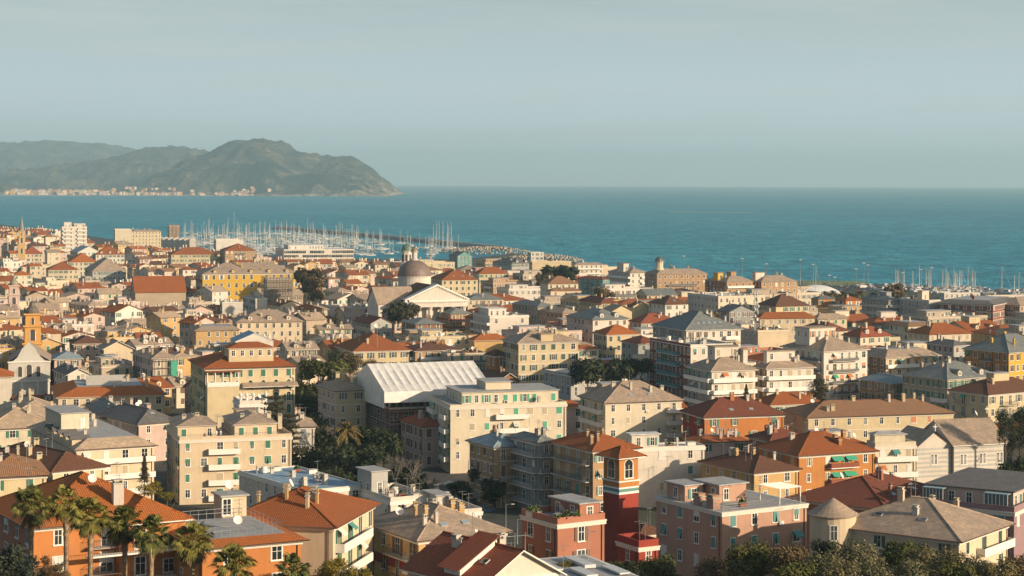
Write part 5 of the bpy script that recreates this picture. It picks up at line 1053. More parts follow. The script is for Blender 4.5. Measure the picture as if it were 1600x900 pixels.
# yacht yard at right
dm = MB(); p = gpt(1275,462,2)
n = 10
for i in range(n):
    for j in range(8):
        f_ = lambda i_, j_: (15*math.cos(math.pi*i_/n)*-1, 26*(j_/8-.5), 6.8*math.sin(math.pi*i_/n)*math.sin(math.pi*(.12+.76*j_/8)))
        dm.face([f_(i,j),f_(i+1,j),f_(i+1,j+1),f_(i,j+1)][::1], simple((.72,.72,.70),.5,0,'white_membrane',.08), None, True)
thing('storage_tent', 'rounded white inflatable hall in the yacht yard', 'tent', (p.x,p.y,1.8), R(10), None, dm)
rb = random.Random(9)
for x, yt, yb in ((1069,400,470),(1160,404,470),(1251,406,452),(1271,413,455),(1338,420,452),(1350,411,450),(1357,414,450),(1411,426,455),(1440,421,452),(1456,418,452),(1296,430,452),(1305,433,452),(1198,412,470)):
    yb = min(yb, 446+(x-1250)*.025); p = gpt(x, yb, 1.8); top = at(x, yt, p.y); r = thing('light_pole', 'slim tall floodlight pole along the seafront', 'light pole', p, 0, 'seafront floodlight poles'); m = MB(); m.tube((0,0,0),(0,0,top.z-p.z),.22,.13,METAL,6); part('pole', m, r); m = MB(); m.box(-.9,.9,-.3,.3,-.2,.15,FRW); part('lamp', m, r, (0,0,top.z-p.z))
for k in range(30):
    x = rb.uniform(1400,1640); y = 447+(x-1400)*.045+rb.uniform(0,8); p = gpt(x, y, 1.8)
    boat((p.x,p.y,2.2), rb.uniform(0,3.1), rb.choice((0,0,1)), 'sailing boat laid up on land with its mast standing in the yard', 'boats laid up in the yacht yard')
p = gpt(1268,463,1.8); boat((p.x,p.y-12,2.2), .5, 2, 'single sailing boat with leaning white mast beside the storage tent', None)
carm = [simple(c,.35,0,'car_paint',.05) for c in ((.6,.6,.58),(.05,.055,.06),(.22,.23,.24),(.35,.05,.04),(.08,.13,.22),(.5,.5,.5))]
def car_meshes(cm):
    a = MB(); pr = [(-2.1,.35),(-2.15,.85),(-1.2,.95),(1.0,.95),(2.0,.8),(2.1,.35)]
    for (x0,z0),(x1,z1) in zip(pr,pr[1:]): a.face([(x0,-.85,z0),(x1,-.85,z1),(x1,.85,z1),(x0,.85,z0)][::-1], cm)
    for y in (-.85,.85): a.face([(x,y,z) for x,z in pr][::1 if y > 0 else -1], cm)
    c = MB(); p2 = [(-1.6,.93),(-1.2,1.4),(.2,1.42),(.95,.94)]
    for (x0,z0),(x1,z1) in zip(p2,p2[1:]): c.face([(x0,-.72,z0),(x1,-.72,z1),(x1,.72,z1),(x0,.72,z0)][::-1], cm if abs(z0-z1)<.1 else glass())
    for y in (-.72,.72): c.face([(x,y,z) for x,z in p2][::1 if y > 0 else -1], glass())
    w_ = MB(); w_.tube((0,-.1,0),(0,.1,0),.33,.33,simple((.02,.02,.02),.8,0,'rubber'),10)
    return a.mesh('body'), c.mesh('cabin'), w_.mesh('wheel')
CM = [car_meshes(c) for c in carm]; CN = ['white','black','grey','red','blue','silver']
def car(x, y, z, rz, k, label, group, wheels=True):
    r = thing('parked_car', label, 'car', (x,y,z), rz, group); a, c, w_ = CM[k]; part('body', a, r); part('cabin', c, r)
    if wheels:
        for dx in (-1.3,1.3):
            for dy in (-.8,.8): part('wheel', w_, r, (dx,dy,.33))
for row in range(5):
    for q in range(17):
        if rb.random() < .3: continue
        x = 1252+q*9+rb.uniform(-1,1); y = 446+row*2.4+q*.15; p = gpt(x, y, 1.7); k = rb.randrange(6)
        car(p.x, p.y, gz(p.x,p.y), R(80)+rb.choice((0,math.pi)), k, CN[k]+' car parked in the rows of the seafront car park', CN[k]+' cars in the seafront car park', False)

for k in range(46):
    x = rb.uniform(1345,1630); y = 446+(x-1345)*.04+rb.uniform(0,9); p = gpt(x, y, 1.8)
    r = thing('motor_boat', 'small white motor boat propped up on land in the yacht yard', 'motor boat', (p.x,p.y,2.3), rb.uniform(0,3.1), 'motor boats on land in the yacht yard'); part('hull', mo_h, r); part('cabin', mo_c, r)
# ---------------- ground and sea
def ground_mat():
    m, nt, b_ = _new('town_ground'); ob = nt.nodes.new('ShaderNodeTexCoord').outputs['Object']
    a = ramp(nt, nz(nt, ob, .02, 5, .6), .4, .6); g = ramp(nt, nz(nt, ob, .4, 4, .6), .35, .7)
    c1 = mixc(nt, g, (.035,.035,.036), (.07,.067,.062)); c2 = mixc(nt, g, (.015,.025,.012), (.04,.05,.022))
    nt.links.new(mixc(nt, a, c1, c2), b_.inputs['Base Color']); b_.inputs['Roughness'].default_value = .95; return m
m = MB(); gm = ground_mat()
xs = [-4000,-2500,-1500,-935,-700,-446,-380,-320,-260,-217,-170,-135,-100,-56,-34,-8,0,40,76,102,135,165,198,225,254,290,317,400,500,600,800,1500,4000]
def ycol(X): 
    c = coast(X); return [-400,-100,0,50,100,150,200,250,300,350,400]+[400+(c-400)*t/6 for t in range(1,7)]
for xa, xb in zip(xs, xs[1:]):
    ya, yb = ycol(xa), ycol(xb)
    for k in range(len(ya)-1):
        m.face([(xa,ya[k],gz(xa,ya[k])),(xb,yb[k],gz(xb,yb[k])),(xb,yb[k+1],gz(xb,yb[k+1])),(xa,ya[k+1],gz(xa,ya[k+1]))], gm)
    m.face([(xa,ya[-1],gz(xa,ya[-1])),(xb,yb[-1],gz(xb,yb[-1])),(xb,yb[-1]+14,-1.5),(xa,ya[-1]+14,-1.5)], simple((.36,.31,.25),.9,0,'shore_stones',.4,.05))
struct('ground', m)
def sea_mat():
    m, nt, b_ = _new('sea_water'); ob = nt.nodes.new('ShaderNodeTexCoord').outputs['Object']; L = nt.links
    st = ramp(nt, nz(nt, mapping(nt, ob, (.0016,.0016,1)), 1, 7, .68), .36, .62)
    rp = ramp(nt, nz(nt, mapping(nt, ob, (.03,.02,1)), 1, 5, .7), .35, .68)
    c1 = mixc(nt, st, (.035,.320,.455), (.080,.470,.570)); c2 = mixc(nt, rp, dk((.035,.32,.44),.55), c1)
    fw = ramp(nt, nz(nt, mapping(nt, ob, (.16,.014,1)), 1, 4, .75), .40, .66); c2 = mixc(nt, fw, mixc(nt, .30, c2, (.01,.10,.16)), c2); fv = ramp(nt, nz(nt, mapping(nt, ob, (.22,.02,1)), 1, 3, .8), .66, .80, 0, .3); c2 = mixc(nt, fv, c2, (.22,.50,.55))
    L.new(c2, b_.inputs['Base Color']); b_.inputs['Roughness'].default_value = .55; b_.inputs['Specular IOR Level'].default_value = .22; b_.inputs['IOR'].default_value = 1.33
    h1 = nz(nt, mapping(nt, ob, (.05,.03,1)), 1, 6, .7); bump(nt, b_, h1, .9, 6.0); return m
m = MB(); sm_ = sea_mat(); SX, SY = 16500, 30000
ys_ = [-500, 1500, 4000, 9000, 18000, SY]
for ya, yb in zip(ys_, ys_[1:]):
    for i in range(6): xa = -SX+2*SX*i/6; xb = xa+2*SX/6; m.face([(xa,ya,0),(xb,ya,0),(xb,yb,0),(xa,yb,0)], sm_)
struct('sea', m)
# beach-side green strip
m = MB(); q = [gpt(1235,446,2.4), gpt(1360,448,2.4), gpt(1352,439.5,2.4), gpt(1250,438,2.4)]; m.face([(p.x,p.y,max(gz(p.x,p.y)+.3, p.z-.3)) for p in q], simple((.16,.19,.07),.9,0,'lawn',.4,.05)); struct('lawn', m)
# ---------------- headland
RDG = [ # (Y, [(px, py)...], half width)
 (16500, [(-250,226),(-120,216),(0,222),(60,220),(110,221),(160,225),(205,233),(240,245),(300,262),(360,285),(400,303)], 2300),
 (12300, [(-250,262),(-60,272),(20,272),(75,262),(120,256),(160,250),(200,238),(232,230),(265,229),(300,233),(330,240),(380,262),(420,300)], 1500),
 (10200, [(200,306),(250,280),(300,246),(330,236),(355,226),(378,219),(400,215),(412,214),(440,222),(465,233),(500,243),(520,246),(545,246),(560,252),(580,262),(600,281),(617,300),(622,309)], 1050),
 (9350, [(400,306),(440,297),(480,287),(500,281),(520,283),(545,277),(570,276),(590,287),(604,299),(612,309)], 420),
 (9600, [(-200,300),(-60,290),(0,286),(40,297),(60,306)], 500)]
def rh(ridge, X):
    Y, P_, w_ = ridge; x = X/Y*F+800
    if x <= P_[0][0]: y = P_[0][1]
    elif x >= P_[-1][0]: y = 330
    else:
        for (xa, ya), (xb, yb) in zip(P_, P_[1:]):
            if xa <= x <= xb: y = ya+(yb-ya)*(x-xa)/(xb-xa); break
    return H-(y-y0(x))/F*Y
def hill(X, Y):
    z = -30.0
    n1_ = noise.fractal(Vector((X*.0016, Y*.0009, 0)), 1.0, 2.0, 5); n2_ = noise.ridged_multi_fractal(Vector((X*.0022, Y*.0007, 3)), 1.0, 2.1, 4, 1.0, 2.0)
    for r in RDG:
        t = (Y-r[0])/r[2]+n1_*.18
        if abs(t) > 1.25: continue
        hh = rh(r, X); pr = max(0, 1-abs(t)**1.25)
        if hh < 0: zz = hh
        else:
            fl_ = 1-abs(t); zz = hh*pr*(1-.16*(1-pr)*0)+(n2_-1.0)*130*min(1,hh/120)*(1-pr)*min(1, abs(t)*4)*min(1, pr*3)
            zz = zz-4*(pr <= .02)
        z = max(z, zz)
    if z > 3: z += min(1,z/40)*(noise.fractal(Vector((X*.006,Y*.004,7)),.75,2.1,5)*30+noise.noise(Vector((X*.045,Y*.03,1)))*2.5)
    return z
m = MB(); nxx, nyy = 520, 230; X0_, X1_, Y0_, Y1_ = -5800, -420, 8750, 19200
def hcol():
    mm_, nt, b_ = _new('hill_woodland'); ob = nt.nodes.new('ShaderNodeTexCoord').outputs['Object']; L = nt.links
    a = ramp(nt, nz(nt, ob, .006, 6, .7), .4, .62); f_ = ramp(nt, nz(nt, ob, .05, 5, .75), .35, .65)
    c1 = mixc(nt, a, (.014,.040,.032), (.26,.21,.14)); c2 = mixc(nt, f_, dk((.03,.045,.03),.2), c1)
    ge = nt.nodes.new('ShaderNodeNewGeometry'); sp_ = nt.nodes.new('ShaderNodeSeparateXYZ'); L.new(ge.outputs['Position'], sp_.inputs[0])
    lowz = ramp(nt, sp_.outputs[2], 16, 2); nn = ramp(nt, nz(nt, ob, .012, 3), .42, .55); mu = N(nt, 'ShaderNodeMath', operation='MULTIPLY'); L.new(lowz, mu.inputs[0]); L.new(nn, mu.inputs[1])
    rx = ramp(nt, sp_.outputs[0], -1200, -620); rz__ = ramp(nt, sp_.outputs[2], 90, 10); rn = ramp(nt, nz(nt, ob, .02, 5, .7), .45, .6)
    m2 = N(nt, 'ShaderNodeMath', operation='MULTIPLY'); L.new(rx, m2.inputs[0]); L.new(rz__, m2.inputs[1]); m3 = N(nt, 'ShaderNodeMath', operation='MULTIPLY'); L.new(m2.outputs[0], m3.inputs[0]); L.new(rn, m3.inputs[1])
    mx = N(nt, 'ShaderNodeMath', operation='MAXIMUM'); L.new(m3.outputs[0], mx.inputs[0]); L.new(mu.outputs[0], mx.inputs[1])
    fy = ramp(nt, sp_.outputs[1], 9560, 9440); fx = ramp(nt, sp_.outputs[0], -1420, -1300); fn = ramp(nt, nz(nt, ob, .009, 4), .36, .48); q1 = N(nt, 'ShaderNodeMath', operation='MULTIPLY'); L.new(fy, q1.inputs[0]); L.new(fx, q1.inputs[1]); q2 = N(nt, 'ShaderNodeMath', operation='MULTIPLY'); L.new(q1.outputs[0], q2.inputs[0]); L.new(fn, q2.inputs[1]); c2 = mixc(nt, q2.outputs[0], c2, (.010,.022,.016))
    L.new(mixc(nt, mx.outputs[0], c2, (.42,.34,.26)), b_.inputs['Base Color']); b_.inputs['Roughness'].default_value = .95; b_.inputs['Specular IOR Level'].default_value = .1
    bump(nt, b_, nz(nt, ob, .03, 5, .7), 1.0, 18); return mm_
vs_ = []; fs_ = []
for j in range(nyy+1):
    for i in range(nxx+1):
        X = X0_+(X1_-X0_)*i/nxx; Y = Y0_+(Y1_-Y0_)*(j/nyy)**1.7; vs_.append((X,Y,hill(X,Y)))
for j in range(nyy):
    for i in range(nxx):
        a = j*(nxx+1)+i; q = (a,a+1,a+nxx+2,a+nxx+1)
        if max(vs_[k][2] for k in q) > -8: fs_.append(q)
me = bpy.data.meshes.new('headland'); me.from_pydata(vs_, [], fs_); me.materials.append(hcol()); me.polygons.foreach_set('use_smooth', [True]*len(fs_)); struct('headland', me)
# coastal plain below the hills and far town
m = MB(); pl = simple((.10,.11,.06),.95,0,'coastal_plain',.4,.01); q = [(-4600,8850),(-2310,8850),(-1500,9000),(-1150,9050),(-1000,9300),(-1400,9900),(-4600,9900)]; m.face([(x,y,3) for x,y in q], pl)
for (xa,ya),(xb,yb) in zip(q[:5],q[1:6]): m.face([(xa,ya-60,-.5),(xb,yb-60,-.5),(xb,yb,3),(xa,ya,3)], simple((.5,.44,.34),.95,0,'beach_sand',.1,.01))
struct('coastal_plain', m)
rf = random.Random(12); hb_m = {}
def far_house(X, Y, w, d, h, c, k):
    z = max(hill(X,Y), 3)-1; key = (c, k)
    if key not in hb_m:
        m = MB(); m.box(-.5,.5,-.5,.5,0,1,simple(P[c],.9,0,'plaster_far',.1)); hip_faces(m,-.55,.55,-.55,.55,1.002,.5,simple(RC['terra'][1] if k else (.3,.28,.25),.9,0,'roof_far',.1)); hb_m[key] = m.mesh('far_house')
    nm = {'cream':'cream','pink':'pink','ochre':'ochre','white':'white','palepink':'pale pink'}[c]; rn = 'red' if k else 'grey'
    o = thing('far_house', 'tiny %s house with %s roof in the hazy town under the headland' % (nm, rn), 'house', (X,Y,z), rf.uniform(-.3,.5), '%s houses with %s roofs of the far shore town' % (nm, rn), hb_m[key]); o.scale = (w,d,h)
for k in range(330):
    x = rf.choice((rf.uniform(0,430), rf.uniform(10,290), rf.uniform(20,200), rf.uniform(270,400))); 
    up = 0 if x < 270 or rf.random() < .5 else 1
    Y = rf.uniform(8870,9350) if not up else rf.uniform(9300,9800); X = (x-800)/F*Y
    if x > 400 and Y < 9100: Y += 200
    if hill(X,Y) > (75 if up else 30): continue
    big = x < 160 and rf.random() < .5
    far_house(X, Y, rf.uniform(9,19)*(1.7 if big else .55 if up else 1), rf.uniform(12,18), rf.uniform(7,16)*(1.5 if big else .6 if up else 1), rf.choice(('cream','cream','pink','ochre','white','palepink')), rf.random() < .45)
# buoy line
bu = MB(); bu.tube((0,0,-.4),(0,0,1.1),1.2,.9,simple((.6,.5,.4),.6,0,'float'),7); bm__ = bu.mesh('float')
for k in range(44):
    t = k/43; p = gpt(1045+t*134, 330.5+1.8*t+(k%2)*.8, 0); thing('buoy', 'pale mussel farm buoy in the long line floating out at sea', 'buoy', p, 0, 'mussel farm buoys in line at sea', bm__)
# ---------------- vegetation
def blob_crown(n, rx, rz_c, leaf, mat_, seed, lobes=9, flat=.75, core=True, hollow=.45):
    r = random.Random(seed); m = MB(); cs = []
    for k in range(lobes):
        a = r.random()*6.28; t = r.uniform(.25,.72); cs.append((Vector((rx*t*math.cos(a), rx*t*math.sin(a), rz_c*r.uniform(-.55,.75))), r.uniform(.34,.56)))
    cs.append((Vector((0,0,rz_c*.25)), .6))
    for k in range(n):
        c, s = r.choice(cs); d = Vector((r.gauss(0,1),r.gauss(0,1),r.gauss(0,1))).normalized()
        p = c+Vector((d.x*rx*s, d.y*rx*s, d.z*rz_c*s))*r.uniform(hollow,1.05)
        a = Vector((r.gauss(0,1),r.gauss(0,1),r.gauss(0,.6)+.2)).normalized()*leaf*r.uniform(.6,1.2); b2 = a.cross(d+Vector((.01,0,.02))).normalized()*leaf*r.uniform(.4,.9)
        m.face([p-a-b2*.4, p+b2, p+a+b2*.3, p-b2*.8], mat_)
    return m.mesh('crown')
BARK = simple((.10,.075,.055),.95,0,'bark',.4,2)
def trunk_mesh(h, r0, branches=5, seed=0, spread=1.6):
    r = random.Random(seed); m = MB(); m.tube((0,0,-1),(0.1,0,h*.6),r0,r0*.7,BARK,7,False); m.tube((.1,0,h*.6),(0,.1,h),r0*.7,r0*.35,BARK,6,False)
    for k in range(branches): a = k*6.28/branches+r.random(); z = h*r.uniform(.45,.8); m.tube((.05,0,z),(spread*math.cos(a),spread*math.sin(a),z+spread*r.uniform(.8,1.3)),r0*.4,r0*.12,BARK,5,False)
    return m.mesh('trunk')
OLV = leafmat((.10,.105,.055),(.23,.20,.10)); GRN = leafmat((.05,.07,.02),(.16,.155,.04)); DRK = leafmat((.018,.030,.015),(.055,.07,.03)); BRN = leafmat((.10,.075,.04),(.21,.15,.075)); YGR = leafmat((.12,.115,.02),(.27,.21,.03)); PINE = leafmat((.035,.055,.015),(.12,.12,.03)); CED = leafmat((.05,.05,.03),(.13,.10,.05))
CR = {}
def crown(kind, rx, rz_c, leaf, n, mat_, seed, **kw):
    key = (kind, rx, rz_c, leaf, n, seed)
    if key not in CR: CR[key] = blob_crown(n, rx, rz_c, leaf, mat_, seed, **kw)
    return CR[key]
def tree(name, label, x, y, Y, mesh, zc, rx, group=None, sc=1.0, rz=0, tr=.28, cat='tree'):
    p = at(x, y, Y); g = gz(p.x, Y); o = thing(name, label, cat, (p.x, Y, g), rz, group)
    h = max(.5, p.z-g); part('trunk', trunk_mesh(h, tr, 5, int(x)), o); c = part('crown', mesh, o, (0,0,h)); c.scale = (sc,sc,sc); return o
# olives and evergreens lower right : (x, ycentre, Y, radius m, kind)
FT = [(1180,886,226,3.6,'g','round dark green evergreen tree in front of the pink house'),(1035,897,236,2.7,'g','green bush left of the round evergreen, at the foot of the tower'),(1000,890,246,2.2,'d','small dark bush at the foot of the red tower'),
 (1120,893,232,2.6,'b','reddish brown shrub before the corner of the pink house'),(1238,884,222,3.2,'b','brown budding bush right of the round evergreen'),(1288,886,218,2.8,'o','olive green bush below the gap beside the turret'),(1290,856,246,2.2,'d','dark bush under the turret wall'),(1320,868,240,2.5,'d','dark tree tucked below the turret window'),
 (1350,878,222,3.2,'o','pale olive tree, first right of the turret'),(1400,868,234,2.6,'g','dark green tree rising against the long slate roofed house'),(1372,895,212,2.6,'o','low pale olive tree under the first one'),(1440,880,226,3.0,'o','silvery olive tree before the middle windows of the long house'),(1425,864,240,2.3,'d','small dark tree against the wall of the long house'),
 (1475,890,216,3.0,'o','olive tree before the bay window of the long house'),(1520,893,214,2.9,'o','silvery olive tree under the balcony of the long house'),(1560,897,210,2.6,'o','olive bush under the balcony corner'),(1597,898,212,2.6,'b','reddish bush at the bottom right corner'),(1320,900,206,2.7,'o','low olive tree at the bottom edge right of the brown bush'),(1435,903,204,2.7,'o','low olive tree at the bottom edge before the silvery one'),(1500,905,204,2.4,'g','low green tree at the bottom edge'),(1240,905,206,2.4,'g','low green bush at the bottom edge below the pink house'),
 (520,893,222,2.2,'y','yellow green bush at the bottom edge below the cream house'),(555,899,218,1.9,'y','second yellow green bush right of the first, below the cream house'),(885,884,236,1.2,'y','small yellow shrub behind the white roof panels'),(962,892,240,1.5,'g','small green shrub right of the white roof panels')]
KM = dict(g=GRN,d=DRK,b=BRN,o=OLV,y=YGR)
for k,(x,y,Y,r,kd,lab) in enumerate(FT):
    mesh = crown(kd, 3.0, 2.6, .16 if kd in 'oyb' else .2, 4600, KM[kd], k%3+ord(kd), lobes=11)
    tree('olive_tree' if kd=='o' else 'shrub' if r < 2 else 'tree', lab, x, y+(8 if x > 1150 else 3), Y, mesh, 0, r, None, r/3.0, k*1.3, .2)
# fan palms
def fan_palm_crown(seed):
    r = random.Random(seed); m = MB(); gm_ = leafmat((.045,.07,.02),(.33,.31,.09)); dm_m = simple((.17,.115,.06),.95,0,'dead_frond',.4,3)
    for k in range(84):
        a = r.random()*6.283; el = r.uniform(-1.0,1.35) if k < 76 else r.uniform(-1.2,-.9); L = r.uniform(.75,1.15); dead = el < -.62
        d = Vector((math.cos(a)*math.cos(el), math.sin(a)*math.cos(el), math.sin(el))); c = d*L; side = d.cross(Vector((0,0,1))); side = side.normalized() if side.length > .1 else Vector((1,0,0)); up = side.cross(d)
        mt = dm_m if dead else gm_; m.tube((0,0,0), c, .03, .018, dm_m if dead else gm_, 3, False)
        R_ = r.uniform(.75,1.1)*(.75 if dead else 1); nn = 15; tw = r.uniform(-.6,.6)
        sd2 = side*math.cos(tw)+up*math.sin(tw)
        for q in range(nn):
            t = -1.35+2.7*q/(nn-1); dirr = (d*math.cos(t)+sd2*math.sin(t)).normalized(); l = R_*(1-.22*abs(t))*r.uniform(.85,1.1); wv = sd2*math.cos(t)*.055-d*math.sin(t)*.055
            mid = c+dirr*l*.6; tip = c+dirr*l+Vector((0,0,-.30*l*l-.08))
            m.face([c, mid-wv+Vector((0,0,-.03)), tip, mid+wv+Vector((0,0,.02))], mt)
    return m.mesh('crown')
FPC = [fan_palm_crown(s) for s in (1,2,3)]
def fan_trunk(h):
    m = MB(); tmat = simple((.34,.24,.15),.95,0,'palm_trunk',.5,3); n = max(3, int(h/.28)); r = random.Random(4)
    for k in range(n):
        z0, z1 = h*k/n, h*(k+1)/n; q = .20+.04*(k/n)+(.05 if k > n*.8 else 0); m.tube((0,0,z0),(0,0,z1+.03),q*.86,q*1.08,tmat,9,False)
        for j in range(7): a = r.random()*6.28; m.face([(q*math.cos(a-.2),q*math.sin(a-.2),z0),(q*math.cos(a+.2),q*math.sin(a+.2),z0),(q*1.5*math.cos(a+.1),q*1.5*math.sin(a+.1),z1+.12)], tmat)
    return m.mesh('trunk')
PL = [(50,792,186,1.05,'first fan palm from the left before the orange villa'),(105,788,190,1.0,'second fan palm from the left before the orange villa'),(143,808,180,1.05,'third fan palm from the left before the orange villa'),(197,820,182,1.0,'fourth fan palm from the left, before the villa balcony'),(238,834,180,.98,'fifth fan palm from the left, right of the villa balcony'),(303,848,186,1.1,'sixth fan palm from the left, before the orange annex'),(366,885,184,1.1,'low fan palm, seventh from the left, crown at the bottom edge'),(460,892,192,.95,'smallest fan palm at the bottom edge before the cream house')]
for k,(x,y,Y,s,lab) in enumerate(PL):
    p = at(x,y,Y); g = gz(p.x,Y); o = thing('fan_palm', lab, 'palm', (p.x,Y,g), k*1.1, 'fan palms in a row before the orange villa'); h = p.z-g; part('trunk', fan_trunk(h), o); c = part('crown', FPC[k%3], o, (0,0,h)); s *= 1.16; c.scale = (s,s,s*1.05); c.rotation_euler[2] = k*2.1
for k,(x,y,Y,s,lab) in enumerate([(14,890,168,1.0,'dark grey green bush in the bottom left corner'),(45,905,160,.8,'low shadowed bush at the bottom left edge'),(78,893,172,.5,'thin reddish shrub between the first two palms'),(98,902,170,.45,'small dark shrub at the foot of the second palm')]):
    tree('shrub', lab, x, y, Y, crown('d2',2.2,2.6,.16,3000,leafmat((.03,.045,.035),(.07,.085,.065)) if k < 2 else BRN,7+k//2,lobes=8), 0, 2.2, None, s, k, .1)
# mid trees
def ct(lab, x, y, Y, r, mat_, name='tree', rzr=.8, leaf=.4, n=1800, seed=1, tr=.3, group=None):
    return tree(name, lab, x, y, Y, crown(name+str(id(mat_)), 4.0, 4.0*rzr, leaf, n, mat_, seed, lobes=10), 0, r, group, r/4.0, x, tr)
ct('large umbrella pine with olive green crown left of the yellow villa', 506, 579, 560, 7.2, PINE, 'umbrella_pine', .45, .36, 3600, 2, .5)
ct('brown leafed tree between the umbrella pine and the yellow villa', 548, 568, 585, 4.2, BRN, 'tree', .8, .3, 2600, 3)
ct('dark broad tree behind the umbrella pine', 530, 566, 600, 4, DRK, 'tree', .7, .4, 2200, 4)
ct('red leafed tree in front of the yellow villa', 578, 573, 606, 3.2, BRN, 'tree', .7, .25, 2200, 5)
ct('flat topped small pine under the yellow villa', 603, 574, 606, 3.8, PINE, 'umbrella_pine', .35, .3, 2000, 6)
for k,(x,y,Y,r) in enumerate([(478,620,520,5),(492,640,500,5.5),(482,672,470,5.5),(512,700,450,6),(500,735,430,6.5),(535,735,420,6),(560,720,425,5.5),(585,735,410,6),(610,752,405,5.5),(556,768,395,5),(520,760,400,5.5),(600,700,440,5),(640,770,395,5),(570,690,450,4.5)]):
    ct('dark shaded park tree number %d'%k if 0 else ['dark park tree beside the green side of the yellow apartment house','dark park tree above the left edge of the park','tall dark tree left of the feathery palm','dark green tree right behind the white house','broad dark green tree at the left foot of the park','dark tree below the feathery palm','dark tree right of the palm trunk','dark tree in the middle of the park','dark tree before the bare branches','low dark tree behind the grey stair block','low green tree behind the blue grey roof','dark tree at the foot of the tented palazzo','dark low tree under the bare trees','dark tree between the palm and the scaffolding'][k], x, y, Y, r, DRK if k%3 else leafmat((.02,.035,.012),(.05,.06,.02)), 'park_tree', .8, .42, 2000, k%4)
for k,(x,y,Y,r) in enumerate([(920,588,566,6.5),(968,585,578,6.0),(1003,575,590,4.5),(760,742,400,3.5),(775,770,390,3.5),(720,770,390,3)]):
    ct(['large dark cedar before the grey classical villa','dark cedar before the pink house','dark tree left of the brick red tower','dark tree at the street before the beige palazzo','second street tree before the grey balconies','small street tree near the white parasol'][k], x, y, Y, r, DRK, 'cedar' if k < 3 else 'tree', .75, .4, 2400, k)
ct('tall rust coloured tree right of the white banded block', 1282, 612, 540, 3.6, CED, 'tree', 1.3, .3, 2200, 3)
ct('brown tree before the broad slate roof', 1112, 502, 640, 6, BRN, 'tree', .5, .3, 1600, 3)
ct('dark conifer before the white temple front', 630, 492, 778, 8, leafmat((.03,.04,.02),(.10,.08,.04)), 'tree', .6, .4, 2400, 4)
ct('dark bushy tree right of the yellow palace', 484, 437, 985, 7.5, leafmat((.03,.035,.02),(.09,.06,.03)), 'tree', .9, .7, 1500, 2)
ct('brown bare looking tree beside the scaffolded tower', 491, 452, 900, 6, BRN, 'tree', .9, .6, 1500, 5)
for k,(x,y,Y,r) in enumerate([(868,433,1120,8),(884,433,1100,8),(852,437,1080,5),(1400,457,920,5)]): ct(['dark tree left of the teal house','second dark tree against the teal house','brownish tree behind the cream upper house','tree near the yacht yard palms'][k], x, y, Y, r, DRK if k < 2 else BRN, 'tree', .8, .7, 1200, k)
ct('reddish bare trees before the teal house', 940, 457, 960, 7, BRN, 'tree', .4, .5, 1200, 7)
for k,(x,y,Y,r,h) in enumerate([(1594,694,400,2.8,1.6),(1572,668,425,2.4,1.8),(1603,655,440,3,1.2),(1588,738,370,3.2,.8)]): ct(['tall dark cypress mass right of the chapel','slender cypress touching the chapel roof','dark tree above the cypress at the right edge','broad dark tree below the cypress'][k], x, y, Y, r, DRK if k else leafmat((.02,.03,.012),(.06,.06,.03)), 'cypress', h, .3, 2600, k)
# layered cedar by the cream block
for k,(x,y,Y,s) in enumerate([(430,640,425,1.0),(455,668,422,.85)]):
    p = at(x,y,Y); g = gz(p.x,Y); o = thing('cedar', ['layered brown green cedar rising behind the cream block','lower layered cedar beside the white house'][k], 'tree', (p.x,Y,g)); h = p.z-g; part('trunk', trunk_mesh(h+1,.3,4,k), o); m = MB(); r = random.Random(k)
    for lay in range(7):
        z = -5+lay*1.25; R_ = (4.2-lay*.35)*s
        for q in range(420):
            a = r.random()*6.28; t = r.uniform(.2,1)*R_*(1+.25*math.sin(a*3+lay)); pp = Vector((t*math.cos(a),t*math.sin(a),z+.15*t*.5+r.gauss(0,.12))); w1 = Vector((r.gauss(0,1),r.gauss(0,1),r.gauss(0,.25))).normalized()*.3; w2 = w1.cross(Vector((r.gauss(0,.3),r.gauss(0,.3),1))).normalized()*.18
            m.face([pp-w1,pp-w2,pp+w1,pp+w2], CED)
    part('crown', m, o, (0,0,h))
# conifer spires
def conifer(label, x, y, Y, hgt, r0):
    p = at(x,y,Y); g = gz(p.x,Y); o = thing('conifer', label, 'tree', (p.x,Y,g)); h = p.z-g; m = MB(); r = random.Random(int(x)); m.tube((0,0,-1),(0,0,h+hgt*.9),.2,.04,BARK,6,False); part('trunk', m, o); m = MB()
    for q in range(1900):
        t = r.random()**.8; z = hgt*t; R_ = r0*(1-t)*(.55+.45*(math.sin(t*28)*.5+.5)); a = r.random()*6.28; d = R_*r.uniform(.3,1); pp = Vector((d*math.cos(a),d*math.sin(a),z-.15*d)); w1 = Vector((math.cos(a),math.sin(a),-.3))*.28; w2 = Vector((-math.sin(a),math.cos(a),0))*.12
        m.face([pp-w1,pp-w2,pp+w1,pp+w2], leafmat((.05,.045,.025),(.12,.09,.04)))
    part('crown', m, o, (0,0,h))
conifer('small brown conifer before the beige block with dormers', 227, 752, 345, 4.6, 1.5)
conifer('small conifer before the white banded blocks', 1167, 628, 500, 4.6, 2.0)
ct('yellowish hedge bush behind the orange villa roof', 238, 765, 330, 2.4, YGR, 'shrub', .5, .2, 2400, 3); ct('yellowish bush right of the first, behind the villa roof', 262, 776, 322, 1.8, YGR, 'shrub', .5, .2, 2000, 4)
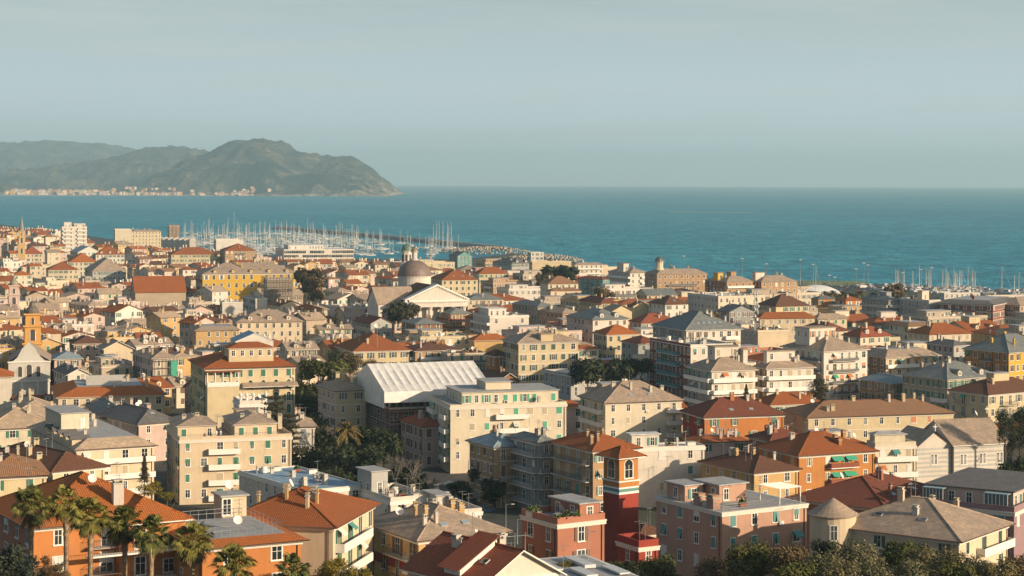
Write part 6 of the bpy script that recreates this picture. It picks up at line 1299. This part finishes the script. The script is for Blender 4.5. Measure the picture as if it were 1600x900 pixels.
# bare trees
def bare(label, x, y, Y, hgt, seed):
    p = at(x,y,Y); g = gz(p.x,Y); o = thing('bare_tree', label, 'tree', (p.x,Y,g)); r = random.Random(seed); tm = MB(); cm = MB(); gm__ = simple((.20,.18,.16),.95,0,'pale_bark',.3,2); h = max(1,p.z-g); tm.tube((0,0,-1),(0,0,h),.25,.18,gm__,6,False); part('trunk', tm, o)
    def br(a, d, L, rad, dep):
        b2 = a+d*L; cm.tube(a, b2, rad, rad*.65, gm__, 4, False)
        if dep == 0: return
        for q in range(3 if dep > 1 else 4):
            d2 = (d+Vector((r.gauss(0,.42),r.gauss(0,.42),r.uniform(0,.35)))).normalized(); br(a+d*L*r.uniform(.5,1), d2, L*r.uniform(.6,.85), rad*.6, dep-1)
    for q in range(3): br(Vector((0,0,0)), Vector((r.gauss(0,.4),r.gauss(0,.4),1)).normalized(), hgt*.35, .13, 4)
    part('branches', cm, o, (0,0,h))
for k,(x,y,Y,hh) in enumerate([(618,752,392,6.5),(640,757,390,6),(603,758,398,5.5),(655,770,392,5),(680,775,392,4.5),(530,690,440,5),(495,690,452,5)]): bare(['bare grey tree left of the group before the red roofed house','tallest bare tree in the shaded street park','bare tree at the left end of the pale branches','bare tree before the narrow beige house','bare tree at the foot of the green shuttered block','bare tree left of the feathery palm trunk','bare tree beside the shaded white house'][k], x, y, Y, hh, k)
# feather palms
def feather_palm(label, x, y, Y, s, group=None):
    p = at(x,y,Y); g = gz(p.x,Y); o = thing('feather_palm', label, 'palm', (p.x,Y,g), 0, group); h = p.z-g; part('trunk', fan_trunk(max(1.5,h)), o)
    if 'FTH' not in globals():
        m = MB(); r = random.Random(2); fm = leafmat((.06,.065,.03),(.20,.15,.06))
        for k in range(52):
            a = r.random()*6.28; el = r.uniform(-.7,1.4); L = 3.4; pr_ = None; d = Vector((math.cos(a),math.sin(a),0)); side = Vector((-math.sin(a),math.cos(a),0))
            for q in range(9):
                t = q/8; pt = d*L*t*math.cos(el)+Vector((0,0,L*(t*math.sin(el)-.55*t*t)))
                if pr_ is not None:
                    ww = .5*math.sin(math.pi*min(1,t+.12))+.08
                    m.face([pr_+side*ww*.6+Vector((0,0,-.12)), pr_, pt, pt+side*ww+Vector((0,0,-.3))], fm); m.face([pr_, pr_-side*ww*.6+Vector((0,0,-.12)), pt-side*ww+Vector((0,0,-.3)), pt], fm)
                pr_ = pt
        globals()['FTH'] = m.mesh('crown')
    c = part('crown', FTH, o, (0,0,h)); c.scale = (s,s,s)
feather_palm('feathery date palm rising from the dark park below the tent', 543, 670, 430, 1.1)
for k,(x,y,Y) in enumerate([(1302,458,955),(1318,460,940),(1330,462,930),(1344,459,950),(1366,461,930),(1290,459,965)]): feather_palm('small palm among the row beside the white storage tent', x, y, Y, 1.0, 'palms beside the storage tent')
# street furniture
p = gpt(703,752,6.5); o = thing('parasol', 'white square parasol in the street before the green shuttered block', 'parasol', (p.x,p.y,gz(p.x,p.y))); hh = 6.5-gz(p.x,p.y); m = MB(); m.tube((0,0,0),(0,0,hh),.06,.05,METAL,6); part('pole', m, o); m = MB(); cl = simple((.66,.62,.52),.9,0,'canvas',.1)
for k in range(8):
    a0_, a1_ = k*math.pi/4, (k+1)*math.pi/4; r0_, r1_ = (1.9 if k%2 else 1.35), (1.35 if k%2 else 1.9); m.face([(r0_*math.cos(a0_),r0_*math.sin(a0_),hh-.6),(r1_*math.cos(a1_),r1_*math.sin(a1_),hh-.6),(0,0,hh+.2)], cl)
part('canopy', m, o)
for k,(x,y,lab) in enumerate([(636,760,'silver van parked under the bare trees'),(740,782,'grey car parked in the shaded street'),(760,800,'blue car parked in the shaded street')]):
    p = gpt(x,y,gz(0,380)); car(p.x,p.y,gz(p.x,p.y),.6,(5,2,4)[k],lab,None)
for k,(x,yt,yb,lab) in enumerate([(792,788,822,'old wooden lamp post in the shaded lane left of the salmon house'),(810,812,838,'shorter lamp post in the shaded lane'),(733,720,765,'street lamp with a long arm before the green shuttered block')]):
    Y = 330 if k < 2 else 405; p = at(x,yt,Y); g = gz(p.x,Y); o = thing('street_lamp', lab, 'street lamp', (p.x,Y,g)); m = MB(); m.tube((0,0,0),(0,0,p.z-g),.09,.06,METAL,6); m.tube((0,0,p.z-g),(1.2,0,p.z-g+.1),.04,.04,METAL,5); part('pole', m, o); m = MB(); m.box(.9,1.5,-.1,.1,p.z-g,p.z-g+.1,FRW); part('lamp', m, o)
# person on the roof terrace
def person(label, loc, rz, top, leg, pose=0):
    V = [(0,0,.95),(0,0,1.2),(0,0,1.42),(0,0,1.52),(0,-.02,1.66),(-.19,0,1.42),(-.25,-.02,1.14),(-.16,-.26,1.08),(.19,0,1.42),(.27,-.02,1.14),(.2,-.22,1.0),(-.1,0,.88),(-.11,-.02,.48),(-.12,0,.06),(-.12,-.14,.03),(.1,0,.88),(.12,.04,.48),(.12,.05,.06),(.12,-.09,.03)]
    E = [(0,1),(1,2),(2,3),(3,4),(2,5),(5,6),(6,7),(2,8),(8,9),(9,10),(0,11),(11,12),(12,13),(13,14),(0,15),(15,16),(16,17),(17,18)]
    Rr = [.15,.14,.15,.055,.10,.07,.05,.035,.07,.05,.035,.1,.07,.05,.04,.1,.07,.05,.04]
    me = bpy.data.meshes.new('person'); me.from_pydata(V,E,[]); me.materials.append(simple(top,.9,0,'cloth')); o = link(bpy.data.objects.new('person', me)); o.location = loc; o.rotation_euler[2] = rz
    o['label'] = label; o['category'] = 'person'; sk = o.modifiers.new('skin','SKIN'); 
    bm2 = __import__('bmesh').new(); bm2.from_mesh(me); ly = bm2.verts.layers.skin.verify()
    for i, v in enumerate(bm2.verts): v[ly].radius = (Rr[i],Rr[i]*(.75 if i in (0,1,2) else 1)); v[ly].use_root = i == 0
    bm2.to_mesh(me); bm2.free(); o.modifiers.new('sub','SUBSURF').render_levels = 2
    m = MB(); m.lathe(0,0,[(0.001,1.80),(.08,1.79),(.115,1.72),(.11,1.63),(.09,1.60)],simple((.05,.035,.025),.8,0,'hair'),10); h_ = part('hair', m, o, (0,.02,0))
x3 = M3['o']; 
for (lx_, lb, t_) in ((.33,'person in a white top standing on the terrace of the tall cream block',(.6,.58,.54)),(.37,'person in a pale grey shirt beside the other on the cream block terrace',(.4,.42,.45))):
    a_, p_ = R(17), x3.location; X_ = M3['W']*lx_; Yl = 1.0+(lx_-.33)*8; person(lb, (p_.x+X_*math.cos(a_)-Yl*math.sin(a_), p_.y+X_*math.sin(a_)+Yl*math.cos(a_), p_.z+M3['h']+.25), R(17)+.4, t_, None)
SKIP_IDS = [1,2,14,29,41,42,43,70,71,72,78,79,91,109,111,113,134,136,156,157,178,182,184,186,193,206,208,209,219,235,239,245,258,260,261,264,273,277,288,298,306,312,314,315,316,318,341,363,365,368,369,370,372,374,395,399,401,426,427,428,430,431,444,449,459,486,487,488,491,503,516,518,521,546,549,573,574,575,577,588,606,609,612,638,640,650,654,670,672,675,703,705,735,737,740,768,770,776,799,803,815,833,836,837,840,851,863,865,867,868,871,901,905,907,909,927,937,939,943,948,961,962,974,975,977,979,989,995,996,1009,1010,1011,1013,1029,1044,1045,1047,1064,1078,1080,1082,1087,1089,1097,1105,1107,1114,1115,1117,1127,1128,1139,1141,1142,1149,1151,1160,1161,1163,1165,1173,1177,1178,1186,1188,1192,1196,1200,1202,1213,1214,1222,1223,1225,1235,1237,1238,1240,1249,1250,1260,1262,1263,1275,1277,1287,1297,1298,1299,1301,1313,1322,1323,1325,1335,1336,1337,1347,1348,1371,1373,1382,1384,1392,1407,1408,1409,1410,1419,1422,1444,1446,1447,1455,1466,1469,1480,1481,1483,1484,1488,1489,1493,1494,1496,1497,1502,1507,1519,1520,1521,1522,1526,1530,1536,1537,1540,1555,1557,1558,1559,1591,1592,1593,1601,1603,1605,1606,1630,1631,1633,1643,1645,1646,1647,1668,1669,1670,1676,1681,1682,1684,1708,1710,1711,1713,1715,1721,1723,1745,1747,1750,1752,1753,1754,1757,1759,1781,1782,1784,1785,1786,1788,1789,1790,1791,1794,1795,1820,1822,1823,1825,1826,1831,1857,1858,1859,1865,1866,1897,1898,1903,1907,1935,1936,1938,1940,1942,1944,1946,1974,1975,1976,1978,1980,1981,1982,1984,2013,2014,2016,2017,2019,2021,2051,2052,2053,2055,2056,2057,2060,2089,2090,2091,2093,2094,2128,2129,2130,2131,2132,2133,2134,2169,2170,2171,2207,2208,2209,2210,2211,2212,2246,2247,2248,2251,2252,2285,2286,2287,2288,2289,2291,2325,2326,2327,2362,2363,2365,2366,2367,2400,2401,2402,2403,2404,2405,2439,2440,2441,2442,2444,2476,2477,2478,2479,2480,2515,2516,2519,2520,2553,2554,2555,2556,2592,2593,2595,2596,2631,2632,2633,2635,2669,2670,2671,2707,2708,2709,2710]
STUFF_IDS = [99,231,301,327,501,538,598,618,655,663,679,685,689,693,718,728,743,758,772,777,781,783,847,857,859,875,879,896,911,916,918,930,934,945,981,985,987,1051,1060,1062,1121,1123,1130,1138,1156,1167,1169,1172,1175,1190,1193,1195,1211,1212,1228,1229,1232,1244,1245,1248,1264,1274,1279,1314,1318,1324,1345,1350,1357,1375,1379,1386,1387,1389,1411,1412,1416,1418,1420,1424,1426,1427,1433,1453,1457,1460,1465,1485,1495,1499,1500,1501,1504,1524,1525,1529,1534,1539,1571,1574,1575,1576,1594,1602,1640,1642,1644,1653,1673,1678,1712,1714,1717,1718,1720,1751,1755,1758,1792,1793,1828,1829,1830,1860,1863,1864,1867,1900,1901,1909,1939,1941,2015,2018,2058,2172,2174,2249,2250,2290,2328,2329,2330,2364,2406,2443,2481,2517,2518,2557,2594,2634,2672]
# ---------------- remaining houses of the town, between the ones placed above
rg = random.Random(42); EXC = [(at(510,700,450),48),(at(600,720,420),30),(at(540,600,560),28),(at(920,590,570),16),(at(960,585,580),16),(at(720,760,400),16)]
LM = [(38,'the pale church'),(51,'the orange bell tower'),(160,'the market roof'),(240,'the barn like hall'),(245,'the green scaffold netting'),(385,'the yellow palazzo'),(430,'the scaffolded tower'),(400,'the blue sheet roof'),(585,'the yellow villa'),(655,'the domed cathedral'),(845,'the four storey palazzo'),(965,'the orange hipped roof'),(1060,'the domed lookout'),(1181,'the radio mast'),(1290,'the tall white block'),(1375,'the curved grey balconies'),(1510,'the brick striped block'),(1570,'the tall orange block')]
def px_(q): return q[0]/q[1]*F+800
HAND = []
for q in BUILT:
    fq = footprint(q['X'], q['Y'], q['psi'], q['W'], q['D']); HAND.append((min(px_(t) for t in fq), max(px_(t) for t in fq), y0(px_(fq[0]))+F*(H-q['h']-q['g'])/q['Y'], q['Y']))
HAND += [(595,733,455,800),(14,80,575,590),(38,66,545,640),(14,32,450,840),(28,42,365,1420),(556,757,640,470),(236,302,372,1900),(640,700,452,836)]
SKY_ = [(0,347),(90,352),(150,374),(200,366),(250,380),(330,384),(430,394),(560,398),(650,402),(740,404),(800,406),(900,410),(950,418),(1000,424),(1100,432),(1170,436),(1250,462),(1340,462),(1600,482)]
def skyl(x):
    for (a, b1), (c, d) in zip(SKY_, SKY_[1:]):
        if a <= x <= c: return b1+(d-b1)*(x-a)/(c-a)
    return SKY_[0][1] if x < 0 else SKY_[-1][1]
fills = []; Y = 440.0; row = 0
SKIP = set(globals().get('SKIP_IDS', ()))
idn = 0; STF = []; STUFF = set(globals().get('STUFF_IDS', ()))
while Y < 2500:
    half = .267*Y+60; X = -half+rg.uniform(0,10)
    while X < half:
        px = X/Y*F+800; old = px < 620 and Y > 520
        W_ = rg.uniform(7.5,13.5) if old else rg.uniform(15,30); D_ = rg.uniform(9,15) if old else rg.uniform(13,20); psi = (rg.uniform(18,48) if old else rg.uniform(14,28)); 
        Yj = Y+rg.uniform(-6,6); adv = W_*(rg.uniform(1.0,1.18) if old else rg.uniform(1.04,1.38))*(1+max(0,Y-900)/1400)
        fp = footprint(X, Yj, psi, W_+1.5, D_+1.5); st_ = rg.getstate(); ok = (Y < 1900 or px < 95) and Yj+D_+30 < coast(X) and not (px > 1235 and Yj > 930)
        if px > 270 and px < 740 and Yj > coast(X)-60: ok = False
        if ok:
            for (c, r) in EXC:
                if math.hypot(X-c.x, Yj-c.y) < r+6: ok = False
        if ok:
            for q in FOOT:
                if abs(q[0][0]-X) < 70 and abs(q[0][1]-Yj) < 70 and overlap(fp, q): ok = False; break
        idn += 1
        zt_ = 3.2
        ze = rg.choice((9.5,11,12,12.5,13.5,14.5,15.5)) if old else rg.choice((11,12.5,14,15,16,17))
        if Y > 1200: ze = rg.choice((10,12,14,16,18))
        wc = rg.choice(('cream','ivory','paleyel','palepink','beige','white','ochre','tan','beige','salmon') if not old else ('cream','ivory','beige','palepink','palepink','ochre','cream','white'))
        rc = rg.choice(('slate','terra','terra','terra','pale','gslate','terra','brown','bright') if not old else ('beige','beige','slate','terra','beige','brown','terra','slate'))
        if Y > 1000: rc = rg.choice(('terra','pale','slate','terra','terra','brown','bright'))
        roof = rg.choice(('Gy','Gx','Gx','H','Gx','Gy','F','Gx') if old else ('H','H','F','F','Gx')); sd = rg.random(); 
        if ok:
            rise = 0 if roof == 'F' else (min(W_,D_)/2*.46+.8); xa_, xb_ = min(px_(q) for q in fp), max(px_(q) for q in fp)
            ymin = skyl(px)+7
            for (ha, hb2, hy, hY) in HAND:
                if hY > Yj+4 and xa_ < hb2-2 and xb_ > ha+2: ymin = max(ymin, hy+6.0*F/hY)
            zmax = H-(ymin-y0(px))*(Yj-4)/F-rise
            if zmax < ze: ze = zmax
            if ze < 7.0: ok = False
        if ok: FOOT.append(fp)
        if ok and (px_(fp[1]) < -8 or px_(fp[0]) > 1608) and (SKIP or STUFF):
            if Y < 1500: STF.append((idn, X, Yj, W_, D_, psi, ze, wc, rc, roof, px, sd))
        elif ok and idn not in SKIP:
            (STF if idn in STUFF else fills).append((idn, X, Yj, W_, D_, psi, ze, wc, rc, roof, px, sd))
        X += adv
    Y += (13.5 if Y < 900 else 24 if Y < 1000 else 34)
WN = dict(cream='cream',ivory='ivory',paleyel='pale yellow',palepink='rosy',beige='beige',white='white',ochre='ochre',pink='pink',tan='tan',salmon='salmon'); RN = dict(slate='grey slate',beige='pale slate',terra='terracotta',pale='faded terracotta',gslate='dark grey slate',brown='brown tiled',dark='dark red',bright='bright orange')
fl_ = []
for (idn_, X, Yj, W_, D_, psi, ze, wc, rc, roof, px, sd) in fills:
    lm = min(LM, key=lambda t: abs(t[0]-px)); side = 'left of' if px < lm[0]-8 else 'right of' if px > lm[0]+8 else 'before'
    y_ = y0(px)+F*(H-ze)/Yj; band = 'by the shore' if y_ < 405 else 'far off' if y_ < 450 else 'midway' if y_ < 505 else 'nearer' if y_ < 560 else 'foremost'
    rt = {'Gy':'gable front','Gx':'gabled','H':'hipped','F':'flat roofed','T':''}[roof]
    base = '%s %s house, %s roof, %s %s' % (WN[wc], rt, RN[rc], band, side+' '+lm[1]) if roof != 'F' else '%s flat roofed house %s %s' % (WN[wc], band, side+' '+lm[1])
    fl_.append([idn_, X, Yj, W_, D_, psi, ze, wc, rc, roof, px, sd, base])
cnt_ = {}
for f_ in fl_: cnt_.setdefault(f_[-1], []).append(f_)
ORD = ['leftmost','second from left','third from left','fourth from left','fifth from left','sixth from left','seventh from left','eighth from left','ninth from left']
for base, L_ in cnt_.items():
    if len(L_) > 1:
        L_.sort(key=lambda t: t[10])
        for k, f_ in enumerate(L_): f_[-1] = ORD[min(k,8)]+' '+base
far_cache = {}
for (idn_, X, Yj, W_, D_, psi, ze, wc, rc, roof, px, sd, lab) in fl_:
    n_ch = (3 if sd < .5 else 5) if Yj < 900 else 1
    ex = {}
    if roof == 'F': ex = dict(ph=[(.1,.5,.3,.7,2.4,'F')]); rc = 'grey'
    elif sd > .62 and W_ > 12 and px > 560: ex = dict(ph=[(.3,.62,.35,.65,1.6,'F')])
    if px > 560 and Yj < 1150 and sd < .55: ex['bal'] = [('F',.05+sd*.3,.45+sd,(0,1,2,3)),('L',.1,.6)]; ex['solid'] = sd < .3
    if Yj < 760 and roof == 'Gx': ex['dorm'] = 2
    B(HS, lab, 'house', 0, px, 0, 0, ze, psi, roof=roof, wc=wc, rc=rc, pitch=.26+.16*sd, sc=('green','dgreen','brown','beige','grey','green')[int(sd*5.99)], kinds=('closed','open','bare','rollerfull'), sp=3.4, ch=n_ch, ant=(2 if Yj < 900 and sd > .3 else 1), W=W_, D=D_, XY=(X,Yj), rows=4 if Yj < 900 else 3, seed=idn_, near=False, **ex, sky_n=1 if sd > .8 and Yj < 800 else 0)
    BUILT[-1]['o']['fill_id'] = idn_
bpy.context.view_layer.update()

# houses that show only a few pixels between the others: one object
if STF:
    m = MB()
    for (idn_, X, Yj, W_, D_, psi, ze, wc, rc, roof, px, sd) in STF:
        i0 = len(m.v); wm = plaster(P[wc]); rm = roofmat(rc); m.box(0,W_,0,D_,0,ze-2,wm,False)
        if roof == 'F': m.box(-.2,W_+.2,-.2,D_+.2,ze-2,ze-1.7,roofmat('grey'))
        else: m.box(-.4,W_+.4,-.4,D_+.4,ze-2,ze-1.88,rm); hip_faces(m,-.42,W_+.42,-.42,D_+.42,ze-1.875,.3+.1*sd,rm)
        for fx, fy in ((.3,.4),(.7,.55)): m.box(W_*fx-.4,W_*fx+.4,D_*fy-.3,D_*fy+.3,ze-1.5,ze+1.4,wm)
        n = max(1,int(W_/3.4))
        for k in range(n):
            for r_ in range(2): c = W_*(k+.5)/n; z = ze-4.1-3.2*r_; m.box(c-.5,c+.5,-.06,-.01,z,z+1.5,shut('brown' if sd < .5 else 'green'))
        c_, s_ = math.cos(R(psi)), math.sin(R(psi))
        m.v[i0:] = [(X+x*c_-y*s_, Yj+x*s_+y*c_, z+2) for x, y, z in m.v[i0:]]
    o = link(bpy.data.objects.new('hidden_rows_of_houses', m.mesh('hidden_rows_of_houses'))); o['kind'] = 'stuff'; o['label'] = 'roofs of further old town houses glimpsed between the nearer ones'; o['category'] = 'houses'
HAZE_D = 7.8e-5
for o in list(bpy.data.objects):
    if 'fill_id' in o: del o['fill_id']
for o in bpy.data.objects:
    if o.get('category') and len(o['label'].split()) > 16: print('LONG', o.name, o['label'])
m = MB(); hm = bpy.data.materials.new('haze'); hm.use_nodes = True; nt = hm.node_tree; nt.nodes.clear()
out = nt.nodes.new('ShaderNodeOutputMaterial'); pv = nt.nodes.new('ShaderNodeVolumePrincipled'); pv.inputs['Color'].default_value = (.55,.86,1.0,1); pv.inputs['Density'].default_value = HAZE_D; pv.inputs['Anisotropy'].default_value = .1
nt.links.new(pv.outputs[0], out.inputs['Volume'])
m.box(-SX-50, SX+50, -550, SY+50, -25, 480, hm); struct('haze', m, 'stuff', 'thin blue sea haze lying over the bay')
